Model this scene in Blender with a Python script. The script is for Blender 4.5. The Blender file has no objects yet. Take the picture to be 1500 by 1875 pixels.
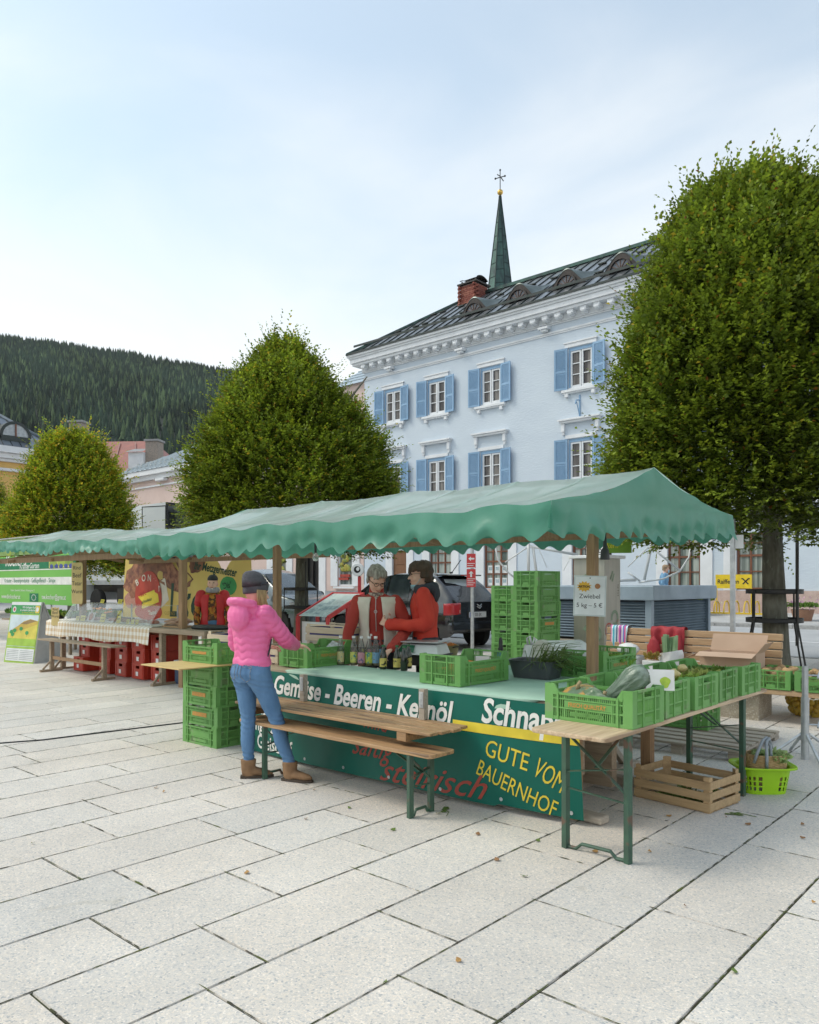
import bpy, bmesh, math, random
import numpy as np
from mathutils import Vector, Matrix, noise
R = math.radians
S = bpy.context.scene
C = S.collection
random.seed(7)
RNG = np.random.default_rng(11)
EYE = 1.62
cam = bpy.data.objects.new('camera', bpy.data.cameras.new('camera'))
C.objects.link(cam)
cam.location = (0, 0, EYE)
cam.rotation_euler = (R(90), 0, 0.72966)
cam.data.sensor_fit = 'HORIZONTAL'
cam.data.sensor_width = 36.0
cam.data.lens = 36.0 * 1420.57 / 1500.0
cam.data.shift_y = 131.15 / 1500.0
cam.data.clip_start = 0.05
cam.data.clip_end = 6000
S.camera = cam
SUN_EL, SUN_AZ = R(50), R(-128)          # azimuth measured from +Y towards +X
w = bpy.data.worlds.new('World')
S.world = w
w.use_nodes = True
nt = w.node_tree
bgn = nt.nodes['Background']
sky = nt.nodes.new('ShaderNodeTexSky')
sky.sky_type = 'NISHITA'
sky.sun_disc = False
sky.sun_elevation = SUN_EL
sky.sun_rotation = SUN_AZ
sky.air_density = 1.0
sky.dust_density = 1.6
sky.ozone_density = 1.6
tc = nt.nodes.new('ShaderNodeTexCoord')
sep = nt.nodes.new('ShaderNodeSeparateXYZ')
nt.links.new(tc.outputs['Generated'], sep.inputs[0])
mp = nt.nodes.new('ShaderNodeMapping')
mp.inputs['Scale'].default_value = (1.0, 1.6, 3.2)
mp.inputs['Rotation'].default_value = (0.25, 0.2, 0.3)
nt.links.new(tc.outputs['Generated'], mp.inputs[0])
nz = nt.nodes.new('ShaderNodeTexNoise')
nz.inputs['Scale'].default_value = 1.7
nz.inputs['Detail'].default_value = 7
nz.inputs['Roughness'].default_value = 0.5
nz.inputs['Distortion'].default_value = 0.5
nt.links.new(mp.outputs[0], nz.inputs['Vector'])
# thin cloud veil, thick towards the horizon
m1 = nt.nodes.new('ShaderNodeMath'); m1.operation = 'MULTIPLY_ADD'
m1.inputs[1].default_value = -1.75; m1.inputs[2].default_value = 1.02
nt.links.new(sep.outputs['Z'], m1.inputs[0])
m2 = nt.nodes.new('ShaderNodeMath'); m2.operation = 'MULTIPLY_ADD'
m2.inputs[1].default_value = 1.0
nt.links.new(nz.outputs['Fac'], m2.inputs[0])
nt.links.new(m1.outputs[0], m2.inputs[2])
mr = nt.nodes.new('ShaderNodeMapRange')
mr.interpolation_type = 'SMOOTHSTEP'
mr.inputs['From Min'].default_value = 0.45; mr.inputs['From Max'].default_value = 1.32
mr.inputs['To Min'].default_value = 0.30; mr.inputs['To Max'].default_value = 0.97
nt.links.new(m2.outputs[0], mr.inputs['Value'])
mx = nt.nodes.new('ShaderNodeMix'); mx.data_type = 'RGBA'
mx.inputs[7].default_value = (6.7, 6.75, 6.65, 1)
nt.links.new(mr.outputs[0], mx.inputs[0])
gn = nt.nodes.new('ShaderNodeMix'); gn.data_type = 'RGBA'; gn.blend_type = 'MULTIPLY'; gn.inputs[0].default_value = 1.0
gn.inputs[7].default_value = (1.55, 1.66, 1.42, 1)
nt.links.new(sky.outputs[0], gn.inputs[6])
nt.links.new(gn.outputs[2], mx.inputs[6])
nt.links.new(mx.outputs[2], bgn.inputs['Color'])
bgn.inputs['Strength'].default_value = 0.115
sl = bpy.data.lights.new('sun', 'SUN')
sl.energy = 1.0
sl.angle = R(18)
sl.color = (1.0, 0.93, 0.84)
sun = bpy.data.objects.new('sun', sl)
C.objects.link(sun)
sun.location = (-20, -10, 40)
sd = Vector((math.sin(SUN_AZ) * math.cos(SUN_EL), math.cos(SUN_AZ) * math.cos(SUN_EL), math.sin(SUN_EL)))
sun.rotation_euler = sd.to_track_quat('Z', 'Y').to_euler()
S.view_settings.view_transform = 'Standard'
S.view_settings.look = 'None'
S.view_settings.exposure = 0.56
S.view_settings.gamma = 1.0
try:
    S.cycles.max_bounces = 9
    S.cycles.volume_bounces = 1
    S.cycles.diffuse_bounces = 7
    S.cycles.transparent_max_bounces = 12
    S.cycles.use_denoising = True
except Exception:
    pass
FPX, HZ, TH = 1420.57, 1068.65, 0.8411397
EXX, EXY = math.sin(TH), -math.cos(TH)
EYX, EYY = math.cos(TH), math.sin(TH)
def ray(x, y):
    a = (x - 750) / FPX
    return a * EXX + EXY, a * EYX + EYY, -(y - HZ) / FPX
def at_d(x, y, t):
    d = ray(x, y); return Vector((d[0] * t, d[1] * t, EYE + d[2] * t))
def at_z(x, y, z=0.0):
    d = ray(x, y); return at_d(x, y, (z - EYE) / d[2])
def on_y(x, y, Y):
    d = ray(x, y); return at_d(x, y, Y / d[1])
def on_x(x, y, X):
    d = ray(x, y); return at_d(x, y, X / d[0])
def rise(Y):
    return 0.03 * min(max(Y - 6.0, 0.0), 20.6)
def tag(o, label=None, cat=None, group=None, kind=None):
    if label: o['label'] = label
    if cat: o['category'] = cat
    if group: o['group'] = group
    if kind: o['kind'] = kind
    return o
def empty(name, loc, rz=0.0, label=None, cat=None, group=None, parent=None):
    o = bpy.data.objects.new(name, None)
    C.objects.link(o)
    o.location = loc; o.rotation_euler = (0, 0, rz)
    o.empty_display_size = 0.1
    if parent: o.parent = parent
    return tag(o, label, cat, group)
def copy_tree(o, parent=None):
    c = o.copy(); C.objects.link(c); c.parent = parent
    for ch in list(o.children):
        copy_tree(ch, c)
    return c
def dup(o, loc, rz=None, label=None, group=None):
    c = copy_tree(o); c.location = loc
    if rz is not None: c.rotation_euler = (0, 0, rz)
    if label: c['label'] = label
    if group: c['group'] = group
    return c
class MB:
    def __init__(s): s.v = []; s.f = []; s.m = []; s.k = 0
    def add(s, vs, fs, m=None):
        b = len(s.v)
        s.v.extend([tuple(p) for p in vs])
        for f in fs:
            s.f.append([b + i for i in f]); s.m.append(s.k if m is None else m)
        return s
    def box(s, c, d, rot=None, m=None):
        hx, hy, hz = d[0] / 2, d[1] / 2, d[2] / 2
        vs = [Vector((x, y, z)) for x in (-hx, hx) for y in (-hy, hy) for z in (-hz, hz)]
        if rot is not None:
            if not isinstance(rot, Matrix): rot = Matrix.Rotation(rot, 3, 'Z')
            vs = [rot @ v for v in vs]
        c = Vector(c)
        return s.add([v + c for v in vs], [(0, 1, 3, 2), (4, 6, 7, 5), (0, 4, 5, 1), (2, 3, 7, 6), (0, 2, 6, 4), (1, 5, 7, 3)], m)
    def bx(s, x0, x1, y0, y1, z0, z1, m=None):
        return s.box(((x0 + x1) / 2, (y0 + y1) / 2, (z0 + z1) / 2), (abs(x1 - x0), abs(y1 - y0), abs(z1 - z0)), None, m)
    def bar(s, p, q, wd, h=None, up=(0, 0, 1), m=None):
        p, q = Vector(p), Vector(q); h = wd if h is None else h
        t = (q - p).normalized(); u = Vector(up)
        a = t.cross(u)
        if a.length < 1e-4: a = t.cross(Vector((0, 1, 0)))
        a.normalize(); b = a.cross(t)
        vs = [e + a * (sx * wd / 2) + b * (sy * h / 2) for e in (p, q) for sx, sy in ((-1, -1), (1, -1), (1, 1), (-1, 1))]
        return s.add(vs, [(0, 1, 2, 3), (7, 6, 5, 4), (0, 4, 5, 1), (1, 5, 6, 2), (2, 6, 7, 3), (3, 7, 4, 0)], m)
    def tube(s, pts, r, n=8, caps=True, m=None, closed=False):
        pts = [Vector(p) for p in pts]; k = len(pts)
        rs = r if isinstance(r, (list, tuple)) else [r] * k
        vs = []; prev = None
        for i in range(k):
            if closed: t = pts[(i + 1) % k] - pts[i - 1]
            else: t = pts[min(i + 1, k - 1)] - pts[max(i - 1, 0)]
            t.normalize()
            if prev is None:
                a = t.cross(Vector((0, 0, 1)))
                if a.length < 1e-3: a = t.cross(Vector((0, 1, 0)))
            else:
                a = prev - t * prev.dot(t)
            a.normalize(); prev = a; b = t.cross(a)
            for j in range(n):
                an = 2 * math.pi * j / n
                vs.append(pts[i] + (a * math.cos(an) + b * math.sin(an)) * rs[i])
        fs = []
        for i in range(k if closed else k - 1):
            i2 = (i + 1) % k
            for j in range(n):
                fs.append((i * n + j, i * n + (j + 1) % n, i2 * n + (j + 1) % n, i2 * n + j))
        if caps and not closed:
            fs.append(tuple(range(n - 1, -1, -1))); fs.append(tuple((k - 1) * n + j for j in range(n)))
        return s.add(vs, fs, m)
    def lathe(s, prof, c=(0, 0, 0), n=20, m=None, axis='Z', sx=1.0, sy=1.0, ribs=0, rib=0.0, a0=0.0, a1=None):
        c = Vector(c); vs = []
        full = a1 is None
        nn = n if full else n + 1
        for r, z in prof:
            for j in range(nn):
                an = a0 + (2 * math.pi if full else (a1 - a0)) * j / n
                rr = r * (1 - rib * (0.5 + 0.5 * math.cos(an * ribs))) if ribs else r
                p = Vector((rr * math.cos(an) * sx, rr * math.sin(an) * sy, z))
                if axis == 'Y': p = Vector((p.x, p.z, p.y))
                elif axis == 'X': p = Vector((p.z, p.x, p.y))
                vs.append(c + p)
        fs = []
        for i in range(len(prof) - 1):
            for j in range(n):
                j2 = (j + 1) % nn
                fs.append((i * nn + j, i * nn + j2, (i + 1) * nn + j2, (i + 1) * nn + j))
        if full:
            if prof[0][0] > 1e-5: fs.append(tuple(range(n - 1, -1, -1)))
            if prof[-1][0] > 1e-5: fs.append(tuple((len(prof) - 1) * n + j for j in range(n)))
        return s.add(vs, fs, m)
    def prism(s, poly, fn, d, m=None):
        """poly in 2-D, fn(u,v,w)->3-D, extruded from w=0 to w=d"""
        n = len(poly)
        vs = [fn(u, v, 0) for u, v in poly] + [fn(u, v, d) for u, v in poly]
        fs = [tuple(range(n - 1, -1, -1)), tuple(range(n, 2 * n))] + [(i, (i + 1) % n, n + (i + 1) % n, n + i) for i in range(n)]
        return s.add(vs, fs, m)
    def blob(s, c, r, n=8, k=6, jit=0.0, seed=0, m=None, rot=None):
        """closed lumpy ellipsoid"""
        c = Vector(c); r = (r, r, r) if not isinstance(r, (tuple, list)) else r
        vs = []; rows = []
        for i in range(k + 1):
            ph = math.pi * i / k
            row = []
            cnt = 1 if i in (0, k) else n
            for j in range(cnt):
                an = 2 * math.pi * j / n
                d = Vector((math.sin(ph) * math.cos(an), math.sin(ph) * math.sin(an), math.cos(ph)))
                f = 1 + (jit * noise.noise(d * 1.7 + Vector((seed * 3.1, seed, 0))) if jit else 0)
                p = Vector((d.x * r[0], d.y * r[1], d.z * r[2])) * f
                if rot is not None: p = rot @ p
                row.append(len(vs)); vs.append(c + p)
            rows.append(row)
        fs = []
        for i in range(k):
            a, b = rows[i], rows[i + 1]
            for j in range(n):
                if len(a) == 1: fs.append((a[0], b[j], b[(j + 1) % n]))
                elif len(b) == 1: fs.append((a[j], b[0], a[(j + 1) % n]))
                else: fs.append((a[j], b[j], b[(j + 1) % n], a[(j + 1) % n]))
        return s.add(vs, fs, m)
    def grid(s, fn, nu, nv, m=None):
        vs = [fn(i / nu, j / nv) for j in range(nv + 1) for i in range(nu + 1)]
        fs = [(j * (nu + 1) + i, j * (nu + 1) + i + 1, (j + 1) * (nu + 1) + i + 1, (j + 1) * (nu + 1) + i) for j in range(nv) for i in range(nu)]
        return s.add(vs, fs, m)
    def text(s, txt, size, fn, m=None, fit=None, **kw):
        vs, fs = text_geo(txt, size, **kw)
        if fit:
            k = fit / max(v[0] for v in vs); vs = [(u * k, v) for u, v in vs]
        return s.add([fn(u, v) for u, v in vs], fs, m)
    def build(s, name, mats, parent=None, smooth=False, bevel=0.0, solid=0.0, subsurf=0, loc=None):
        me = bpy.data.meshes.new(name)
        me.from_pydata(s.v, [], s.f)
        mats = mats if isinstance(mats, (list, tuple)) else [mats]
        for mm in mats: me.materials.append(mm)
        if len(mats) > 1: me.polygons.foreach_set('material_index', s.m)
        if smooth:
            me.polygons.foreach_set('use_smooth', [True] * len(me.polygons))
            if smooth is not True:
                try: me.set_sharp_from_angle(angle=R(smooth))
                except Exception: pass
        me.update()
        o = bpy.data.objects.new(name, me)
        C.objects.link(o)
        if parent: o.parent = parent
        if loc is not None: o.location = loc
        if solid:
            md = o.modifiers.new('thick', 'SOLIDIFY'); md.thickness = solid; md.offset = -1
        if bevel:
            md = o.modifiers.new('bevel', 'BEVEL'); md.width = bevel; md.segments = 2; md.limit_method = 'ANGLE'; md.angle_limit = R(40)
        if subsurf:
            md = o.modifiers.new('sub', 'SUBSURF'); md.levels = subsurf; md.render_levels = subsurf
        return o
_tc = {}
def text_geo(txt, size, align='LEFT', bold=0.0, shear=0.0, wide=1.0, spacing=1.0):
    """outline lettering as flat 2-D faces"""
    key = (txt, size, align, bold, shear, wide, spacing)
    if key in _tc: return _tc[key]
    cu = bpy.data.curves.new('lettering', 'FONT')
    cu.body = txt; cu.size = size; cu.align_x = align; cu.offset = bold; cu.shear = shear
    cu.space_character = spacing; cu.resolution_u = 3
    o = bpy.data.objects.new('lettering', cu)
    C.objects.link(o)
    dg = bpy.context.evaluated_depsgraph_get()
    me = bpy.data.meshes.new_from_object(o.evaluated_get(dg))
    vs = [(v.co.x * wide, v.co.y) for v in me.vertices]
    fs = [tuple(p.vertices) for p in me.polygons]
    bpy.data.objects.remove(o); bpy.data.curves.remove(cu); bpy.data.meshes.remove(me)
    _tc[key] = (vs, fs)
    return vs, fs
MATS = {}
def M(name, col, col2=None, rough=0.6, scale=6.0, stretch=(1, 1, 1), bump=0.0, bscale=None, metal=0.0, jit=0.0,
      spec=0.5, coat=0.0, detail=5.0, lo=0.35, hi=0.65, trans=0.0, alpha=1.0, emit=0.0, speck=None, distort=0.0, sheen=0.0, bstretch=None, transl=0.0):
    if name in MATS: return MATS[name]
    m = bpy.data.materials.new(name); m.use_nodes = True
    n = m.node_tree.nodes; l = m.node_tree.links
    b = n['Principled BSDF']
    b.inputs['Roughness'].default_value = rough
    b.inputs['Metallic'].default_value = metal
    b.inputs['Specular IOR Level'].default_value = spec
    b.inputs['Coat Weight'].default_value = coat
    b.inputs['Transmission Weight'].default_value = trans
    b.inputs['Alpha'].default_value = alpha
    b.inputs['Sheen Weight'].default_value = sheen
    tcn = n.new('ShaderNodeTexCoord')
    mpn = n.new('ShaderNodeMapping'); mpn.inputs['Scale'].default_value = stretch
    l.new(tcn.outputs['Object'], mpn.inputs[0])
    oi = n.new('ShaderNodeObjectInfo')
    addv = n.new('ShaderNodeVectorMath'); addv.operation = 'ADD'
    mulv = n.new('ShaderNodeMath'); mulv.operation = 'MULTIPLY'; mulv.inputs[1].default_value = 23.0
    l.new(oi.outputs['Random'], mulv.inputs[0])
    l.new(mpn.outputs[0], addv.inputs[0]); l.new(mulv.outputs[0], addv.inputs[1])
    vec = addv.outputs[0]
    if col2 is None: col2 = tuple(c * 0.82 for c in col)
    tx = n.new('ShaderNodeTexNoise'); tx.inputs['Scale'].default_value = scale
    tx.inputs['Detail'].default_value = detail; tx.inputs['Distortion'].default_value = distort
    l.new(vec, tx.inputs['Vector'])
    r = n.new('ShaderNodeMapRange'); r.inputs['From Min'].default_value = lo; r.inputs['From Max'].default_value = hi
    l.new(tx.outputs['Fac'], r.inputs['Value'])
    mix = n.new('ShaderNodeMix'); mix.data_type = 'RGBA'
    mix.inputs[6].default_value = (*col, 1); mix.inputs[7].default_value = (*col2, 1)
    l.new(r.outputs[0], mix.inputs[0])
    out = mix.outputs[2]
    if speck:
        sc, cols, th = speck
        t2 = n.new('ShaderNodeTexNoise'); t2.inputs['Scale'].default_value = sc; t2.inputs['Detail'].default_value = 2
        l.new(vec, t2.inputs['Vector'])
        r2 = n.new('ShaderNodeMapRange'); r2.inputs['From Min'].default_value = th; r2.inputs['From Max'].default_value = th + 0.06
        l.new(t2.outputs['Fac'], r2.inputs['Value'])
        mx2 = n.new('ShaderNodeMix'); mx2.data_type = 'RGBA'; mx2.inputs[7].default_value = (*cols, 1)
        l.new(r2.outputs[0], mx2.inputs[0]); l.new(out, mx2.inputs[6]); out = mx2.outputs[2]
    if jit:
        hs = n.new('ShaderNodeHueSaturation')
        ma = n.new('ShaderNodeMath'); ma.operation = 'MULTIPLY_ADD'; ma.inputs[1].default_value = 2 * jit; ma.inputs[2].default_value = 1 - jit
        l.new(oi.outputs['Random'], ma.inputs[0]); l.new(ma.outputs[0], hs.inputs['Value'])
        l.new(out, hs.inputs['Color']); out = hs.outputs[0]
    l.new(out, b.inputs['Base Color'])
    if emit:
        l.new(out, b.inputs['Emission Color']); b.inputs['Emission Strength'].default_value = emit
    # slight roughness variation keeps surfaces from looking moulded
    rr = n.new('ShaderNodeMapRange'); rr.inputs['To Min'].default_value = max(rough - 0.07, 0.02); rr.inputs['To Max'].default_value = min(rough + 0.1, 1)
    l.new(tx.outputs['Fac'], rr.inputs['Value']); l.new(rr.outputs[0], b.inputs['Roughness'])
    if bump:
        tb = n.new('ShaderNodeTexNoise'); tb.inputs['Scale'].default_value = bscale or scale * 3; tb.inputs['Detail'].default_value = 4
        if bstretch:
            mb2 = n.new('ShaderNodeMapping'); mb2.inputs['Scale'].default_value = bstretch
            l.new(tcn.outputs['Object'], mb2.inputs[0]); l.new(mb2.outputs[0], tb.inputs['Vector'])
        else:
            l.new(vec, tb.inputs['Vector'])
        bp = n.new('ShaderNodeBump'); bp.inputs['Strength'].default_value = bump; bp.inputs['Distance'].default_value = 0.02
        l.new(tb.outputs['Fac'], bp.inputs['Height']); l.new(bp.outputs[0], b.inputs['Normal'])
    if transl:
        tl_ = n.new('ShaderNodeBsdfTranslucent'); l.new(out, tl_.inputs['Color']); ms_ = n.new('ShaderNodeMixShader'); ms_.inputs[0].default_value = transl
        l.new(b.outputs[0], ms_.inputs[1]); l.new(tl_.outputs[0], ms_.inputs[2]); l.new(ms_.outputs[0], n['Material Output'].inputs['Surface'])
    MATS[name] = m
    return m
def wood(name, col, col2, axis='X', rough=0.7, jit=0.12, scale=3.0, bump=0.25, stain=None):
    st = {'X': (1, 14, 14), 'Y': (14, 1, 14), 'Z': (14, 14, 1)}[axis]
    return M(name, col, col2, rough=rough, scale=scale, stretch=st, bump=bump, bscale=scale * 2.5, jit=jit, detail=6, lo=0.3, hi=0.72, distort=0.6, speck=(1.1, stain, 0.56) if stain else None)
def slab_mat():
    m = bpy.data.materials.new('slab_concrete'); m.use_nodes = True
    n = m.node_tree.nodes; l = m.node_tree.links; b = n['Principled BSDF']
    tcn = n.new('ShaderNodeTexCoord')
    at = n.new('ShaderNodeAttribute'); at.attribute_name = 'tone'
    vo = n.new('ShaderNodeTexVoronoi'); vo.inputs['Scale'].default_value = 120
    l.new(tcn.outputs['Object'], vo.inputs['Vector'])
    rp = n.new('ShaderNodeValToRGB'); e = rp.color_ramp.elements
    e[0].position = 0.0; e[0].color = (0.36, 0.39, 0.42, 1)
    e[1].position = 1.0; e[1].color = (0.74, 0.72, 0.69, 1)
    for p, c in ((0.10, (0.51, 0.52, 0.525, 1)), (0.3, (0.57, 0.57, 0.56, 1)), (0.7, (0.61, 0.60, 0.575, 1)), (0.88, (0.66, 0.63, 0.58, 1))):
        x = e.new(p); x.color = c
    sp = n.new('ShaderNodeSeparateColor'); l.new(vo.outputs['Color'], sp.inputs[0]); l.new(sp.outputs[0], rp.inputs[0])
    n1 = n.new('ShaderNodeTexNoise'); n1.inputs['Scale'].default_value = 1.3; n1.inputs['Detail'].default_value = 8; n1.inputs['Roughness'].default_value = 0.65
    l.new(tcn.outputs['Object'], n1.inputs['Vector'])
    r1 = n.new('ShaderNodeMapRange'); r1.inputs['From Min'].default_value = 0.3; r1.inputs['From Max'].default_value = 0.7
    r1.inputs['To Min'].default_value = 0.88; r1.inputs['To Max'].default_value = 1.08
    l.new(n1.outputs['Fac'], r1.inputs['Value'])
    n3 = n.new('ShaderNodeTexNoise'); n3.inputs['Scale'].default_value = 190; n3.inputs['Detail'].default_value = 3
    l.new(tcn.outputs['Object'], n3.inputs['Vector'])
    r3 = n.new('ShaderNodeMapRange'); r3.inputs['From Min'].default_value = 0.3; r3.inputs['From Max'].default_value = 0.7
    r3.inputs['To Min'].default_value = 0.87; r3.inputs['To Max'].default_value = 1.10
    l.new(n3.outputs['Fac'], r3.inputs['Value'])
    mu = n.new('ShaderNodeMath'); mu.operation = 'MULTIPLY'; l.new(r1.outputs[0], mu.inputs[0]); l.new(r3.outputs[0], mu.inputs[1])
    mu2 = n.new('ShaderNodeVectorMath'); mu2.operation = 'SCALE'; l.new(rp.outputs[0], mu2.inputs[0]); l.new(mu.outputs[0], mu2.inputs['Scale'])
    mu3 = n.new('ShaderNodeVectorMath'); mu3.operation = 'MULTIPLY'; l.new(mu2.outputs[0], mu3.inputs[0]); l.new(at.outputs['Color'], mu3.inputs[1])
    # stray brown stains
    n4 = n.new('ShaderNodeTexNoise'); n4.inputs['Scale'].default_value = 2.3; n4.inputs['Detail'].default_value = 5; n4.inputs['Distortion'].default_value = 1.5
    l.new(tcn.outputs['Object'], n4.inputs['Vector'])
    r4 = n.new('ShaderNodeMapRange'); r4.inputs['From Min'].default_value = 0.66; r4.inputs['From Max'].default_value = 0.8; r4.inputs['To Max'].default_value = 0.45
    l.new(n4.outputs['Fac'], r4.inputs['Value'])
    mx4 = n.new('ShaderNodeMix'); mx4.data_type = 'RGBA'; mx4.inputs[7].default_value = (0.30, 0.29, 0.24, 1)
    l.new(r4.outputs[0], mx4.inputs[0]); l.new(mu3.outputs[0], mx4.inputs[6])
    wt = n.new('ShaderNodeVectorMath'); wt.operation = 'MULTIPLY'; wt.inputs[1].default_value = (1.06, 1.0, 0.93); l.new(mx4.outputs[2], wt.inputs[0]); l.new(wt.outputs[0], b.inputs['Base Color'])
    b.inputs['Roughness'].default_value = 0.8
    bp = n.new('ShaderNodeBump'); bp.inputs['Strength'].default_value = 0.35; bp.inputs['Distance'].default_value = 0.004
    l.new(n3.outputs['Fac'], bp.inputs['Height']); l.new(bp.outputs[0], b.inputs['Normal'])
    return m
m_slab = slab_mat()
m_bed = M('joint_soil', (0.055, 0.045, 0.032), (0.05, 0.062, 0.02), rough=0.95, scale=9)
m_far = M('town_ground', (0.40, 0.41, 0.41), (0.34, 0.35, 0.35), rough=0.9, scale=0.6, bump=0.1)
m_asph = M('road_asphalt', (0.43, 0.44, 0.45), (0.37, 0.38, 0.39), rough=0.85, scale=1.2, speck=(60, (0.50, 0.50, 0.50), 0.62))
m_kerb = M('kerb_granite', (0.40, 0.40, 0.39), (0.30, 0.30, 0.30), rough=0.8, scale=14)
m_white = M('white_paint_road', (0.72, 0.73, 0.73), (0.6, 0.6, 0.6), rough=0.7, scale=5)
def sheet(name, x0, x1, ys, dz, mat, zf=rise):
    b = MB()
    for a, c in zip(ys[:-1], ys[1:]):
        b.add([(x0, a, zf(a) + dz), (x1, a, zf(a) + dz), (x1, c, zf(c) + dz), (x0, c, zf(c) + dz)], [(0, 1, 2, 3)])
    return tag(b.build(name, mat), kind='structure')
sheet('ground', -4500, 800, [-400, 6, 26.6, 3200], -0.03, m_far)
sheet('plaza_bed', -60, 14, [-4, 6, 15.2], -0.009, m_bed)
sheet('road', -160, 60, [15.36, 21.6], 0.0 - 0.02, m_asph)
sheet('pavement', -160, 60, [21.8, 26.5], 0.07, M('pavement_slabs', (0.47, 0.47, 0.46), (0.40, 0.40, 0.40), rough=0.85, scale=1.5))
def kerb_run(name, y0, y1, dz):
    b = MB(); x = -60.0; i = 0
    while x < 30:
        b.bx(x + 0.004, x + 0.996, y0, y1, rise(y0) - 0.1, rise(y0) + dz + 0.002 * (i % 3)); x += 1.0; i += 1
    return tag(b.build(name, m_kerb, bevel=0.012), kind='structure')
kerb_run('kerb', 15.2, 15.36, 0.012)
kerb_run('kerb', 21.6, 21.8, 0.085)
b = MB()
for x in np.arange(-30, 10, 3.0):
    z = rise(18.2) - 0.015
    b.add([(x, 18.2, z), (x + 1.5, 18.2, z), (x + 1.5, 18.35, rise(18.35) - 0.015), (x, 18.35, rise(18.35) - 0.015)], [(0, 1, 2, 3)])
for x in (-3.2, -1.9, -0.6):
    b.add([(x, 15.7, rise(15.7) - 0.015), (x + 0.5, 15.7, rise(15.7) - 0.015), (x + 0.5, 17.6, rise(17.6) - 0.015), (x, 17.6, rise(17.6) - 0.015)], [(0, 1, 2, 3)])
tag(b.build('road_markings', m_white), kind='structure')
# paving: rows of long slabs, 0.5 m wide, running away across the square
known = {-1: [2.64, 3.70, 5.00], -2: [2.36, 3.39, 4.68], -3: [1.77, 2.76, 4.02, 5.12], -4: [1.29, 2.07, 3.08, 4.33], -5: [1.77, 2.56, 3.38],
         -6: [2.15, 2.96, 3.74], -7: [1.97, 3.0, 4.19], -8: [2.45, 3.3], -9: [2.7, 3.79], -10: [3.03], -11: [2.3, 3.37], -12: [2.78, 4.0], -13: [3.01]}
vs = []; fs = []; tones = []; moss = []
rs = random.Random(5)
for r in range(-118, 26):
    xa, xb = -1.17 + 0.5 * r, -0.67 + 0.5 * r
    ks = known.get(r, [3.0 + rs.uniform(-0.5, 0.5)])
    js = list(ks)
    while js[0] > -3.5: js.insert(0, js[0] - rs.choice((0.8, 1.0, 1.0, 1.25)) + rs.uniform(-0.02, 0.02))
    while js[-1] < 15.0: js.append(js[-1] + rs.choice((0.8, 1.0, 1.25, 1.25)) + rs.uniform(-0.02, 0.02))
    for ya, yb in zip(js[:-1], js[1:]):
        yb = min(yb, 15.19)
        if yb - ya < 0.05: continue
        cx, cy = (xa + xb) / 2, (ya + yb) / 2
        fw = -0.6666 * cx + 0.7454 * cy; sd_ = 0.7454 * cx + 0.6666 * cy
        if fw < 0.4 or abs(sd_) > 0.75 * fw + 2.5: continue
        g = 0.0035 + rs.uniform(0, 0.0015); ch = 0.004
        t = 0.93 + 0.12 * rs.random(); wv = rs.uniform(-0.02, 0.02)
        dz = rs.uniform(-0.0012, 0.0012)
        k = len(vs)
        ysub = [ya + g, yb - g]
        if ya < 6 < yb: ysub = [ya + g, 6.0, yb - g]
        for y in ysub: vs += [(xa + g, y, rise(y) - 0.012), (xb - g, y, rise(y) - 0.012)]
        n_ = len(ysub)
        for q, y in enumerate(ysub):
            yy = y + (ch if q == 0 else -ch if q == n_ - 1 else 0)
            vs += [(xa + g + ch, yy, rise(y) + dz), (xb - g - ch, yy, rise(y) + dz)]
        o = 2 * n_
        for q in range(n_ - 1):
            a = k + o + 2 * q; c = k + 2 * q
            fs += [(a, a + 1, a + 3, a + 2), (c, a, a + 2, c + 2), (c + 1, c + 3, a + 3, a + 1)]
        fs += [(k, k + 1, k + o + 1, k + o), (k + 2 * n_ - 2, k + o + 2 * n_ - 2, k + o + 2 * n_ - 1, k + 2 * n_ - 1)]
        tones += [(t + wv, t, t - wv, 1)] * (4 * n_)
        if fw < 9: moss.append((xa, xb, ya, yb))
me = bpy.data.meshes.new('plaza_paving'); me.from_pydata(vs, [], fs); me.materials.append(m_slab)
ca = me.color_attributes.new('tone', 'FLOAT_COLOR', 'POINT')
ca.data.foreach_set('color', np.array(tones, dtype=np.float32).ravel())
o = bpy.data.objects.new('plaza_paving', me); C.objects.link(o); tag(o, kind='structure')
# moss and dirt swelling out of the joints
b = MB()
for xa, xb, ya, yb in moss:
    for along in (0, 1):
        L = (yb - ya) if along == 0 else (xb - xa)
        s = 0.0
        while s < L:
            ln = rs.uniform(0.02, 0.11); wd = rs.uniform(0.004, 0.010) * (1.6 if rs.random() < 0.12 else 1)
            if rs.random() < 0.8:
                x, y = (xb, ya + s) if along == 0 else (xa + s, yb)
                n = 7; ring = []
                for i in range(n):
                    a = 2 * math.pi * i / n; q = rs.uniform(0.7, 1.2)
                    u, v_ = math.cos(a) * ln * 0.55 * q, math.sin(a) * wd * 0.55 * q
                    ring.append((x + (v_ if along == 0 else u), y + (u if along == 0 else v_), rise(y) + 0.0012))
                ring.append((x, y, rise(y) + 0.0035))
                b.add(ring, [(i, (i + 1) % n, n) for i in range(n)], 0 if rs.random() < 0.72 else 1)
            s += ln * rs.uniform(0.7, 1.5)
tag(b.build('joint_moss', [m_bed, M('moss', (0.06, 0.085, 0.015), (0.10, 0.11, 0.03), rough=0.95, scale=60)]), kind='stuff')
m_blue = M('blue_stucco', (0.575, 0.645, 0.71), (0.54, 0.61, 0.68), rough=0.85, scale=0.8, bump=0.55, bscale=7.0, stretch=(1, 1, 1.6), bstretch=(0.8, 1, 2.6))
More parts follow.
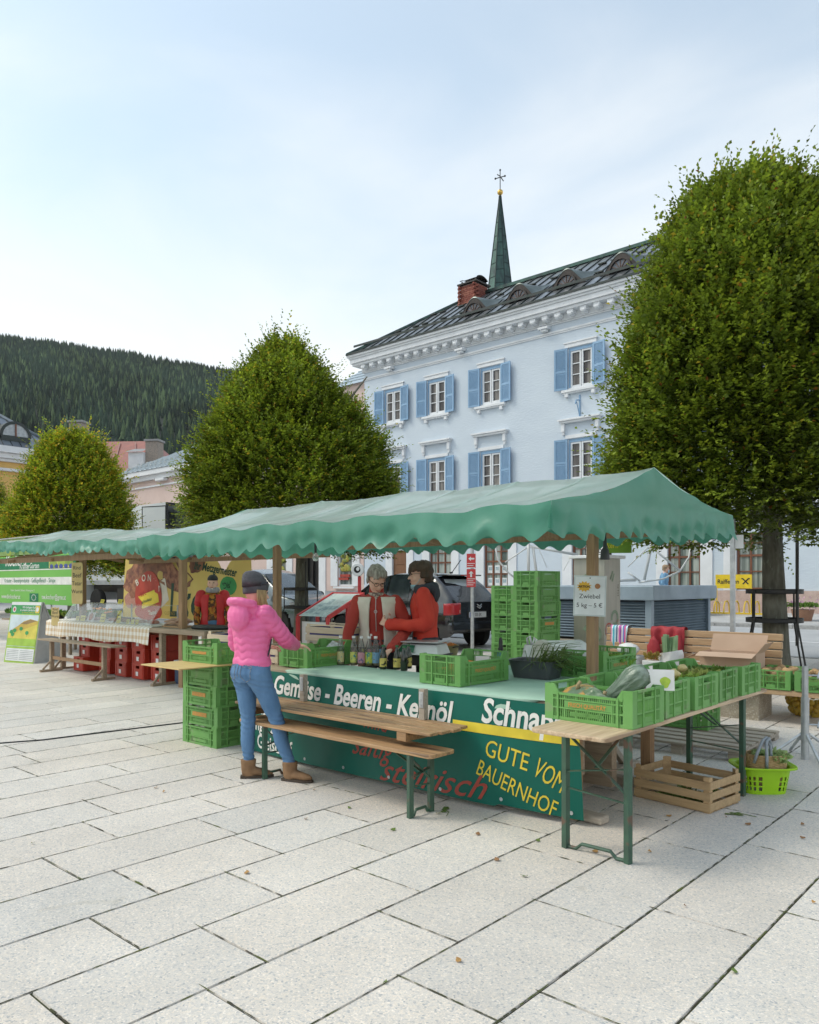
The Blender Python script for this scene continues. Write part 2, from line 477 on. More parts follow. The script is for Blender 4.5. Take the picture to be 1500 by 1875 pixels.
m_trim = M('white_trim', (0.74, 0.76, 0.78), (0.66, 0.68, 0.70), rough=0.7, scale=2, bump=0.05)
m_shut = M('shutter_blue', (0.22, 0.37, 0.54), (0.25, 0.40, 0.57), rough=0.55, scale=3, jit=0.06)
m_plinth = M('pink_granite', (0.54, 0.41, 0.36), (0.45, 0.33, 0.29), rough=0.7, scale=5, speck=(35, (0.55, 0.44, 0.40), 0.6))
m_brown = wood('brown_window_wood', (0.21, 0.085, 0.045), (0.14, 0.055, 0.03), 'Z', rough=0.5)
m_roof = M('dark_metal_roof', (0.26, 0.28, 0.30), (0.19, 0.205, 0.22), rough=0.3, scale=0.8, metal=0.55, bump=0.08, bscale=3)
m_seam = M('roof_seam', (0.05, 0.055, 0.055), (0.035, 0.05, 0.045), rough=0.5, metal=0.4)
m_copper = M('copper_green', (0.055, 0.115, 0.095), (0.03, 0.05, 0.05), rough=0.45, metal=0.5, scale=2.5, stretch=(1, 1, 0.35))
m_brick = M('chimney_brick', (0.27, 0.085, 0.06), (0.19, 0.06, 0.045), rough=0.85, scale=7)
m_gold = M('gilded', (0.75, 0.50, 0.14), (0.6, 0.38, 0.10), rough=0.3, metal=0.9)
m_iron = M('dark_iron', (0.025, 0.026, 0.028), (0.035, 0.033, 0.03), rough=0.5, metal=0.3)
def glass_mat(name, base, cur, scale, lo, hi, rough=0.06):
    """window pane: pale curtains hanging close behind shiny glass"""
    m = bpy.data.materials.new(name); m.use_nodes = True
    n = m.node_tree.nodes; l = m.node_tree.links; b = n['Principled BSDF']
    tcn = n.new('ShaderNodeTexCoord'); oi = n.new('ShaderNodeObjectInfo')
    mpn = n.new('ShaderNodeMapping'); mpn.inputs['Scale'].default_value = (scale, scale, 0.25)
    l.new(tcn.outputs['Object'], mpn.inputs[0])
    ml = n.new('ShaderNodeMath'); ml.operation = 'MULTIPLY'; ml.inputs[1].default_value = 37; l.new(oi.outputs['Random'], ml.inputs[0])
    av = n.new('ShaderNodeVectorMath'); l.new(mpn.outputs[0], av.inputs[0]); l.new(ml.outputs[0], av.inputs[1])
    tx = n.new('ShaderNodeTexNoise'); tx.inputs['Scale'].default_value = 1.0; tx.inputs['Detail'].default_value = 4; l.new(av.outputs[0], tx.inputs['Vector'])
    r = n.new('ShaderNodeMapRange'); r.inputs['From Min'].default_value = lo; r.inputs['From Max'].default_value = hi; l.new(tx.outputs['Fac'], r.inputs['Value'])
    mix = n.new('ShaderNodeMix'); mix.data_type = 'RGBA'; mix.inputs[6].default_value = (*base, 1); mix.inputs[7].default_value = (*cur, 1)
    l.new(r.outputs[0], mix.inputs[0]); l.new(mix.outputs[2], b.inputs['Base Color'])
    b.inputs['Roughness'].default_value = rough; b.inputs['Specular IOR Level'].default_value = 0.6
    return m
m_pane = glass_mat('upper_pane', (0.045, 0.04, 0.04), (0.24, 0.22, 0.20), 5.0, 0.42, 0.62)
m_pane_low = glass_mat('lower_pane', (0.12, 0.15, 0.14), (0.42, 0.46, 0.42), 7.0, 0.38, 0.6)
m_pane_dark = glass_mat('dark_pane', (0.015, 0.017, 0.02), (0.05, 0.055, 0.06), 3.0, 0.4, 0.6)
def facade(mb, x0, x1, z0, z1, ops, y, depth, m=0):
    xs = sorted({x0, x1} | {o[0] for o in ops} | {o[1] for o in ops})
    zs = sorted({z0, z1} | {o[2] for o in ops} | {o[3] for o in ops})
    for xa, xb in zip(xs[:-1], xs[1:]):
        for za, zb in zip(zs[:-1], zs[1:]):
            cx, cz = (xa + xb) / 2, (za + zb) / 2
            if any(o[0] < cx < o[1] and o[2] < cz < o[3] for o in ops): continue
            mb.add([(xa, y, za), (xb, y, za), (xb, y, zb), (xa, y, zb)], [(0, 1, 2, 3)], m)
    for a, c, d, e in ops:
        y2 = y + depth
        mb.add([(a, y, d), (a, y, e), (a, y2, e), (a, y2, d)], [(0, 1, 2, 3)], m)
        mb.add([(c, y, d), (c, y2, d), (c, y2, e), (c, y, e)], [(0, 1, 2, 3)], m)
        mb.add([(a, y, e), (c, y, e), (c, y2, e), (a, y2, e)], [(0, 1, 2, 3)], m)
        mb.add([(a, y, d), (a, y2, d), (c, y2, d), (c, y, d)], [(0, 1, 2, 3)], m)
YB = 26.5; XL, XR = -26.62, -2.0; ZB = 0.55
blue = empty('town_house', (XL, YB, ZB), 0, 'pale blue three storey town house with blue shutters and dark metal roof', 'building')
def bl(x, y, z): return (x - XL, y - YB, z - ZB)
W3 = [-24.73, -22.07, -19.12, -14.9, -11.2, -7.4]
ops = []
for x in W3:
    ops.append((x - 0.53, x + 0.53, 9.12, 10.72)); ops.append((x - 0.53, x + 0.53, 5.58, 7.20))
def gx(px): return on_y(px, 1040, YB).x
low = [(787, 827), (887, 931), (1048, 1092), (1223, 1283), (1349, 1400)]
lowx = [(gx(a), gx(c)) for a, c in low]
ops += [(a, c, 1.42, 3.30) for a, c in lowx]
doorx = (gx(719), gx(745)); ops.append((doorx[0], doorx[1], 0.75, 3.15))
b = MB()
facade(b, XL, XR, ZB, 12.1, ops, YB, 0.16)
b.add([(XL, YB, ZB), (XL, YB, 12.1), (XL, YB + 9, 12.1), (XL, YB + 9, ZB)], [(0, 1, 2, 3)])
b.add([(XR, YB, ZB), (XR, YB + 9, ZB), (XR, YB + 9, 12.1), (XR, YB, 12.1)], [(0, 1, 2, 3)])
b.add([(XL, YB + 9, ZB), (XL, YB + 9, 12.1), (XR, YB + 9, 12.1), (XR, YB + 9, ZB)], [(0, 1, 2, 3)])
b.v = [bl(*p) for p in b.v]
b.build('wall', m_blue, blue)
# plinth, white flat bands, string course
b = MB()
segs = sorted([(XL, doorx[0])] + [(doorx[1], XR)])
for a, c in segs: b.bx(a - XL, c - XL, -0.06, -0.003, 0.0, 0.84)
b.build('plinth', m_plinth, blue)
b = MB()
for a, c in lowx + [doorx]:
    for x0, x1 in ((a - 0.42, a), (c, c + 0.42)):
        b.bx(x0 - XL, x1 - XL, -0.045, -0.004, 0.842, 3.1)
    b.bx(a - 0.42 - XL, c + 0.42 - XL, -0.05, -0.004, 3.102, 3.5)
b.bx(0, XR - XL, -0.10, -0.004, 3.62, 3.80)
b.build('pilaster_band', m_trim, blue, bevel=0.01)
b = MB()
b.bx(-0.02, XR - XL, -0.06, -0.004, 10.90, 10.97); b.bx(-0.02, XR - XL, -0.035, -0.004, 10.84, 10.895)
b.build('string_course', m_trim, blue)
# cornice with modillion blocks
b = MB()
Lx = XR - XL
for z0, z1, p in ((11.22, 11.27, 0.06), (11.275, 11.33, 0.10), (11.55, 11.66, 0.42), (11.662, 11.86, 0.50), (11.862, 11.95, 0.55), (11.952, 12.07, 0.62)):
    b.bx(-p, Lx + p, -p, 0.3, z0, z1)
b.bx(-0.08, Lx, -0.08, 0.2, 11.332, 11.548)
x = 0.25
while x < Lx:
    b.bx(x - 0.13, x + 0.13, -0.37, -0.082, 11.40, 11.548); b.bx(x - 0.10, x + 0.10, -0.30, -0.082, 11.334, 11.398)
    b.lathe([(0.0, -0.09), (0.075, -0.09), (0.075, 0.09), (0.0, 0.09)], (x, -0.33, 11.40), n=8, axis='X')
    x += 0.56
b.build('cornice', m_trim, blue, bevel=0.008)
for i in range(4):
    b = MB(); x = on_y(700 + 0, 600, YB).x - XL + 0.6 + i * 4.2
    b.bx(x - 0.22, x + 0.22, -0.30, -0.02, 11.08, 11.17); b.bx(x - 0.12, x + 0.12, -0.24, -0.05, 10.99, 11.078); b.build('floodlight', m_trim, blue, bevel=0.01)
# roof
def roof_mesh():
    b = MB(); e = 12.07
    y0, y1, yr, zr = -0.62, 9.5, 3.5, 15.45 - ZB
    x0, x1, xa = -0.62, Lx + 0.6, on_y(852, 552, 30.0).x - XL
    P = [(x0, y0, e), (x1, y0, e), (x1, yr, zr), (xa, yr, zr), (x0, y1, e), (x1, y1, e)]
    b.add(P, [(0, 1, 2, 3), (0, 3, 4), (3, 2, 5, 4)], 0)
    nrm = Vector((0, -(zr - e), yr - y0)).normalized()
    x = x0 + 0.3
    while x < x1:
        top = 1.0 if x > xa else (x - x0) / (xa - x0)
        p = Vector((x, y0, e)); q = p.lerp(Vector((x, yr, zr)), max(top - 0.01, 0.02))
        b.bar(p + nrm * 0.02, q + nrm * 0.02, 0.035, 0.05, nrm, 1)
        if (int(x * 2) % 2) == 0:
            for f in (0.38, 0.7):
                if f < top:
                    c = p.lerp(Vector((x, yr, zr)), f)
                    b.box(c + nrm * 0.05, (0.34, 0.12, 0.05), None, 1)
        x += 0.56
    b.bar((x0, y0, e + 0.03), (xa, yr, zr + 0.03), 0.22, 0.10, (0, 0, 1), 2)
    b.bar((xa, yr, zr + 0.03), (x1, yr, zr + 0.03), 0.30, 0.14, (0, 0, 1), 2)
    b.bar((x0, y0 + 0.02, e + 0.02), (x1, y0 + 0.02, e + 0.02), 0.14, 0.08, (0, 0, 1), 1)
    b.bar((x0, y0 + 0.5, e + 0.55), (x1, y0 + 0.5, e + 0.55), 0.03, 0.10, (0, 0, 1), 1)
    for k in range(7):
        b.bar((xa, yr, zr), (x0 + 0.9 * k, y1, e), 0.03, 0.05, (0, 0, 1), 1)
    return b
roof = roof_mesh().build('roof', [m_roof, m_seam, m_copper], blue)
# chimney
cx = on_y(868, 530, 29.6).x - XL
b = MB()
rr = random.Random(2)
for k in range(17):
    z = 13.60 + 0.095 * k
    for i in range(3):
        for sgn, along in ((-1, 0), (1, 0), (-1, 1), (1, 1)):
            u = -0.36 + 0.36 * i + (0.09 if k % 2 else -0.09)
            if along == 0: b.box((cx + u, 3.1 + sgn * 0.43, z), (0.345, 0.09, 0.083), None, rr.choice((0, 0, 1)))
            else: b.box((cx + sgn * 0.43, 3.1 + u, z), (0.09, 0.345, 0.083), None, rr.choice((0, 0, 1)))
b.bx(cx - 0.44, cx + 0.44, 2.66, 3.54, 13.2, 15.21, 2)
b.bx(cx - 0.57, cx + 0.57, 2.52, 3.68, 15.22, 15.29, 3)
for sx in (-0.4, 0.4):
    for sy in (-0.4, 0.4): b.bx(cx + sx - 0.03, cx + sx + 0.03, 3.1 + sy - 0.03, 3.1 + sy + 0.03, 15.292, 15.42, 3)
b.lathe([(0.78, -0.5), (0.74, -0.5), (0.74, 0.5), (0.78, 0.5)], (cx, 3.1, 14.84), n=10, axis='X', m=3, a0=0.95, a1=math.pi - 0.95)
b.build('chimney', [m_brick, M('brick_pale', (0.34, 0.13, 0.09), (0.27, 0.10, 0.07), rough=0.85), M('mortar', (0.36, 0.30, 0.27), rough=0.9), m_iron], roof)
# eyebrow dormers
zr_slope = (15.45 - ZB - 12.07) / 4.12
for i, (px, py) in enumerate(((868, 572), (950, 548), (1038, 518), (1137, 489), (1262, 450), (1400, 410))):
    p = on_y(px, py, 26.75); x = p.x - XL; z = 12.07 + zr_slope * (0.25 + 0.62) + 0.02
    b = MB(); y = 0.22
    n = 20; W = 0.88; H = 0.68
    def arch(t, w, h):      # flared eyebrow line
        u = (t - 0.5) * 2
        return u * w, h * (math.cos(u * math.pi) * 0.5 + 0.5) ** 0.85
    rows = []
    for k, (yy, sc) in enumerate(((y, 1.0), (y + 0.02, 1.08), (y + 1.25, 0.02))):
        rows.append([(x + arch(j / n, W * (1 if k < 2 else 0.9), H)[0], yy, z + arch(j / n, W, H)[1] * (sc if k < 2 else 0) + (0 if k < 2 else zr_slope * 1.25 + 0.02)) for j in range(n + 1)])
    flat = [v for r_ in rows for v in r_]
    b.add(flat, [(k * (n + 1) + j, k * (n + 1) + j + 1, (k + 1) * (n + 1) + j + 1, (k + 1) * (n + 1) + j) for k in (0, 1) for j in range(n)], 0)
    # dark front with half-round window
    fr = [(x + arch(j / n, W, H)[0], y + 0.015, z + arch(j / n, W, H)[1]) for j in range(n + 1)]
    b.add([(x, y + 0.015, z)] + fr, [(0, j + 1, j + 2) for j in range(n)], 1)
    o = b.build('dormer', [M('dormer_copper', (0.11, 0.14, 0.135), (0.07, 0.09, 0.085), rough=0.35, metal=0.5, scale=2), M('dormer_front', (0.035, 0.024, 0.02), (0.025, 0.02, 0.018), rough=0.6)], roof, smooth=40)
    b = MB()
    b.lathe([(0.40, -0.04), (0.46, -0.04), (0.46, 0.04), (0.40, 0.04)], (x, y - 0.03, z + 0.03), n=16, axis='Y', a0=0, a1=math.pi, m=0)
    for k in range(1, 6):
        a = math.pi * k / 6
        b.bar((x, y - 0.02, z + 0.05), (x + 0.40 * math.cos(a), y - 0.02, z + 0.03 + 0.40 * math.sin(a)), 0.035, 0.03, (0, 1, 0), 1)
    b.bar((x - 0.46, y - 0.03, z + 0.03), (x + 0.46, y - 0.03, z + 0.03), 0.06, 0.06, (0, 0, 1), 0)
    q = [(x + 0.40 * math.cos(math.pi * j / 14), y - 0.005, z + 0.03 + 0.40 * math.sin(math.pi * j / 14)) for j in range(15)]
    b.add(q, [tuple(range(14, -1, -1))], 2)
    b.build('dormer_window', [MATS['dormer_front'], M('bar_brown', (0.10, 0.055, 0.04), rough=0.5), M('dormer_pane', (0.15, 0.165, 0.19), (0.09, 0.10, 0.12), rough=0.1, scale=2)], roof)
# windows of the upper floors: frame > pane, shutters, sill, hood
def window_proto(top_floor):
    h = 1.60 if top_floor else 1.62; w_ = 1.06
    root = None
    b = MB()
    y = 0.10
    b.bx(-w_ / 2, w_ / 2, y - 0.09, y - 0.02, -h / 2, -h / 2 + 0.07, 0); b.bx(-w_ / 2, w_ / 2, y - 0.09, y - 0.02, h / 2 - 0.12, h / 2, 1)
    for s in (-1, 1): b.bx(s * w_ / 2, s * (w_ / 2 - 0.07), y - 0.09, y - 0.02, -h / 2 + 0.072, h / 2 - 0.122, 1)
    for s in (-1, 1):
        a, c = (0.015, w_ / 2 - 0.072); 
        b.bx(s * a, s * (a + 0.06), y - 0.07, y, -h / 2 + 0.072, h / 2 - 0.125, 0); b.bx(s * (c - 0.06), s * c, y - 0.07, y, -h / 2 + 0.072, h / 2 - 0.125, 0)
        b.bx(s * (a + 0.062), s * (c - 0.062), y - 0.07, y, -h / 2 + 0.072, -h / 2 + 0.15, 0); b.bx(s * (a + 0.062), s * (c - 0.062), y - 0.07, y, h / 2 - 0.19, h / 2 - 0.125, 0)
        for k in (1, 2):
            z = -h / 2 + 0.15 + (h - 0.34) * k / 3
            b.bx(s * (a + 0.062), s * (c - 0.062), y - 0.06, y - 0.01, z - 0.016, z + 0.016, 0)
    root = b.build('window', [m_trim, m_shut])
    p = MB(); p.add([(-w_ / 2, y, -h / 2), (w_ / 2, y, -h / 2), (w_ / 2, y, h / 2), (-w_ / 2, y, h / 2)], [(0, 1, 2, 3)])
    p.build('pane', m_pane, root)
    for s in (-1, 1):
        b = MB(); sw = 0.54
        x0 = 0.0
        for xa in (0.0, sw - 0.07): b.bx(xa, xa + 0.07, -0.02, 0.02, -h / 2, h / 2)
        for za in (-h / 2, -0.13, h / 2 - 0.08): b.bx(0.072, sw - 0.072, -0.018, 0.018, za, za + 0.08)
        k = -h / 2 + 0.11
        while k < h / 2 - 0.1:
            if not (-0.17 < k < -0.04): b.box((sw / 2, 0, k), (sw - 0.15, 0.03, 0.008), Matrix.Rotation(R(-38), 3, 'X'))
            k += 0.036
        b.bx(0.072, sw - 0.072, -0.002, 0.002, -h / 2 + 0.081, -0.131); b.bx(0.072, sw - 0.072, -0.002, 0.002, -0.049, h / 2 - 0.081)
        o = b.build('shutter', m_shut, root)
        o.location = (s * w_ / 2 + (0.015 if s > 0 else -0.015), -0.07, 0)
        o.rotation_euler = (0, 0, R(-9) if s > 0 else R(180 + 9))
    b = MB()
    b.bx(-0.78, 0.78, -0.16, 0.02, -h / 2 - 0.12, -h / 2 - 0.02); b.bx(-0.74, 0.74, -0.12, -0.004, -h / 2 - 0.17, -h / 2 - 0.122)
    for s in (-1, 1): b.bx(s * 0.50, s * 0.64, -0.13, -0.004, -h / 2 - 0.30, -h / 2 - 0.172)
    b.build('sill', m_trim, root, bevel=0.008)
    b = MB()
    if top_floor:
        b.bx(-0.68, 0.68, -0.05, -0.004, h / 2 + 0.02, h / 2 + 0.17); b.bx(-0.72, 0.72, -0.08, -0.004, h / 2 + 0.172, h / 2 + 0.23)
    else:
        b.bx(-0.66, 0.66, -0.05, -0.004, h / 2 + 0.02, h / 2 + 0.16)
        b.bx(-0.90, 0.90, -0.24, -0.004, h / 2 + 0.70, h / 2 + 0.77); b.bx(-0.85, 0.85, -0.18, -0.004, h / 2 + 0.62, h / 2 + 0.698)
        for s in (-1, 1): b.bx(s * 0.66, s * 0.80, -0.13, -0.004, h / 2 + 0.30, h / 2 + 0.618); b.bx(s * 0.68, s * 0.78, -0.09, -0.004, h / 2 + 0.18, h / 2 + 0.298)
    b.build('hood', m_trim, root, bevel=0.008)
    return root
for top in (True, False):
    pr = window_proto(top)
    zc = (9.92 if top else 6.39) - ZB
    for i, x in enumerate(W3):
        o = pr if i == 0 else copy_tree(pr)
        o.parent = blue; o.location = (x - XL, 0, zc)
def low_window(a, c):
    w_ = c - a; h = 1.88; b = MB()
    b.bx(0, w_, 0.05, 0.12, 0, 0.07); b.bx(0, w_, 0.05, 0.12, h - 0.07, h)
    b.bx(0, 0.07, 0.05, 0.12, 0.072, h - 0.072); b.bx(w_ - 0.07, w_, 0.05, 0.12, 0.072, h - 0.072)
    nc = 3 if w_ > 0.9 else 2
    for i in range(1, nc): b.bx(w_ * i / nc - 0.03, w_ * i / nc + 0.03, 0.055, 0.115, 0.072, h - 0.072)
    for k, t in ((0.32, 0.02), (0.60, 0.035), (0.82, 0.02)):
        for i in range(nc):
            x0 = 0.072 if i == 0 else w_ * i / nc + 0.031; x1 = w_ - 0.072 if i == nc - 1 else w_ * (i + 1) / nc - 0.031
            b.bx(x0, x1, 0.06, 0.11, h * k - t, h * k + t)
    o = b.build('window', m_brown, blue); o.location = (a - XL, 0, 1.42 - ZB)
    p = MB(); p.add([(0, 0.1, 0), (w_, 0.1, 0), (w_, 0.1, h), (0, 0.1, h)], [(0, 1, 2, 3)]); p.build('pane', m_pane_low, o)
    return o
for k, (a, c) in enumerate(lowx):
    o = low_window(a, c)
    if k == 1:
        for i in range(2):
            for j in range(3):
                b = MB()
                b.bx(0.13 + 0.36 * j, 0.37 + 0.36 * j, 0.088, 0.096, 0.12 + 0.52 * i, 0.44 + 0.52 * i, 0); b.bx(0.17 + 0.36 * j, 0.33 + 0.36 * j, 0.082, 0.087, 0.24 + 0.52 * i, 0.38 + 0.52 * i, 1)
                b.build('notice', [M('paper', (0.75, 0.78, 0.78), rough=0.7), M('print_blue', (0.2, 0.35, 0.42), (0.45, 0.5, 0.5), rough=0.7, scale=14)], o)
b = MB(); dw = doorx[1] - doorx[0]
b.bx(0, dw, 0.06, 0.12, 0, 2.4)
for z in (0.15, 0.95, 1.75):
    b.bx(0.12, dw - 0.12, 0.045, 0.059, z, z + 0.55)
o = b.build('door', wood('door_wood', (0.24, 0.12, 0.06), (0.17, 0.08, 0.04), 'Z'), blue, bevel=0.01); o.location = (doorx[0] - XL, 0, 0.75 - ZB)
b = MB()   # iron bracket on the wall
x = on_y(1062, 735, YB).x - XL
b.tube([(x, -0.02, 8.1), (x, -0.3, 8.05), (x, -0.34, 7.9)], 0.025); b.tube([(x, -0.02, 7.5), (x, -0.25, 8.0)], 0.02); b.bx(x - 0.03, x + 0.03, -0.03, -0.004, 7.4, 8.3)
b.build('wall_bracket', m_shut, blue)
x = gx(1130); b = MB()
q = [(0.19 * math.cos(a), 0.19 * math.sin(a) + (0.2 if math.sin(a) > 0 else -0.2)) for a in np.linspace(0, 2 * math.pi, 24, endpoint=False)]
b.prism(q, lambda u, v, w_: (x - 0.35 + u, -0.62 - w_, v + 2.05), 0.05, 0); q2 = [(u * 0.8, v * 0.87) for u, v in q]
b.prism(q2, lambda u, v, w_: (x - 0.35 + u, -0.672 - w_, v + 2.05), 0.004, 1); b.bar((x - 0.35, -0.62, 2.3), (x - 0.35, -0.004, 2.3), 0.03, m=0)
b.build('hanging_sign', [M('sign_grey', (0.22, 0.27, 0.33), rough=0.4), m_trim], blue)
m_pink = M('pink_stucco', (0.66, 0.52, 0.47), (0.62, 0.48, 0.43), rough=0.85, scale=1.2, bump=0.15)
m_greyroof = M('grey_tin_roof', (0.48, 0.53, 0.55), (0.40, 0.45, 0.47), rough=0.38, metal=0.45, scale=1.5)
PX0, PX1 = -50.5, -26.66
pink = empty('corner_house', (PX0, YB, 0.55), 0, 'pale pink two storey house with grey tin roof behind the truck and middle tree', 'building')
L = PX1 - PX0; b = MB()
def pxx(px): return on_y(px, 1040, YB).x - PX0
pops = [(pxx(559), pxx(585), 0.3, 3.0), (pxx(619), pxx(646), 0.95, 3.0), (pxx(500), pxx(525), 0.95, 3.0)]
facade(b, 0, L, 0, 8.3, pops, 0, 0.2)
b.add([(0, 0, 0), (0, 0, 8.3), (0, 10, 8.3), (0, 10, 0)], [(0, 1, 2, 3)])
b.build('wall', m_pink, pink)
b = MB()
for z0, z1, p in ((7.35, 7.45, 0.08), (7.8, 8.1, 0.25), (8.102, 8.4, 0.45)): b.bx(-p, L, -p, 0.2, z0, z1)
for a, c, d, e in pops:
    for x0, x1 in ((a - 0.5, a), (c, c + 0.5)): b.bx(x0, x1, -0.05, -0.004, d, e + 0.2)
b.build('cornice', m_trim, pink)
b = MB(); z0, zr = 8.42, 11.3
b.add([(-0.5, -0.5, z0), (L, -0.5, z0), (L, 5, zr), (4.5, 5, zr), (-0.5, 10.5, z0), (L, 10.5, z0)], [(0, 1, 2, 3), (0, 3, 4), (3, 2, 5, 4)], 0)
for x in np.arange(0.2, L, 0.6):
    t = min(1, (x + 0.5) / 5.0)
    b.bar((x, -0.5, z0 + 0.02), (x, -0.5 + 5.5 * t, z0 + 0.02 + (zr - z0) * t), 0.03, 0.05)
for k in (0.16, 0.3):
    for x in np.arange(0.2, L, 0.6): b.box((x + 0.3, -0.5 + 5.5 * k, z0 + (zr - z0) * k + 0.06), (0.3, 0.06, 0.1), None, 0)
b.build('roof', m_greyroof, pink)
b = MB(); a, c, d, e = pops[0]; b.bx(a, c, 0.15, 0.2, d, e); b.bar((a + 0.1, 0.1, d), (a + 0.1, 0.1, e), 0.08); b.bx(a + 0.5, a + 0.56, 0.05, 0.14, d, e)
b.build('door', m_iron, pink)
for a, c, d, e in pops[1:]:
    b = MB(); b.bx(a, c, 0.05, 0.12, d, d + 0.08); b.bx(a, c, 0.05, 0.12, e - 0.08, e); b.bx(a, a + 0.08, 0.05, 0.12, d + 0.082, e - 0.082); b.bx(c - 0.08, c, 0.05, 0.12, d + 0.082, e - 0.082)
    b.bx(a - 0.2, c + 0.2, -0.15, -0.06, d - 0.12, d - 0.02)
    o = b.build('window', m_trim, pink); p = MB(); p.add([(a, 0.1, d), (c, 0.1, d), (c, 0.1, e), (a, 0.1, e)], [(0, 1, 2, 3)]); p.build('pane', m_pane_low, o)
    p = MB(); rr = random.Random(4)
    for k in range(16):
        x = a + 0.2 + (c - a - 0.4) * rr.random(); z = d + 0.75 + rr.random() * 0.8
        p.blob((x, 0.02, z), (0.16, 0.05, 0.12), 6, 4, 0.5, k, m=0)
    p.bx(a + 0.2, c - 0.2, -0.04, 0.04, d + 0.45, d + 0.58, 1); p.bx(a + 0.1, c - 0.3, -0.04, 0.04, d + 0.3, d + 0.42, 1)
    p.build('window_display', [M('display_leaf', (0.10, 0.22, 0.05), (0.35, 0.3, 0.05), scale=4), M('display_red', (0.42, 0.06, 0.04))], o)
b = MB(); b.bx(0, pops[0][0] - 0.5, -0.06, -0.003, 0, 0.7); b.bx(pops[0][1] + 0.5, L, -0.06, -0.003, 0, 0.7); b.build('plinth', M('grey_plinth', (0.36, 0.38, 0.40)), pink)
b = MB(); p0 = on_y(300, 878, YB); b.bx(p0.x - PX0 - 0.5, p0.x - PX0 + 0.5, -0.35, -0.005, p0.z - 0.65, p0.z - 0.5); b.build('floodlight', m_trim, pink, bevel=0.03)
# glazed roof strip seen in the gap left of the blue house
b = MB(); x0, x1 = -30.5, -27.3
b.bx(x0, x1, 28.0, 33, 9.0, 12.0, 1)
b.add([(x0, 27.8, 11.9), (x1, 27.8, 11.9), (x1, 33, 15.2), (x0, 33, 15.2)], [(0, 1, 2, 3)], 0)
for k in range(1, 10): b.bar((x0, 27.8 + 0.52 * k, 11.93 + 0.33 * k), (x1, 27.8 + 0.52 * k, 11.93 + 0.33 * k), 0.04, m=0)
o = b.build('roof_annex', [M('pale_blue_tin', (0.42, 0.50, 0.56), (0.36, 0.43, 0.48), rough=0.35, metal=0.3), m_pink])
tag(o, 'narrow pale blue tin roofed annexe in the gap beside the blue town house', 'building')
m_yel = M('yellow_stucco', (0.70, 0.46, 0.16), (0.64, 0.41, 0.14), rough=0.85, scale=1)
YX = -56.0
yel = empty('yellow_house', (YX, 24.3, 0.6), 0, 'yellow house with white pilasters and dormered grey roof at far left', 'building')
b = MB(); zc = 10.3
b.bx(-12, 0, -30, 0, 0, zc); b.build('wall', m_yel, yel)
b = MB()
for y in (-0.5, -5.2, -9.6, -14): b.bx(0.003, 0.16, y - 0.45, y + 0.45, 0, 7.8); b.bx(0.003, 0.26, y - 0.6, y + 0.6, 7.802, 8.7); b.bx(0.003, 0.2, y - 0.4, y + 0.4, 8.72, 9.3)
b.build('pilaster', m_trim, yel, bevel=0.02)
b = MB()
for z0, z1, p in ((8.705, 8.9, 0.3), (9.35, 9.55, 0.3), (9.552, 9.9, 0.55), (9.902, 10.35, 0.8)): b.bx(-12, p, -30, p, z0, z1)
b.build('cornice', m_trim, yel, bevel=0.02)
b = MB(); e = 10.37
b.add([(0.8, -30, e), (0.8, 0.8, e), (-3.6, -4.0, e + 3.6), (-3.6, -30, e + 3.6), (-12.6, 0.8, e), (-8, -4.0, e + 3.6), (-8, -30, e + 3.6)], [(0, 1, 2, 3), (1, 4, 5, 2), (3, 2, 5, 6)], 0)
for y in np.arange(-30, 0.6, 0.6):
    t = min(1, (0.8 - y) / 4.8); b.bar((0.8, y, e + 0.02), (0.8 - 4.4 * t, y, e + 0.02 + 3.6 * t), 0.03, 0.06, m=1)
b.bar((0.8, 0.8, e + 0.04), (-3.6, -4.0, e + 3.64), 0.3, 0.15, m=0); b.bar((-3.6, -4, e + 3.64), (-3.6, -30, e + 3.64), 0.3, 0.12, m=0)
yr = b.build('roof', [M('weathered_tin', (0.26, 0.30, 0.34), (0.18, 0.20, 0.23), rough=0.3, metal=0.5, scale=1.2), m_seam], yel)
for y in (-2.6, -5.6, -9.0):
    b = MB(); z = e + 0.75
    b.lathe([(0.85, -0.1), (1.05, -0.1), (1.05, 1.7), (0.85, 1.7)], (-1.4, y, z), n=14, axis='X', a0=0, a1=math.pi, m=0)
    b.bx(0.28, 0.34, y - 0.95, y + 0.95, z - 0.35, z + 0.02, 0)
    q = [(0.25, y + 0.87 * math.cos(a), z + 0.87 * math.sin(a)) for a in np.linspace(0, math.pi, 14)]
    b.add(q, [tuple(range(14))], 1); b.bx(0.22, 0.36, y - 0.04, y + 0.04, z, z + 0.86, 2)
    b.build('dormer', [m_seam, M('dormer_glass', (0.42, 0.46, 0.48), (0.3, 0.33, 0.35), rough=0.1), m_brown], yr)
# red roofs further back
b = MB(); p = at_d(225, 850, 75); q = p
b.bx(-7, 7, -5, 5, 0, p.z - 2.2, 1)
h = p.z
b.add([(-7.4, -5.4, h - 2.3), (7.4, -5.4, h - 2.3), (7.4, 5.4, h - 2.3), (-7.4, 5.4, h - 2.3), (-5, 0, h + 2.2), (3, 0, h + 2.2)], [(0, 1, 5, 4), (1, 2, 5), (2, 3, 4, 5), (3, 0, 4)], 0)
for k in range(6): b.bar((-6 + 2.4 * k, -5.2, h - 2.15), (-4.6 + 1.5 * k, -0.4, h + 2.0), 0.1, 0.06, m=2)
red = b.build('red_roof_house', [M('rusty_red_tin', (0.36, 0.13, 0.10), (0.28, 0.12, 0.10), rough=0.6, scale=1.5, bump=0.1), m_pink, M('seam_red', (0.42, 0.24, 0.2))], loc=(p.x, p.y, 0)); red.rotation_euler = (0, 0, R(38))
tag(red, 'house with rusty red tin roof behind the left tree', 'building')
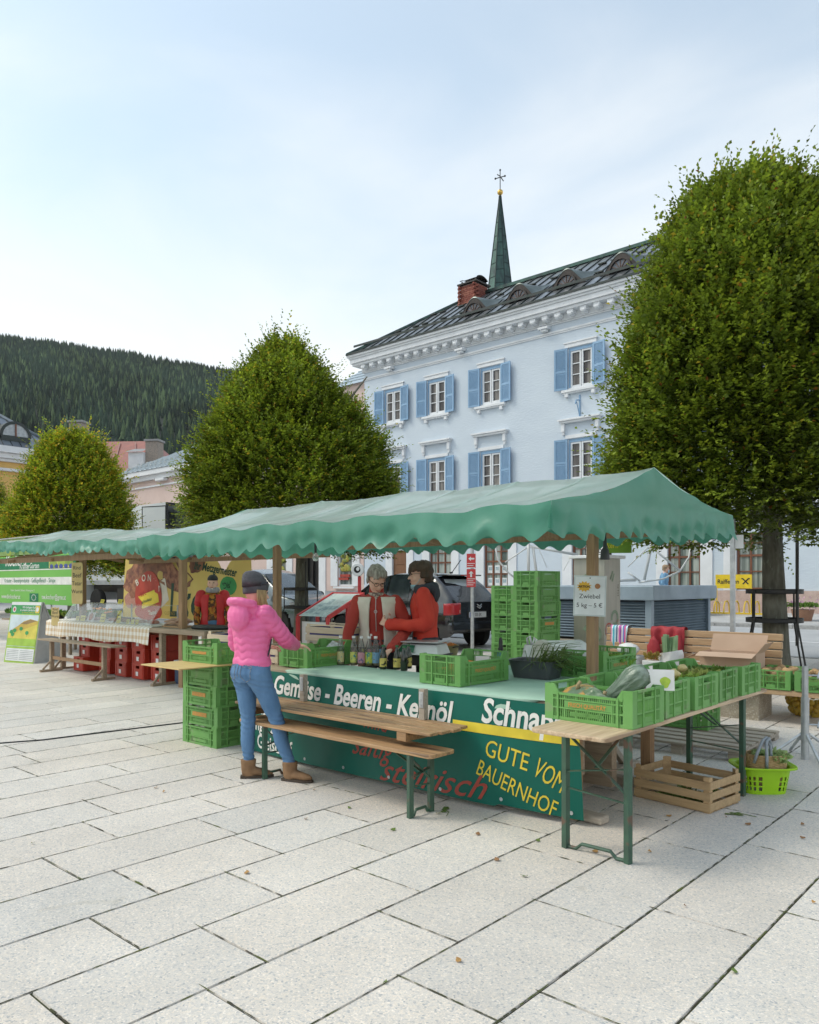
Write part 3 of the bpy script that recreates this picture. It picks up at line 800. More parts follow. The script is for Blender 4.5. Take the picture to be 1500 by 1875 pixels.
for i, (px, py, t, lab) in enumerate(((145, 790, 62, 'grey square chimney above the top of the left tree'), (283, 823, 66, 'mottled stone chimney between red roof and grey tin roof'))):
    p = at_d(px, py, t); b = MB(); b.bx(-0.55, 0.55, -0.55, 0.55, 0, p.z + 0.6, 0); b.bx(-0.65, 0.65, -0.65, 0.65, p.z + 0.62, p.z + 0.78, 1)
    if i: b.bx(-1.9, -0.56, -0.9, 0.3, 0, p.z - 0.35, 2); b.add([(-2.1, -1.1, p.z - 0.34), (-0.56, -1.1, p.z - 0.34), (-0.56, -0.2, p.z + 0.05), (-1.7, -0.2, p.z + 0.05)], [(0, 1, 2, 3)], 1)
    o = b.build('chimney_house', [M('chimney_stone', (0.36, 0.30, 0.25), (0.22, 0.2, 0.18), rough=0.9, scale=9, stretch=(1, 1, 3)), M('slab_grey', (0.3, 0.3, 0.3)), m_trim], loc=(p.x, p.y, 0)); o.rotation_euler = (0, 0, 0.6)
    tag(o, lab, 'chimney')
# church spire
p = at_d(916, 352, 75)
sp = empty('church_spire', (p.x, p.y, 0.6), 0.2, 'slender dark green copper church spire with gold ball and cross', 'church spire')
zt = p.z - 0.6; b = MB()
prof = [(2.75, zt - 20), (2.45, zt - 18.6), (1.20, zt - 9.2), (0.6, zt - 4.4), (0.16, zt - 1.0), (0.10, zt - 0.35)]
b.lathe(prof, n=8, m=0)
for j in range(8):
    a = 2 * math.pi * j / 8
    for (r0, z0), (r1, z1) in zip(prof[1:-1], prof[2:]): b.bar((r0 * math.cos(a), r0 * math.sin(a), z0), (r1 * math.cos(a), r1 * math.sin(a), z1), 0.07, m=1)
for k in range(26):
    f = k / 26; z = zt - 18.6 + 17.6 * f; r_ = np.interp(z, [q[1] for q in prof], [q[0] for q in prof])
    for j in range(8):
        if (j + k) % 2 == 0:
            a, a2 = 2 * math.pi * j / 8, 2 * math.pi * (j + 1) / 8
            b.bar(((r_ + 0.015) * math.cos(a), (r_ + 0.015) * math.sin(a), z), ((r_ + 0.015) * math.cos(a2), (r_ + 0.015) * math.sin(a2), z), 0.04, m=1)
b.build('spire', [m_copper, M('copper_dark', (0.02, 0.035, 0.035), rough=0.5, metal=0.4)], sp)
b = MB(); b.blob((0, 0, zt), 0.28, 14, 10); b.build('ball', m_gold, sp, smooth=True)
b = MB(); b.tube([(0, 0, zt - 0.4), (0, 0, zt + 2.15)], 0.045, 6); b.tube([(-0.5, 0, zt + 1.45), (0.5, 0, zt + 1.45)], 0.045, 6)
b.tube([(0.35, 0.0, zt + 1.0), (0, 0, zt + 1.55), (-0.3, 0, zt + 1.8)], 0.05, 6)
for s in (-1, 1): b.blob((0.5 * s, 0, zt + 1.45), 0.1, 6, 5)
b.blob((0, 0, zt + 2.15), 0.1, 6, 5); b.build('cross', m_iron, sp)
b = MB(); b.bx(-2.6, 2.6, -2.6, 2.6, 0, zt - 19.9); b.build('tower', M('tower_wall', (0.6, 0.58, 0.52)), sp)
crest_px = [-700, -300, 0, 60, 150, 250, 330, 410, 520, 640, 760, 1000]
crest_py = [560, 585, 622, 630, 642, 658, 668, 682, 702, 735, 790, 900]
def hill_pt(px, s):
    D = 900 + 1900 * s
    zc = EYE + (HZ - np.interp(px, crest_px, crest_py)) / FPX * 2800
    p = at_d(px, HZ, D)
    z = zc * (0.10 + 0.90 * s ** 0.92) + 14 * noise.noise(Vector((px * 0.012, s * 6, 0.3))) * s
    return Vector((p.x, p.y, z))
b = MB(); nu, nv = 60, 20
b.grid(lambda u, v: hill_pt(-700 + 1700 * u, v), nu, nv)
p1 = [hill_pt(-700 + 1700 * i / nu, 0) for i in range(nu + 1)]
b.add([(q.x, q.y, 0) for q in p1] + p1, [(i, i + 1, nu + 2 + i, nu + 1 + i) for i in range(nu)])
tag(b.build('mountain', M('forest_floor', (0.018, 0.030, 0.018), (0.012, 0.02, 0.014), rough=1.0, scale=0.02), smooth=True), kind='structure')
def forest():
    rg = np.random.default_rng(3); V = []; F = []; A = []
    N = 15000
    for i in range(N):
        px = rg.uniform(-260, 680); s = rg.random() ** 0.8
        p = hill_pt(px, s); h = rg.uniform(15, 30) * (0.9 + 0.25 * s); r_ = h * rg.uniform(0.15, 0.24)
        patch = noise.noise(Vector((px * 0.008, s * 5, 9.0)))
        sp_ = rg.random()
        lum = 0.65 + 0.75 * rg.random() + 0.6 * patch
        col = np.array((0.032, 0.054, 0.036)) if sp_ < 0.72 + 0.3 * patch else np.array((0.085, 0.125, 0.06))
        col = col * lum * (0.75 if s > 0.8 else 1.0)
        base = len(V); n = 6
        tiers = ((0.0, 1.0, 0.52), (0.28, 0.78, 0.78), (0.55, 0.5, 1.0)) if s < 0.6 else ((0.05, 1.0, 0.66), (0.42, 0.62, 1.0))
        for z0, rr_, z1 in tiers:
            k = len(V); a0 = rg.random() * 6
            for j in range(n):
                a = a0 + 2 * math.pi * j / n; q = r_ * rr_ * rg.uniform(0.75, 1.2)
                V.append((p.x + q * math.cos(a), p.y + q * math.sin(a), p.z + h * (z0 + rg.uniform(-0.03, 0.03))))
            V.append((p.x, p.y, p.z + h * z1))
            for j in range(n): F.append((k + j, k + (j + 1) % n, k + n))
        A += [(*col, 1)] * (len(V) - base)
    me = bpy.data.meshes.new('forest'); me.from_pydata(V, [], F)
    ca = me.color_attributes.new('leaf', 'FLOAT_COLOR', 'POINT'); ca.data.foreach_set('color', np.array(A, dtype=np.float32).ravel())
    m = bpy.data.materials.new('conifers'); m.use_nodes = True; n_ = m.node_tree.nodes
    at = n_.new('ShaderNodeAttribute'); at.attribute_name = 'leaf'
    m.node_tree.links.new(at.outputs['Color'], n_['Principled BSDF'].inputs['Base Color']); n_['Principled BSDF'].inputs['Roughness'].default_value = 1.0
    n_['Principled BSDF'].inputs['Specular IOR Level'].default_value = 0.1
    me.materials.append(m); o = bpy.data.objects.new('forest', me); C.objects.link(o); tag(o, kind='stuff')
forest()
def leaf_material(name, rough=0.5):
    m = bpy.data.materials.new(name); m.use_nodes = True
    n = m.node_tree.nodes; l = m.node_tree.links; b = n['Principled BSDF']
    at = n.new('ShaderNodeAttribute'); at.attribute_name = 'leaf'
    l.new(at.outputs['Color'], b.inputs['Base Color']); b.inputs['Roughness'].default_value = rough; b.inputs['Specular IOR Level'].default_value = 0.35
    tr = n.new('ShaderNodeBsdfTranslucent'); mx = n.new('ShaderNodeMixShader'); mx.inputs[0].default_value = 0.30
    hs = n.new('ShaderNodeHueSaturation'); hs.inputs['Value'].default_value = 1.5; l.new(at.outputs['Color'], hs.inputs['Color']); l.new(hs.outputs[0], tr.inputs['Color'])
    l.new(b.outputs[0], mx.inputs[1]); l.new(tr.outputs[0], mx.inputs[2]); l.new(mx.outputs[0], n['Material Output'].inputs['Surface'])
    return m
m_leaf = leaf_material('hornbeam_leaf')
m_bark = M('bark', (0.17, 0.165, 0.13), (0.09, 0.088, 0.065), rough=0.95, scale=5, stretch=(2.2, 2.2, 0.7), bump=0.7, bscale=14, speck=(9, (0.17, 0.18, 0.14), 0.6))
def leaves_mesh(name, P, D, Sd, L, W, col, parent, mat, droop=0.25):
    """P base, D direction, Sd side vector (n,3); folded four-corner leaves"""
    n = len(P); up = np.cross(D, Sd); up /= np.linalg.norm(up, axis=1, keepdims=True) + 1e-9
    L = L[:, None]; W = W[:, None]
    mid = P + D * L * 0.5
    V = np.empty((n, 4, 3), np.float32)
    V[:, 0] = P; V[:, 1] = mid + Sd * W * 0.5 + up * W * 0.16; V[:, 2] = P + D * L - up * L * droop * 0.5; V[:, 3] = mid - Sd * W * 0.5 + up * W * 0.16
    me = bpy.data.meshes.new(name)
    me.vertices.add(n * 4); me.vertices.foreach_set('co', V.ravel())
    idx = np.arange(n)[:, None] * 4
    F = np.concatenate([idx + np.array([[0, 1, 2]]), idx + np.array([[0, 2, 3]])], axis=1).reshape(-1)
    me.loops.add(len(F)); me.loops.foreach_set('vertex_index', F.astype(np.int32))
    me.polygons.add(len(F) // 3); me.polygons.foreach_set('loop_start', np.arange(0, len(F), 3, dtype=np.int32)); me.polygons.foreach_set('loop_total', np.full(len(F) // 3, 3, dtype=np.int32))
    me.update(calc_edges=True); me.validate()
    ca = me.color_attributes.new('leaf', 'FLOAT_COLOR', 'POINT')
    cc = np.ones((n, 4, 4), np.float32); cc[:, :, :3] = col[:, None, :]
    ca.data.foreach_set('color', cc.ravel())
    me.materials.append(mat)
    o = bpy.data.objects.new(name, me); C.objects.link(o); o.parent = parent
    return o
PROF_H = np.array([-0.02, 0.0, 0.06, 0.16, 0.3, 0.45, 0.6, 0.75, 0.87, 0.95, 1.0])
PROF_R = np.array([0.55, 0.82, 0.96, 1.0, 0.96, 0.88, 0.77, 0.62, 0.49, 0.35, 0.10])
def tree(loc, Rr, z0, z1, n_shoot, leafL, label, seed, trunk_r=0.16, yellow=0.02, tint=(1, 1, 1), group='clipped trees along the square', lean=(0, 0), prof=None):
    PROF_R = globals()['PROF_R'] if prof is None else np.array(prof)
    rg = np.random.default_rng(seed)
    t = empty('hornbeam_tree', loc, 0, label, 'tree', group)
    gz = loc[2]
    b = MB(); pts = []; rad = []
    for k in range(9):
        f = k / 8; pts.append((0.03 * math.sin(3 * f + seed), 0.03 * math.cos(2 * f), (z0 + 0.6 - gz) * f)); rad.append(trunk_r * (1.22 - 0.5 * f if f > 0.08 else 1.35))
    b.tube(pts, rad, 14)
    for k in range(9):
        a = 2.4 * k; q = 0.5 + 0.06 * k; h = z0 + 0.3 + 0.25 * k - gz
        b.tube([(0, 0, h - 0.2), (0.3 * q * Rr * math.cos(a), 0.3 * q * Rr * math.sin(a), h + 0.6), (0.75 * q * Rr * math.cos(a), 0.75 * q * Rr * math.sin(a), min(h + 2.0, z1 - gz - 0.8))], [0.07, 0.05, 0.015], 7)
    b.tube([(0, 0, z0 + 0.4 - gz), (0.05, 0.05, (z0 + z1) / 2 - gz), (0, 0, z1 - gz - 0.9)], [trunk_r * 0.8, 0.07, 0.02], 8)
    b.build('trunk', m_bark, t, smooth=True)
    # shoots
    n = n_shoot
    hs = rg.random(n * 3); keep = rg.random(n * 3) < np.interp(hs, PROF_H, PROF_R) ** 0.8 + 0.1; hs = hs[keep][:n]; n = len(hs)
    an = rg.random(n) * 2 * np.pi
    depth = np.abs(rg.normal(0, 0.09, n)); depth[: n // 4] = rg.uniform(0.15, 0.45, n // 4)
    lump = np.array([noise.noise(Vector((math.cos(a) * 1.6 + seed, math.sin(a) * 1.6, h * 3.4))) for a, h in zip(an, hs)])
    lump2 = np.array([noise.noise(Vector((math.cos(a) * 4.2 + seed, math.sin(a) * 4.2, h * 9))) for a, h in zip(an, hs)])
    rad_ = Rr * np.interp(hs, PROF_H, PROF_R) * (1 - depth) * (1 + 0.15 * lump + 0.15 * lump2)
    P = np.stack([rad_ * np.cos(an) + lean[0] * hs, rad_ * np.sin(an) + lean[1] * hs, z0 - gz + (z1 - z0) * hs + 0.15 * lump2], 1)
    # underside ragged
    P[:, 2] += np.where(hs < 0.05, rg.uniform(-0.2, 0.3, n), 0)
    out = np.stack([np.cos(an), np.sin(an), np.zeros(n)], 1)
    upw = 0.35 + 1.0 * hs[:, None]
    D = out * (0.9 - 0.55 * hs[:, None]) + np.array([[0, 0, 1]]) * upw + rg.normal(0, 0.36, (n, 3))
    D /= np.linalg.norm(D, axis=1, keepdims=True)
    Ls = rg.uniform(3.2, 6.2, n) * leafL
    big = rg.random(n) < 0.10; Ls[big] *= 1.75
    side = np.cross(D, np.array([[0, 0, 1.0]]) + rg.normal(0, 0.35, (n, 3))); side /= np.linalg.norm(side, axis=1, keepdims=True)
    upv = np.cross(side, D)
    m_ = 12
    f = (np.arange(m_)[None, :] + 0.5) / m_ + rg.uniform(-0.03, 0.03, (n, m_))
    sg = np.where(np.arange(m_) % 2 == 0, 1.0, -1.0)[None, :, None]
    base = P[:, None, :] + D[:, None, :] * (Ls[:, None, None] * f[:, :, None]) - np.array([0, 0, 1.0]) * (0.12 * Ls[:, None, None] * f[:, :, None] ** 2)
    ld = D[:, None, :] * (0.55 + 0.5 * f[:, :, None]) + side[:, None, :] * sg * (1.0 - 0.5 * f[:, :, None]) + np.array([0, 0, -0.18]) + rg.normal(0, 0.22, (n, m_, 3))
    ld /= np.linalg.norm(ld, axis=2, keepdims=True)
    nrm = upv[:, None, :] * 0.8 + np.array([0, 0, 0.6]) + rg.normal(0, 0.3, (n, m_, 3))
    ls = np.cross(nrm, ld); ls /= np.linalg.norm(ls, axis=2, keepdims=True) + 1e-9
    LL = leafL * rg.uniform(0.75, 1.2, (n, m_)) * (1.05 - 0.35 * f)
    WW = LL * rg.uniform(0.58, 0.72, (n, m_))
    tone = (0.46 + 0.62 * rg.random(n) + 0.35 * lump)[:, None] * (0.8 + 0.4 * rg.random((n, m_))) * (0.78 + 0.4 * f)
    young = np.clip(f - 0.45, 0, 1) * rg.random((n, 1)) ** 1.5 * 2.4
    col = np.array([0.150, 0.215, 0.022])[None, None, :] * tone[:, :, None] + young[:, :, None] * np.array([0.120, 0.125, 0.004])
    ye = rg.random((n, m_)) < (yellow * (0.3 + 2.2 * np.clip(lump + 0.35, 0, 1)))[:, None]
    col[ye] = np.array([0.46, 0.36, 0.035]) * rg.uniform(0.5, 1.05, (int(ye.sum()), 1))
    br = rg.random((n, m_)) < 0.006; col[br] = (0.22, 0.09, 0.02)
    col = col * np.array(tint)
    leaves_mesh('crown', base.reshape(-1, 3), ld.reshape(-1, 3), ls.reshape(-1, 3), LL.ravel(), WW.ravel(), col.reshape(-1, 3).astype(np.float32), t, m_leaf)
    return t
tree((-3.78, 12.67, rise(12.67)), 2.30, 2.35, 7.55, 21000, 0.092, 'largest hornbeam tree standing right behind the vegetable stall', 21, 0.17, lean=(-0.33, -0.30))
tree((-14.6, 12.35, rise(12.35)), 2.42, 2.45, 7.30, 16000, 0.096, 'middle hornbeam tree in front of the pink house', 5, 0.16, yellow=0.035, tint=(1.12, 1.10, 1), prof=[.55, .82, .96, 1, .95, .86, .71, .52, .30, .16, .05], lean=(-0.36, -0.32))
tree((-27.0, 12.4, rise(12.4)), 1.95, 2.0, 6.6, 7500, 0.12, 'yellowing hornbeam tree in front of the yellow house', 9, 0.15, yellow=0.16, tint=(1.5, 1.42, 1.1))
tree((-37.2, 12.6, rise(12.6)), 2.0, 2.0, 6.2, 3500, 0.14, 'farthest hornbeam tree cut off by the left picture edge', 14, 0.15, yellow=0.2, tint=(1.2, 1.05, 1))
b = MB(); b.bx(-4600, 900, -500, 3300, -1, 1150)
m = bpy.data.materials.new('valley_haze'); m.use_nodes = True
m.node_tree.nodes.remove(m.node_tree.nodes['Principled BSDF'])
pv = m.node_tree.nodes.new('ShaderNodeVolumePrincipled'); pv.inputs['Color'].default_value = (0.90, 0.94, 1.0, 1); pv.inputs['Density'].default_value = 0.00002
m.node_tree.links.new(pv.outputs[0], m.node_tree.nodes['Material Output'].inputs['Volume'])
hz_o = tag(b.build('haze', m), kind='stuff')
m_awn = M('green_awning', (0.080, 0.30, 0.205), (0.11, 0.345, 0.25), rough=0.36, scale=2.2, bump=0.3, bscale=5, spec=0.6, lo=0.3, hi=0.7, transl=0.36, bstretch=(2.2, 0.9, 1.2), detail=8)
m_awn_top = M('sky_sheen_awning', (0.64, 0.75, 0.71), (0.45, 0.62, 0.55), rough=0.28, scale=1.3, bump=0.35, bscale=4, spec=0.7, coat=0.3, lo=0.3, hi=0.7, stretch=(2.5, 0.8, 1), transl=0.48, bstretch=(2.6, 0.7, 1), detail=8)  # slopes coloured pale for the sky's glancing reflection, not sun-faded
m_post = wood('weathered_post', (0.38, 0.235, 0.125), (0.25, 0.15, 0.08), 'Z', jit=0.1)
m_plank = wood('weathered_plank', (0.40, 0.31, 0.215), (0.26, 0.20, 0.14), 'X')
m_plank_y = wood('weathered_plank_away', (0.40, 0.31, 0.215), (0.26, 0.20, 0.14), 'Y')
m_bench = wood('varnished_bench', (0.50, 0.31, 0.155), (0.29, 0.165, 0.08), 'X', rough=0.5, stain=(0.20, 0.125, 0.07))
m_table = wood('beer_table_wood', (0.58, 0.44, 0.29), (0.40, 0.28, 0.17), 'Y', rough=0.5, stain=(0.30, 0.20, 0.12))
m_grey_wood = wood('grey_wood', (0.48, 0.42, 0.34), (0.34, 0.29, 0.23), 'X', jit=0.15)
m_steel_green = M('green_steel', (0.055, 0.125, 0.080), (0.045, 0.085, 0.06), rough=0.45, scale=7, spec=0.4, speck=(9, (0.13, 0.085, 0.06), 0.58))
m_galv = M('galvanised', (0.58, 0.60, 0.60), (0.44, 0.46, 0.47), rough=0.38, metal=0.6, scale=12)
m_crate = M('crate_green', (0.125, 0.315, 0.075), (0.15, 0.35, 0.10), rough=0.5, scale=5, jit=0.10, speck=(9, (0.19, 0.31, 0.13), 0.63), spec=0.45)
m_print = M('orange_print', (0.62, 0.26, 0.06), (0.45, 0.28, 0.07), rough=0.6, scale=40)
m_banner = M('teal_banner', (0.003, 0.098, 0.070), (0.005, 0.125, 0.092), rough=0.42, scale=1.5, bump=0.12, bscale=4, spec=0.28)
m_lwhite = M('lettering_white', (0.80, 0.79, 0.74), rough=0.5)
m_lyel = M('lettering_yellow', (0.72, 0.56, 0.04), rough=0.5)
m_lred = M('lettering_red', (0.34, 0.05, 0.03), rough=0.5)
m_cloth = M('pale_green_cloth', (0.37, 0.54, 0.43), (0.32, 0.48, 0.385), rough=0.75, scale=5, bump=0.1, bscale=60)
m_black = M('black_plastic', (0.022, 0.022, 0.024), (0.03, 0.03, 0.03), rough=0.45)
m_wplast = M('white_plastic', (0.74, 0.75, 0.74), (0.66, 0.67, 0.67), rough=0.35, scale=6)
m_ink = M('black_ink', (0.03, 0.03, 0.03), rough=0.6)
def canopy(FR, FL, RR_, RL, BR, BL, seed, bays, drop=0.21, endr=True, endl=True, scal=0.235):
    b = MB()
    FR, FL, RR_, RL, BR, BL = map(Vector, (FR, FL, RR_, RL, BR, BL))
    nu, nv = 100, 14
    def nz_(p, k): return noise.noise(Vector((p.x * k + seed, p.y * k, p.z * k)))
    def top(u, v):           # v 0 front eave, .5 ridge, 1 back eave
        f, r, k = FR.lerp(FL, u), RR_.lerp(RL, u), BR.lerp(BL, u)
        if v <= 0.5: t = v * 2; p = f.lerp(r, t)
        else: t = (1 - v) * 2; p = k.lerp(r, t)
        sag = 0.055 * math.sin(math.pi * t) + 0.03 * (1 - abs(2 * ((u * bays) % 1) - 1)) * (0.35 + 0.65 * t)
        p = p.copy(); p.z -= sag
        p.z += 0.022 * nz_(p, 2.1) + 0.010 * nz_(p, 6.0)
        p.z += 0.012 * math.sin(u * bays * 13 + v * 7 + seed) * (1 - t)
        return p
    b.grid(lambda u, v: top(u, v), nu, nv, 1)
    def hang(p, out, s, w_, total):      # point of the valance: s along, w_ 0..1 downwards
        wav = 0.5 - 0.5 * math.cos(2 * math.pi * s / scal + 0.9 * noise.noise(Vector((s * 0.9, seed, 3))))
        d = drop + 0.055 * wav - 0.02 + 0.05 * nz_(Vector((s, seed, 0)), 1.3)
        fold = 0.014 * math.sin(s * 2 * math.pi / scal + 1.1 + seed) + 0.075 * nz_(Vector((s * 2.2, w_ * 1.5, seed)), 1.0) + 0.008 * nz_(Vector((s * 7, w_ * 3, seed)), 1.0)
        q = p + out * (0.02 * math.sin(w_ * 1.6) + fold * w_)
        q.z -= d * w_
        return q
    nw = 6
    for k in range(1, bays * 2):      # lapped seams across the sheet
        u0 = k / (bays * 2) + 0.01 * math.sin(k * 5)
        b.grid(lambda u, v: tuple(top(u0 + 0.006 * u, v) + Vector((0, 0, 0.005))), 1, 40, 1)
    L = (FR - FL).length; N = int(L / scal * 12)
    of = Vector((0, -1, 0)); ob = Vector((0, 1, 0))
    b.grid(lambda u, v: hang(top(u, 0), of, u * L, v, L), N, nw)
    b.grid(lambda u, v: hang(top(u, 1), ob, u * L + 0.07, v, L), N, nw)
    for do, uu, sg in ((endr, 0, 1), (endl, 1, -1)):
        if not do: continue
        o_ = Vector((sg, 0, 0)); D = (top(uu, 0) - top(uu, 1)).length; n2 = int(D / scal * 12)
        lo = min(top(uu, 0).z, top(uu, 1).z)
        def gable(u, v):
            p = top(uu, u); base = top(uu, 0).lerp(top(uu, 1), u)
            t = min(v / 0.55, 1.0)
            if v <= 0.55:
                q = p.lerp(Vector((p.x, p.y, base.z)), t)
                q.x += sg * (0.03 * math.sin(math.pi * t) * (p.z - base.z) * 2 + 0.02 * nz_(q, 3))
                return q
            w_ = (v - 0.55) / 0.45
            q = Vector((p.x, p.y, base.z)); q.x += sg * 0.02 * nz_(q, 3)
            return hang(q, o_, u * D, w_, D)
        b.grid(gable, n2, 14)
    return b
A1 = dict(FR=(-2.6, 4.25, 2.15), FL=(-8.0, 4.40, 2.14), RR_=(-2.6, 5.76, 2.52), RL=(-7.62, 5.62, 2.52), BR=(-2.58, 7.42, 2.26), BL=(-7.7, 7.3, 2.24))
stall = empty('market_stall', (-3.11, 5.72, 0), 0, 'vegetable stall with long green scalloped awning on wooden posts', 'market stall')
SO = Vector((-3.11, 5.72, 0))
def part(bm, name, mats, root, off, **k):
    bm.v = [(x - off[0], y - off[1], z - off[2]) for x, y, z in bm.v]
    return bm.build(name, mats, root, **k)
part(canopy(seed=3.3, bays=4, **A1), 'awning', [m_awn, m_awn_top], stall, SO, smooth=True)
for x, y in ((-3.11, 5.72), (-7.10, 5.65)):
    b = MB(); b.bx(x - 0.038, x + 0.038, y - 0.038, y + 0.038, 0.06, 2.44)
    part(b, 'post', m_post, stall, SO, bevel=0.006)
for x, y in ((-3.11, 5.72), (-7.10, 5.65)):
    b = MB(); b.bx(x - 0.06, x + 0.06, y - 0.75, y + 0.75, 0.0, 0.06); b.bx(x - 0.45, x + 0.65, y + 0.05, y + 0.13, 0.0, 0.07)
    b.bar((x, y - 0.55, 0.06), (x, y - 0.04, 0.5), 0.05); b.bar((x, y + 0.55, 0.06), (x, y + 0.04, 0.5), 0.05)
    part(b, 'foot_beam', m_grey_wood, stall, SO, bevel=0.006)
b = MB()
b.bar((-2.7, 5.74, 2.37), (-7.5, 5.62, 2.37), 0.06, 0.08); b.bar((-2.95, 4.40, 2.035), (-7.75, 4.54, 2.03), 0.04, 0.06); b.bar((-2.95, 7.22, 2.11), (-7.6, 7.12, 2.10), 0.04, 0.06)
for x in (-2.85, -4.3, -5.9, -7.5):
    yy = 5.74 + (x + 2.6) * 0.024
    b.bar((x, 4.45, 2.06), (x, yy, 2.33), 0.04, 0.05); b.bar((x, 7.15, 2.10), (x, yy, 2.32), 0.04, 0.05)
for x, y in ((-3.11, 5.72), (-7.10, 5.65)):
    b.bar((x - 0.3, y, 2.38), (x, y, 2.1), 0.04, 0.05)
part(b, 'roof_frame', m_post, stall, SO)
b = MB()
def boards(b, x0, x1, y0, y1, z, n):
    w_ = (y1 - y0) / n
    for i in range(n): b.bx(x0 + 0.01 * (i % 2), x1 - 0.012 * ((i + 1) % 3), y0 + w_ * i + 0.003, y0 + w_ * (i + 1) - 0.003, z - 0.025, z)
boards(b, -6.42, -2.78, 4.62, 5.28, 0.81, 5); boards(b, -4.42, -2.78, 5.285, 6.5, 0.81, 8); boards(b, -6.42, -5.75, 5.285, 6.4, 0.81, 7)
b.bar((-6.42, 4.60, 0.765), (-2.76, 4.60, 0.765), 0.03, 0.09)
part(b, 'counter_top', m_plank, stall, SO)
for x in (-6.3, -2.72):
    for y in (4.75, 5.9):
        b = MB(); b.bx(x - 0.04, x + 0.04, y - 0.04, y + 0.04, 0.0, 0.78); part(b, 'counter_leg', m_post, stall, SO)
b = MB(); b.box((-2.80, 4.78, 0.03), (0.62, 0.11, 0.055), R(-4)); part(b, 'counter_foot', m_grey_wood, stall, SO, bevel=0.015)
b = MB(); b.bx(-3.05, -2.80, 5.45, 5.53, 0.06, 0.8); b.bx(-2.98, -2.88, 5.1, 5.18, 0.2, 0.78); part(b, 'strut', m_plank, stall, SO)
for x in (-5.24, -3.85):
    b = MB(); b.bx(x - 0.027, x + 0.027, 4.44, 4.485, 0.589, 0.82); part(b, 'upright', m_grey_wood, stall, SO)
    b = MB(); b.bx(x - 0.02, x + 0.02, 4.434, 4.439, 0.68, 0.8)
    for k in range(3): b.lathe([(0.006, -0.004), (0.006, 0)], (x, 4.433, 0.70 + 0.04 * k), 6, 0, 'Y')
    part(b, 'bracket', m_galv, stall, SO)
# slatted shelf fixed to the uprights
b = MB()
for i in range(4):
    y = 4.065 + 0.112 * i
    b.bx(-5.70 + 0.02 * (i % 2), -3.45 + 0.015 * (i % 3), y, y + 0.094, 0.565, 0.587)
for x in (-5.45, -3.72): b.bx(x - 0.045, x + 0.045, 4.07, 4.5, 0.50, 0.563)
part(b, 'slatted_shelf', m_bench, stall, SO, bevel=0.004)
# banner along the front
def ban_y(X, z):
    yb = 4.46 + (0.18 * ((X + 4.3) / 1.75) ** 2 if X > -4.3 else 0.13 * ((X + 4.3) / 2.0) ** 2)
    f = min(max(z / 0.8, 0), 1)
    return yb * (1 - f) + 4.555 * f + 0.010 * noise.noise(Vector((X * 1.6, z * 2, 1))) - 0.010 * abs(noise.noise(Vector((X * 1.3 + z * 2, 4, 2))))
BZ = lambda X: 0.028 + 0.018 * math.cos((X + 4.2) * 1.3) + (0.02 if X > -3.2 else 0)
b = MB()
b.grid(lambda u, v: (-6.30 + 3.72 * u, ban_y(-6.30 + 3.72 * u, BZ(-6.30 + 3.72 * u) + v * (0.80 - BZ(-6.30 + 3.72 * u))), BZ(-6.30 + 3.72 * u) + v * (0.80 - BZ(-6.30 + 3.72 * u))), 90, 16, 0)
def onban(x0, z0, rot=0.0, arc=0.0):
    def f(u, v):
        c, s = math.cos(rot), math.sin(rot)
        X = x0 + u * c - v * s; z = z0 + u * s + v * c - arc * u * u
        return (X, ban_y(X, z) - 0.0045, z)
    return f
b.text('Gemüse - Beeren - Kernöl', 0.235, onban(-5.77, 0.605, -0.015), 1, bold=0.006, shear=0.14, wide=0.84)
b.text('Schnaps', 0.245, onban(-3.37, 0.62, -0.02), 1, bold=0.006, shear=0.14, wide=0.86)
b.grid(lambda u, v: (-3.62 + 1.04 * u, ban_y(-3.62 + 1.04 * u, 0.53 + 0.075 * v + 0.01) - 0.004, 0.535 + 0.07 * v + 0.02 * (u - 0.3) ** 2), 14, 1, 2)
for txt, x0, z0, rt, sz, ft in (('GUTE', -3.33, 0.385, -0.18, 0.175, 0.36), ('VOM', -2.94, 0.305, -0.45, 0.20, 0.23), ('BAUERNHOF', -3.40, 0.245, -0.33, 0.165, 0.655)):
    b.text(txt, sz, onban(x0, z0, rt, 0.0), 2, fit=ft)
b.text('mild', 0.2, onban(-4.55, 0.44, -0.05), 3, shear=0.45, wide=0.8)
b.text('saftig', 0.25, onban(-4.66, 0.215, 0.0), 3, bold=0.001, shear=0.5, wide=0.85)
b.text('steirisch', 0.25, onban(-4.33, 0.055, 0.012), 3, fit=1.04, bold=0.001, shear=0.5)
for txt, x0, z0 in (('ng', -6.00, 0.385), ('ding.  25', -6.17, 0.225), ('00 Gleisdorf', -6.22, 0.06)):
    b.text(txt, 0.185, onban(x0, z0, 0.0), 1, bold=0.003, wide=0.82)
for k in range(8):
    X = -6.3 + 0.52 * k
    b.lathe([(0.006, -0.002), (0.014, -0.002), (0.014, 0)], (X, ban_y(X, BZ(X) + 0.04) - 0.004, BZ(X) + 0.04), 10, 4, 'Y')
tag(b.build('stall_banner', [m_banner, m_lwhite, m_lyel, m_lred, m_galv], smooth=30), 'teal banner with white and yellow lettering hung along the stall counter', 'banner')
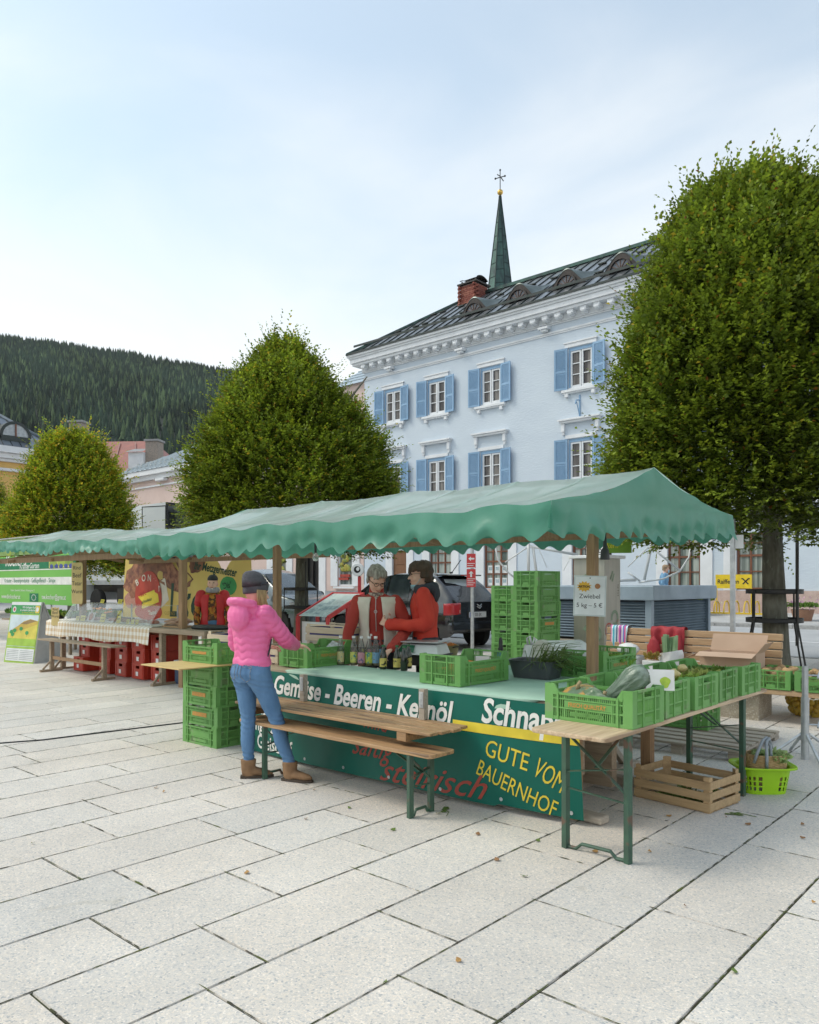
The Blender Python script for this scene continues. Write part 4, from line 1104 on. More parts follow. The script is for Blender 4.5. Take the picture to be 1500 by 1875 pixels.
# cloth on the counter
b = MB()
def cloth(u, v):
    X = -5.62 + 2.82 * u
    if v < 0.4:
        f = 1 - v / 0.4
        d = (0.165 * math.sin(math.pi * min(u / 0.98, 1)) ** 0.8 + 0.02 * math.sin(u * 23)) * f
        return (X, 4.575 - 0.012 * math.sin(u * 31) * f - 0.01, 0.822 - d - 0.003)
    t = (v - 0.4) / 0.6
    far = 5.25 if X < -4.36 else 6.42
    y = 4.565 + (far - 4.565) * t
    return (X, y, 0.819 + 0.005 * noise.noise(Vector((X * 3, y * 3, 0))) + 0.004)
b.grid(cloth, 70, 26)
tag(b.build('tablecloth', m_cloth, smooth=True), 'pale green cloth spread over the vegetable counter', 'tablecloth')
# bulb and plug under the awning
b = MB(); p = on_y(578, 1012, 5.0); b.tube([(0, 0, 0.0), (0, 0, 0.16)], 0.012, 8, m=0); b.tube([(-0.35, 0, 0.26), (-0.1, 0, 0.17), (0, 0, 0.16), (0.1, 0, 0.17), (0.4, 0, 0.28)], 0.006, 6, m=0); b.lathe([(0.0, -0.085), (0.022, -0.078), (0.032, -0.05), (0.028, -0.025), (0.014, 0.0)], n=12, m=1)
tag(b.build('light_bulb', [m_black, M('bulb_glass', (0.7, 0.7, 0.68), rough=0.08, trans=0.85)], smooth=40, loc=(p.x, p.y, p.z)), 'clear light bulb hanging from a cable under the awning', 'light bulb')
b = MB(); p = on_y(1108, 1015, 5.3); b.lathe([(0.0, -0.04), (0.036, -0.04), (0.03, 0.03), (0.016, 0.05), (0.012, 0.12), (0.0, 0.2)], n=12); b.tube([(0, 0, 0.1), (0.01, 0, 0.2)], 0.006, 6)
tag(b.build('cable_plug', m_black, smooth=40, loc=(p.x, p.y, p.z)), 'black plug dangling beside the right stall post', 'plug')
# price sheet on the post
b = MB(); W, H_ = 0.235, 0.305
b.bx(-W / 2 - 0.012, W / 2 + 0.012, 0, 0.004, -H_ / 2 - 0.012, H_ / 2 + 0.012, 0); b.bx(-W / 2, W / 2, -0.003, -0.001, -H_ / 2, H_ / 2, 1)
def ons(u, v): return (u, -0.0045, v)
star = [(-0.045 + (0.062 if k % 2 else 0.042) * math.cos(math.pi * k / 12) , 0.075 + (0.046 if k % 2 else 0.032) * math.sin(math.pi * k / 12)) for k in range(24)]
b.add([ons(-0.045, 0.075)] + [ons(*q) for q in star], [(0, k + 1, (k + 1) % 24 + 1) for k in range(24)], 2)
b.text('AKTION', 0.024, lambda u, v: (u - 0.045, -0.006, v + 0.067), 3, align='CENTER', bold=0.0008)
b.text('Zwiebel', 0.052, lambda u, v: (u, -0.0045, v - 0.02), 3, align='CENTER'); b.text('5 kg – 5 €', 0.050, lambda u, v: (u, -0.0045, v - 0.092), 3, align='CENTER')
b.blob((0.06, -0.006, 0.08), (0.022, 0.003, 0.022), 10, 6, m=4); b.lathe([(0.005, -0.002), (0.005, 0.0)], (0, -0.006, 0.145), 8, 3, 'Y')
o = b.build('price_sheet', [M('clear_sleeve', (0.62, 0.66, 0.66), rough=0.15), M('sheet_white', (0.78, 0.79, 0.80), rough=0.6), M('starburst', (0.75, 0.42, 0.04)), m_ink, M('onion_print', (0.45, 0.2, 0.08))], loc=(-3.105, 5.665, 1.52)); o.rotation_euler = (0, R(1.5), R(26))
tag(o, 'white price sheet for onions fixed to the right stall post', 'price sign')
def crate_mesh(h=0.21, dip=0.045, seed=0):
    b = MB(); lx, ly, t = 0.30, 0.20, 0.007
    cw, cd = 0.062, 0.055
    for sx in (-1, 1):
        for sy in (-1, 1):
            x, y = sx * lx, sy * ly
            b.bx(x - sx * cw, x, y - sy * 0.010, y, 0.0, h); b.bx(x - sx * 0.010, x, y - sy * cd, y - sy * 0.0102, 0.0, h)
            b.bar((x - sx * cw, y - sy * 0.012, h * 0.5), (x - sx * 0.012, y - sy * cd, h * 0.5), 0.006, h * 0.98)
    for sy in (-1, 1):
        y = sy * ly; yo = y - sy * 0.005
        hr = h - dip; x0, x1 = -lx + cw, lx - cw
        def w_(a, c, z0, z1, th=t): b.box(((a + c) / 2, yo, (z0 + z1) / 2), (c - a, th, z1 - z0))
        w_(x0, x1, 0.0, 0.022); w_(x0, x1, hr - 0.014, hr, 0.016); w_(x0, x1, 0.072, 0.082, 0.012); w_(x0, x1, hr - 0.042, hr - 0.034, 0.012)
        if dip:
            for s in (-1, 1):
                e = x0 if s < 0 else x1
                b.prism([(e, hr - 0.012), (e - s * 0.045, hr - 0.012), (e - s * 0.04, hr), (e - s * 0.008, h), (e, h)] if s > 0 else [(e, hr - 0.012), (e, h), (e + 0.008, h), (e + 0.04, hr), (e + 0.045, hr - 0.012)][::1], lambda u, v, q: (u, yo - 0.006 + q, v), 0.012)
        w_(-0.16, 0.16, 0.083, hr - 0.045); w_(-0.115, 0.115, 0.034, 0.058)
        x = x0 + 0.012; k = 0
        while x < x1 - 0.005:
            big = k % 6 == 5
            b.box((x, yo, 0.047), (0.012 if big else 0.0055, t, 0.05)); b.box((x, yo, hr - 0.024), (0.012 if big else 0.0055, t, 0.02))
            if abs(x) > 0.165: b.box((x, yo, (0.082 + hr - 0.042) / 2), (0.012 if big else 0.0055, t, hr - 0.042 - 0.082))
            x += 0.0135; k += 1
        for x in (-0.205, 0.205): b.bx(x - 0.007, x + 0.007, y - sy * 0.002, y + sy * 0.006, 0.0, hr)
    for sx in (-1, 1):
        x = sx * lx; xo = x - sx * 0.005; y0, y1 = -ly + cd, ly - cd
        def w2(a, c, z0, z1, th=t): b.box((xo, (a + c) / 2, (z0 + z1) / 2), (th, c - a, z1 - z0))
        w2(y0, y1, 0.0, 0.02); w2(y0, y1, h - 0.014, h, 0.016); w2(y0, y1, 0.078, 0.088, 0.012); w2(y0, y1, h - 0.062, h - 0.05, 0.012)
        w2(-0.05, 0.05, 0.021, 0.052)
        y = y0 + 0.01; k = 0
        while y < y1 - 0.004:
            big = k % 5 == 4
            if abs(y) > 0.055: b.box((xo, y, 0.049), (t, 0.010 if big else 0.0055, 0.058))
            else: b.box((xo, y, 0.065), (t, 0.0055, 0.026))
            b.box((xo, y, (0.088 + h - 0.062) / 2), (t, 0.010 if big else 0.0055, h - 0.062 - 0.088))
            if abs(y) > 0.05: b.box((xo, y, h - 0.032), (t, 0.0055, 0.036))
            y += 0.0145; k += 1
        for y in (-0.075, 0.075): b.bx(x - sx * 0.002, x + sx * 0.006, y - 0.007, y + 0.007, 0.0, h)
    for i in range(9): b.bx(-lx + 0.011, lx - 0.011, -0.185 + 0.0445 * i, -0.165 + 0.0445 * i + 0.008, 0.006, 0.011)
    for i in range(7): b.bx(-0.27 + 0.087 * i, -0.255 + 0.087 * i, -ly + 0.011, ly - 0.011, 0.011, 0.015)
    return b
crate_kinds = {}
def crate_proto(kind):
    h, dip, prn = kind
    root = empty('vegetable_crate', (0, 0, -50))
    crate_mesh(h, dip).build('basket', m_crate, root)
    if prn:
        for s in (-1, 1):
            b = MB()
            if s < 0: f = lambda u, v: (u, -0.2045, v + (h - dip - 0.045 + 0.083) / 2 - 0.014)
            else: f = lambda u, v: (-u, 0.2045, v + (h - dip - 0.045 + 0.083) / 2 - 0.014)
            b.text('FRISCH QUALITÄT' if prn == 1 else 'FRISCHE GUT', 0.036, f, 0, align='CENTER', bold=0.001, wide=0.86)
            if prn == 2: b.bx(-0.12, 0.12, s * 0.2037, s * 0.2042, 0.09, h - dip - 0.05, 0)
            b.build('print', m_print, root)
    return root
crates_group = 'green plastic vegetable crates'
def crate(loc, rz, label, kind=(0.21, 0.045, 1)):
    if kind not in crate_kinds:
        crate_kinds[kind] = crate_proto(kind); o = crate_kinds[kind]
    else: o = copy_tree(crate_kinds[kind])
    o.location = loc; o.rotation_euler = (0, 0, rz)
    return tag(o, label, 'crate', crates_group)
H90 = R(90)
# on the counter
crate((-5.79, 5.09, 0.822), H90 + R(2), 'green crate of peppers under the hand of the woman in pink', (0.235, 0.05, 1))
crate((-3.87, 5.00, 0.828), H90 - R(1), 'green crate of carrots at the front edge of the counter', (0.235, 0.05, 1)).scale = (1.05, 1.05, 1)
crate((-3.28, 6.15, 0.822), H90, 'green crate of lettuce behind the right stall post', (0.235, 0.05, 1))
# on the front right table
for i, lab in enumerate(('front green crate of pumpkins nearest the camera on the beer table', 'second green crate on the beer table holding the white card',
                         'third green crate on the beer table with yellow peppers', 'fourth green crate on the beer table full of turnips', 'last green crate at the far end of the beer table')):
    crate((-2.325 + 0.008 * (-1) ** i, 4.405 + 0.452 * i, 0.775), R((-2, 1, -1, 1.5, -1)[i]), lab, (0.22, 0.05, 1 if i == 0 else 0))
# on the park bench
crate((-2.70, 9.22, 0.47), H90, 'green crate of potatoes on the bench beside the cardboard box', (0.21, 0.045, 0))
crate((-2.16, 9.12, 0.47), 0, 'green crate of brown potatoes behind the galvanised stand', (0.21, 0.045, 0))
# on the pallet
crate((-3.26, 7.96, 0.147), R(3), 'green crate standing on the wooden pallet under the table')
# left stack
for i, lab in enumerate(('bottom green crate of the stack beside the woman in pink', 'second crate from the ground in the stack beside the woman in pink', 'third crate from the ground in the stack beside the woman in pink', 'fourth crate of the stack beside the woman in pink, just under the board')):
    crate((-6.77 + 0.006 * (i % 2), 4.60, 0.199 * i), R((0, 1, -1, 0.6)[i]), lab, (0.21, 0.03, 2 if i in (1, 2) else 0))
for i, lab in enumerate(('bottom crate of the hidden green stack behind the left stack', 'second crate of the hidden green stack behind the left stack', 'third crate of the hidden green stack behind the left stack', 'top crate of the hidden green stack, under the pale slatted crate')):
    crate((-7.12, 5.10, 0.199 * i), R((0.5, -0.5)[i % 2]), lab, (0.21, 0.03, 0))
crate((-6.80, 4.62, 0.822), R(1), 'green crate of apples on the board topping the left stack', (0.21, 0.045, 2))
# tall stacks behind the stall
words_ = ('lowest', 'second lowest', 'third lowest', 'fourth', 'fifth', 'sixth', 'second highest', 'topmost')
for i in range(8):
    crate((-6.00 + 0.006 * (i % 3), 9.42, rise(9.42) + 0.212 * i), H90 + R((0, 0.7, -0.5)[i % 3]), words_[i] + ' crate of the taller green stack behind the stall', (0.21, 0.0, 0) if i != 4 else (0.21, 0.03, 2))
for i in range(7):
    crate((-6.52 + 0.005 * (i % 2), 9.62, rise(9.6) + 0.212 * i), H90 + R((0.5, -0.6)[i % 2]), (words_[:6] + ('topmost',))[i] + ' crate of the shorter green stack next to the black car', (0.21, 0.0, 0))
def lumps(name, label, cat, group, mat, spots, size, jit=0.25, mats=None):
    pr = None; rr = random.Random(len(spots))
    for i, p in enumerate(spots):
        if pr is None:
            b = MB(); b.blob((0, 0, 0), size, 10, 8, jit, 3); pr = b.build(name, mat, smooth=True); o = pr
        else: o = pr.copy(); C.objects.link(o)
        o.location = p; o.rotation_euler = (rr.uniform(-1, 1), rr.uniform(-1, 1), rr.uniform(0, 6)); s = rr.uniform(0.8, 1.2); o.scale = (s, s, s)
        tag(o, label, cat, group)
m_pot = M('potato_skin', (0.45, 0.30, 0.15), (0.34, 0.22, 0.11), rough=0.85, scale=9, jit=0.15, speck=(30, (0.25, 0.16, 0.09), 0.65))
rr = random.Random(8)
lumps('potato', 'brown potato heaped in a crate on the park bench', 'potato', 'potatoes in the bench crates', m_pot,
      [(-2.70 + rr.uniform(-0.14, 0.14), 9.22 + rr.uniform(-0.23, 0.23), 0.53 + rr.uniform(0, 0.03) + 0.055 * (i % 3)) for i in range(42)]
      + [(-2.16 + rr.uniform(-0.23, 0.23), 9.12 + rr.uniform(-0.14, 0.14), 0.53 + rr.uniform(0, 0.03) + 0.055 * (i % 3)) for i in range(42)], (0.048, 0.036, 0.034))
m_car = M('carrot_orange', (0.70, 0.20, 0.03), (0.58, 0.15, 0.02), rough=0.6, scale=12, jit=0.15)
pr = None
for i in range(46):
    if pr is None:
        b = MB(); b.tube([(0, 0, 0), (0.05, 0.004, 0), (0.12, -0.003, 0), (0.17, 0, 0.002)], [0.017, 0.019, 0.011, 0.003], 8); pr = b.build('carrot', m_car, smooth=True); o = pr
    else: o = pr.copy(); C.objects.link(o)
    ca_ = rr.uniform(-1.2, 1.2) + (math.pi if i % 2 else 0); o.location = (-3.87 + rr.uniform(-0.08, 0.08) - 0.085 * math.cos(ca_), 5.00 + rr.uniform(-0.18, 0.18) - 0.085 * math.sin(ca_), 0.862 + 0.10 * i / 46 + rr.uniform(0, 0.02)); o.rotation_euler = (0, rr.uniform(-0.12, 0.12), ca_)
    tag(o, 'orange carrot lying in the crate at the counter edge', 'carrot', 'carrots in the counter crate')
m_sq = M('squash_skin', (0.085, 0.15, 0.075), (0.24, 0.30, 0.20), rough=0.5, scale=5, stretch=(2.5, 2.5, 0.7), lo=0.42, hi=0.6, bump=0.15, speck=(26, (0.36, 0.40, 0.28), 0.6))
m_sq2 = M('orange_green_squash', (0.11, 0.17, 0.10), (0.50, 0.26, 0.05), rough=0.5, scale=4, stretch=(2.5, 2.5, 0.6), lo=0.45, hi=0.6, bump=0.15)
m_stem = M('dry_stem', (0.36, 0.28, 0.15), rough=0.9)
b = MB(); b.lathe([(0, -0.075), (0.05, -0.075), (0.115, -0.05), (0.135, 0.0), (0.11, 0.05), (0.05, 0.07), (0.0, 0.055)], n=40, ribs=9, rib=0.14, m=0); b.tube([(0, 0, 0.05), (0.01, 0, 0.085), (0.03, 0.01, 0.10)], [0.016, 0.011, 0.013], 7, m=1)
o = b.build('pumpkin', [m_sq2, m_stem], smooth=True, loc=(-2.45, 4.34, 0.905)); o.rotation_euler = (0.25, -0.2, 0.4); tag(o, 'flat green and orange ribbed pumpkin at the left of the front crate', 'pumpkin')
b = MB(); b.lathe([(0, -0.06), (0.05, -0.06), (0.1, -0.035), (0.115, 0.0), (0.095, 0.045), (0.04, 0.06), (0.0, 0.05)], n=40, ribs=10, rib=0.12, m=0); b.tube([(0, 0, 0.045), (0, 0.01, 0.075)], 0.012, 7, m=1)
o = b.build('pumpkin', [m_sq, m_stem], smooth=True, loc=(-2.30, 4.32, 0.895)); o.rotation_euler = (0.5, 0.3, 1.4); tag(o, 'dull green ribbed pumpkin in the middle of the front crate', 'pumpkin')
b = MB(); b.lathe([(0, -0.19), (0.035, -0.185), (0.06, -0.14), (0.07, -0.06), (0.085, 0.02), (0.10, 0.09), (0.092, 0.15), (0.05, 0.19), (0.0, 0.195)], n=44, ribs=11, rib=0.09, m=0)
b.v = [tuple(Vector(q) * (1 + 0.09 * noise.noise(Vector(q) * 13) + 0.05 * noise.noise(Vector(q) * 31))) for q in b.v]
o = b.build('plastic_bag', M('crinkled_bag', (0.34, 0.42, 0.34), (0.16, 0.23, 0.16), rough=0.16, scale=9, stretch=(2, 2, 0.6), spec=0.8, bump=0.5, bscale=26, lo=0.4, hi=0.62, transl=0.3), smooth=True, loc=(-2.20, 4.45, 0.985)); o.scale = (0.82, 0.82, 0.86); o.rotation_euler = (R(8), R(50), R(25)); tag(o, 'crinkled clear bag of grey greens leaning over the rim of the front crate', 'plastic bag')
b = MB(); b.bx(-0.085, 0.085, -0.001, 0.001, 0, 0.13, 0)
q = [(0.03 + 0.03 * math.cos(a) * (1 + 0.2 * math.sin(3 * a)), 0.05 + 0.035 * math.sin(a)) for a in np.linspace(0, 2 * math.pi, 18, endpoint=False)]
b.add([(u, -0.0025, v) for u, v in q], [tuple(range(18))], 1)
o = b.build('price_card', [M('card_white', (0.8, 0.8, 0.78)), M('print_green', (0.42, 0.55, 0.05), (0.3, 0.45, 0.05), scale=40)], loc=(-2.055, 4.64, 0.955)); o.rotation_euler = (R(-12), 0, R(28)); tag(o, 'white card with a green picture standing in the second crate', 'price card')
def leafy(name, label, cat, loc, n, size, col, mat=None, spread=0.15, seed=1, up=0.6, group=None, flat=1.0):
    """tuft of crinkled leaves"""
    rg = np.random.default_rng(seed)
    P = np.stack([np.clip(rg.normal(0, spread, n), -1.3 * spread, 1.3 * spread), np.clip(rg.normal(0, spread, n), -1.3 * spread, 1.3 * spread) * flat, rg.uniform(0, 0.05, n)], 1)
    D = np.stack([P[:, 0] / spread + rg.normal(0, .6, n), P[:, 1] / spread + rg.normal(0, .6, n), np.full(n, up * 2.0) + rg.normal(0, .4, n)], 1); D /= np.linalg.norm(D, axis=1, keepdims=True)
    Sd = np.cross(D, rg.normal(0, 1, (n, 3))); Sd /= np.linalg.norm(Sd, axis=1, keepdims=True)
    L = rg.uniform(0.6, 1.2, n) * size
    cc = np.array(col)[None] * rg.uniform(0.6, 1.4, (n, 1))
    o = leaves_mesh(name, P, D, Sd, L, L * rg.uniform(0.5, 0.85, n), cc.astype(np.float32), None, m_leaf, 0.4)
    o.location = loc
    return tag(o, label, cat, group)
leafy('lettuce', 'leafy green lettuce in the crate behind the post', 'lettuce', (-3.30, 6.05, 0.86), 400, 0.075, (0.20, 0.36, 0.06), spread=0.10, seed=2)
leafy('lettuce', 'leafy lettuce near the back of the crate behind the post', 'lettuce', (-3.24, 6.30, 0.89), 380, 0.075, (0.26, 0.42, 0.08), spread=0.09, seed=4)
leafy('celery_leaves', 'light green leaves filling the third crate on the beer table', 'celery', (-2.32, 5.30, 0.905), 500, 0.05, (0.26, 0.36, 0.06), spread=0.12, seed=3)
leafy('salad_greens', 'pale salad greens in the fourth crate on the beer table', 'salad', (-2.28, 5.76, 0.89), 450, 0.05, (0.33, 0.36, 0.10), spread=0.12, seed=6)
leafy('herb_bunch', 'dark green herbs in the last crate of the beer table', 'herbs', (-2.34, 6.22, 0.87), 400, 0.05, (0.14, 0.22, 0.04), spread=0.13, seed=7)
for i, (x, y, c, lab) in enumerate(((-2.20, 4.84, (0.25, 0.05, 0.20), 'purple turnip showing through the side of the second crate'), (-2.30, 4.93, (0.32, 0.10, 0.22), 'violet turnip lying beside the white card'), (-2.42, 4.86, (0.45, 0.40, 0.30), 'pale turnip in the second crate on the beer table'))):
    b = MB(); b.blob((0, 0, 0), (0.055, 0.055, 0.05), 12, 8, 0.1, i); tag(b.build('turnip', M('turnip%d' % i, c, rough=0.5), smooth=True, loc=(x, y, 0.91)), lab, 'turnip')
for i, (x, y) in enumerate(((-2.28, 5.36), (-2.22, 5.26), (-2.36, 5.72))):
    b = MB(); b.blob((0, 0, 0), (0.035, 0.045, 0.03), 10, 7, 0.25, i + 5); o = b.build('root_vegetable', M('root_cream', (0.62, 0.50, 0.22), (0.5, 0.4, 0.15), rough=0.35), smooth=True, loc=(x, y, 0.985))
    tag(o, ('cream coloured root on the leaves of the third crate', 'yellowish root beside the cream root in the third crate', 'pale root among the greens of the fourth crate')[i], 'root vegetable')
for i in range(12):
    b = MB() if i == 0 else None
    if i == 0: b.blob((0, 0, 0), (0.04, 0.04, 0.05), 12, 8, 0.2, 2); ap = b.build('green_pepper', M('pepper_green', (0.36, 0.48, 0.06), (0.55, 0.5, 0.05), rough=0.3, jit=0.2), smooth=True); o = ap
    else: o = ap.copy(); C.objects.link(o)
    o.location = (-5.79 + rr.uniform(-0.13, 0.13), 5.05 + rr.uniform(-0.22, 0.15), 0.88 + rr.uniform(0, 0.06)); o.rotation_euler = (rr.uniform(0, 3), rr.uniform(0, 3), 0)
    tag(o, 'yellow green pepper in the crate under the customer hand', 'pepper', 'peppers in the counter crate')
b = MB(); b.bx(-0.07, 0.07, -0.001, 0.001, -0.05, 0.05); o = b.build('price_card', M('card_grey', (0.6, 0.62, 0.62), (0.3, 0.3, 0.3), scale=30), loc=(-5.66, 5.22, 1.0)); o.rotation_euler = (R(-50), R(20), R(10)); tag(o, 'small tilted card in the crate beside the lone bottle', 'price card')
for i in range(14):
    if i == 0: b = MB(); b.blob((0, 0, 0), (0.038, 0.038, 0.034), 10, 8, 0.05, 2); ap = b.build('apple', M('apple_skin', (0.42, 0.46, 0.08), (0.5, 0.2, 0.05), rough=0.3, jit=0.15), smooth=True); o = ap
    else: o = ap.copy(); C.objects.link(o)
    o.location = (-6.80 + rr.uniform(-0.22, 0.22), 4.62 + rr.uniform(-0.14, 0.14), 0.875 + rr.uniform(0, 0.04)); tag(o, 'yellow green apple in the crate above the left stack', 'apple', 'apples in the left crate')
def folding_leg(b, x, y0, y1, h, fold=0.5, along='Y', dirn=1, lean=0.0):
    """green steel leg pair, its foot strap and braces; pair spans y0..y1 (or x) at x"""
    f = (lambda s, q, z: (x + q, s, z)) if along == 'Y' else (lambda s, q, z: (s, x + q, z))
    for s, wd in ((y0, 0.036), (y1, 0.036)):
        b.bar(f(s, lean, 0.0), f(s, 0, h), wd, wd, f(1, 0, 0))
    m_ = (y0 + y1) / 2; w_ = y1 - y0
    b.tube([f(y0 + 0.02, lean, 0.012), f(y0 + 0.18 * w_, lean, 0.012), f(y0 + 0.27 * w_, lean, 0.045), f(y1 - 0.27 * w_, lean, 0.045), f(y1 - 0.18 * w_, lean, 0.012), f(y1 - 0.02, lean, 0.012)], 0.011, 6)
    b.bar(f(y0, lean * 0.4, h * 0.63), f(y1, lean * 0.4, h * 0.73), 0.028, 0.006, (0, 0, 1))
    b.bar(f(y0, lean * 0.3, h * 0.96), f(y1, lean * 0.5, h * 0.52), 0.028, 0.006, (0, 0, 1))
    b.bar(f(y0, lean * 0.5, h * 0.5), f(y1, lean * 0.5, h * 0.46), 0.014, 0.008, (0, 0, 1))
    b.bar(f(m_, lean * 0.3, h * 0.7), f(m_, dirn * fold, h - 0.01), 0.022, 0.006, (0, 0, 1))
bt = empty('beer_table', (-2.265, 4.0, 0), 0, 'narrow wooden folding table on green steel legs carrying crates', 'table'); TO = (-2.265, 4.0, 0)
b = MB()
w0, w1 = -2.515, -2.015
q = []
for cx_, cy_, a0 in ((w1 - 0.05, 6.55, 0), (w0 + 0.05, 6.55, 90), (w0 + 0.05, 3.91, 180), (w1 - 0.05, 3.91, 270)):
    for k in range(5): a = R(a0 + 22.5 * k); q.append((cx_ + 0.05 * math.cos(a), cy_ + 0.05 * math.sin(a)))
b.prism(q, lambda u, v, w_: (u, v, 0.748 + w_), 0.026)
part(b, 'tabletop', m_table, bt, TO, bevel=0.006)
for y in (4.19, 6.1):
    b = MB(); folding_leg(b, y, -2.46, -2.05, 0.745, 0.5, 'X', 1 if y < 5 else -1)
    part(b, 'leg', m_steel_green, bt, TO)
bb = empty('beer_bench', (-4.43, 4.12, 0), 0, 'wooden folding bench with green steel legs before the teal banner', 'bench'); TO = (-4.43, 4.12, 0)
b = MB(); q = []
for cx_, cy_, a0 in ((-3.41, 4.22, 0), (-5.50, 4.22, 90), (-5.50, 4.02, 180), (-3.41, 4.02, 270)):
    for k in range(5): a = R(a0 + 22.5 * k); q.append((cx_ + 0.04 * math.cos(a), cy_ + 0.04 * math.sin(a)))
b.prism(q, lambda u, v, w_: (u, v, 0.435 + w_), 0.028); part(b, 'seat', m_bench, bb, TO, bevel=0.006)
for x, d in ((-3.57, -1), (-5.19, 1)):
    b = MB(); folding_leg(b, x, 4.0, 4.22, 0.434, 0.3, 'Y', d); part(b, 'leg', m_steel_green, bb, TO)
m_pale = wood('pale_slat', (0.70, 0.58, 0.43), (0.60, 0.47, 0.33), 'X', rough=0.75)
m_pale2 = wood('tan_slat', (0.56, 0.39, 0.21), (0.43, 0.29, 0.15), 'X', rough=0.75)
def slat_crate(lx, ly, h, n, mat, liner=None, top_bar=False):
    root = empty('wooden_crate', (0, 0, -40))
    b = MB(); sh = h / n
    for i in range(n):
        z0, z1 = sh * i + 0.012, sh * (i + 1) - 0.006
        for s in (-1, 1):
            b.bx(-lx, lx, s * ly, s * (ly - 0.009), z0, z1); b.bx(s * (lx + 0.0005), s * (lx - 0.009), -ly + 0.0095, ly - 0.0095, z0 + 0.004, z1 + 0.002)
    for k in range(5): b.bx(-lx + 0.01, lx - 0.01, -ly + 0.012 + 0.2 * ly * 2 * k * 0.97, -ly + 0.012 + 0.2 * ly * 2 * k * 0.97 + 0.32 * ly, 0.002, 0.009)
    b.build('slats', mat, root, bevel=0.002)
    for sx in (-1, 1):
        for sy in (-1, 1):
            b = MB(); x, y = sx * (lx - 0.010), sy * (ly - 0.010)
            b.add([(x, y, 0), (x - sx * 0.045, y, 0), (x, y - sy * 0.045, 0), (x, y, h + 0.025), (x - sx * 0.045, y, h + 0.025), (x, y - sy * 0.045, h + 0.025)], [(0, 1, 2), (5, 4, 3), (0, 3, 4, 1), (1, 4, 5, 2), (2, 5, 3, 0)]); b.build('corner_post', mat, root)
    if top_bar:
        for s in (-1, 1): b = MB(); b.bx(-lx + 0.03, lx - 0.03, s * (ly - 0.03), s * (ly - 0.05), h + 0.006, h + 0.02); b.build('top_bar', mat, root)
    if liner:
        b = MB(); b.bx(-lx + 0.013, lx - 0.013, -ly + 0.013, ly - 0.013, 0.012, h * 0.55); 
        for s in (-1, 1): b.bx(-lx + 0.013, lx - 0.013, s * (ly - 0.013), s * (ly - 0.017), h * 0.56, h - 0.012); b.bx(s * (lx - 0.013), s * (lx - 0.017), -ly + 0.02, ly - 0.02, h * 0.56, h - 0.012)
        b.build('liner', liner, root)
    return root
wc = slat_crate(0.305, 0.225, 0.225, 3, m_pale2); wc.location = (-2.33, 5.72, 0); wc.rotation_euler = (0, 0, R(-7)); tag(wc, 'open wooden slat crate with vegetable scraps on the paving', 'wooden crate')
leafy('vegetable_scraps', 'green leaf scraps lying in the wooden crate on the paving', 'scraps', (-2.33, 5.70, 0.02), 330, 0.05, (0.14, 0.21, 0.05), spread=0.11, seed=11, up=0.25)
for i, (x, y, c) in enumerate(((-2.40, 5.65, (0.62, 0.55, 0.42)), (-2.25, 5.75, (0.7, 0.66, 0.55)), (-2.47, 5.76, (0.5, 0.4, 0.25)))):
    b = MB(); b.blob((0, 0, 0), (0.06, 0.04, 0.035), 10, 7, 0.3, i); tag(b.build('onion', M('onion%d' % i, c, rough=0.6), smooth=True, loc=(x, y, 0.07)), ('cream onion at the middle of the scrap crate', 'whitest onion in the scrap crate', 'brown onion at the left side of the scrap crate')[i], 'onion')
m_liner = M('violet_liner', (0.045, 0.04, 0.16), (0.06, 0.055, 0.22), rough=0.5, scale=6)
pc = slat_crate(0.30, 0.20, 0.165, 2, m_pale, m_liner, True)
locs = ((-6.03, 5.62, 1.005, 2, 'pale wooden crate with violet liner behind the pepper crate'), (-5.95, 6.12, 1.03, -3, 'pale wooden crate with violet liner farthest back on the counter'),
        (-6.03, 5.62, 0.815, 1, 'lower pale crate under the lined crate behind the peppers'), (-5.96, 6.12, 0.815, 0, 'lower pale crate at the back of the counter'), (-6.30, 5.16, 0.81, 90, 'lower pale crate at the left end of the counter'))
for i, (x, y, z, a, lab) in enumerate(locs):
    o = pc if i == 0 else copy_tree(pc); o.location = (x, y, z); o.rotation_euler = (0, 0, R(a)); tag(o, lab, 'wooden crate', 'pale wooden crates on the counter')
tc_ = slat_crate(0.30, 0.20, 0.27, 3, m_pale, m_liner, False); tc_.location = (-7.10, 5.12, 0.80); tc_.rotation_euler = (0, 0, R(3)); tag(tc_, 'tall whitish slatted crate between the left green stack and the woman in pink', 'wooden crate')
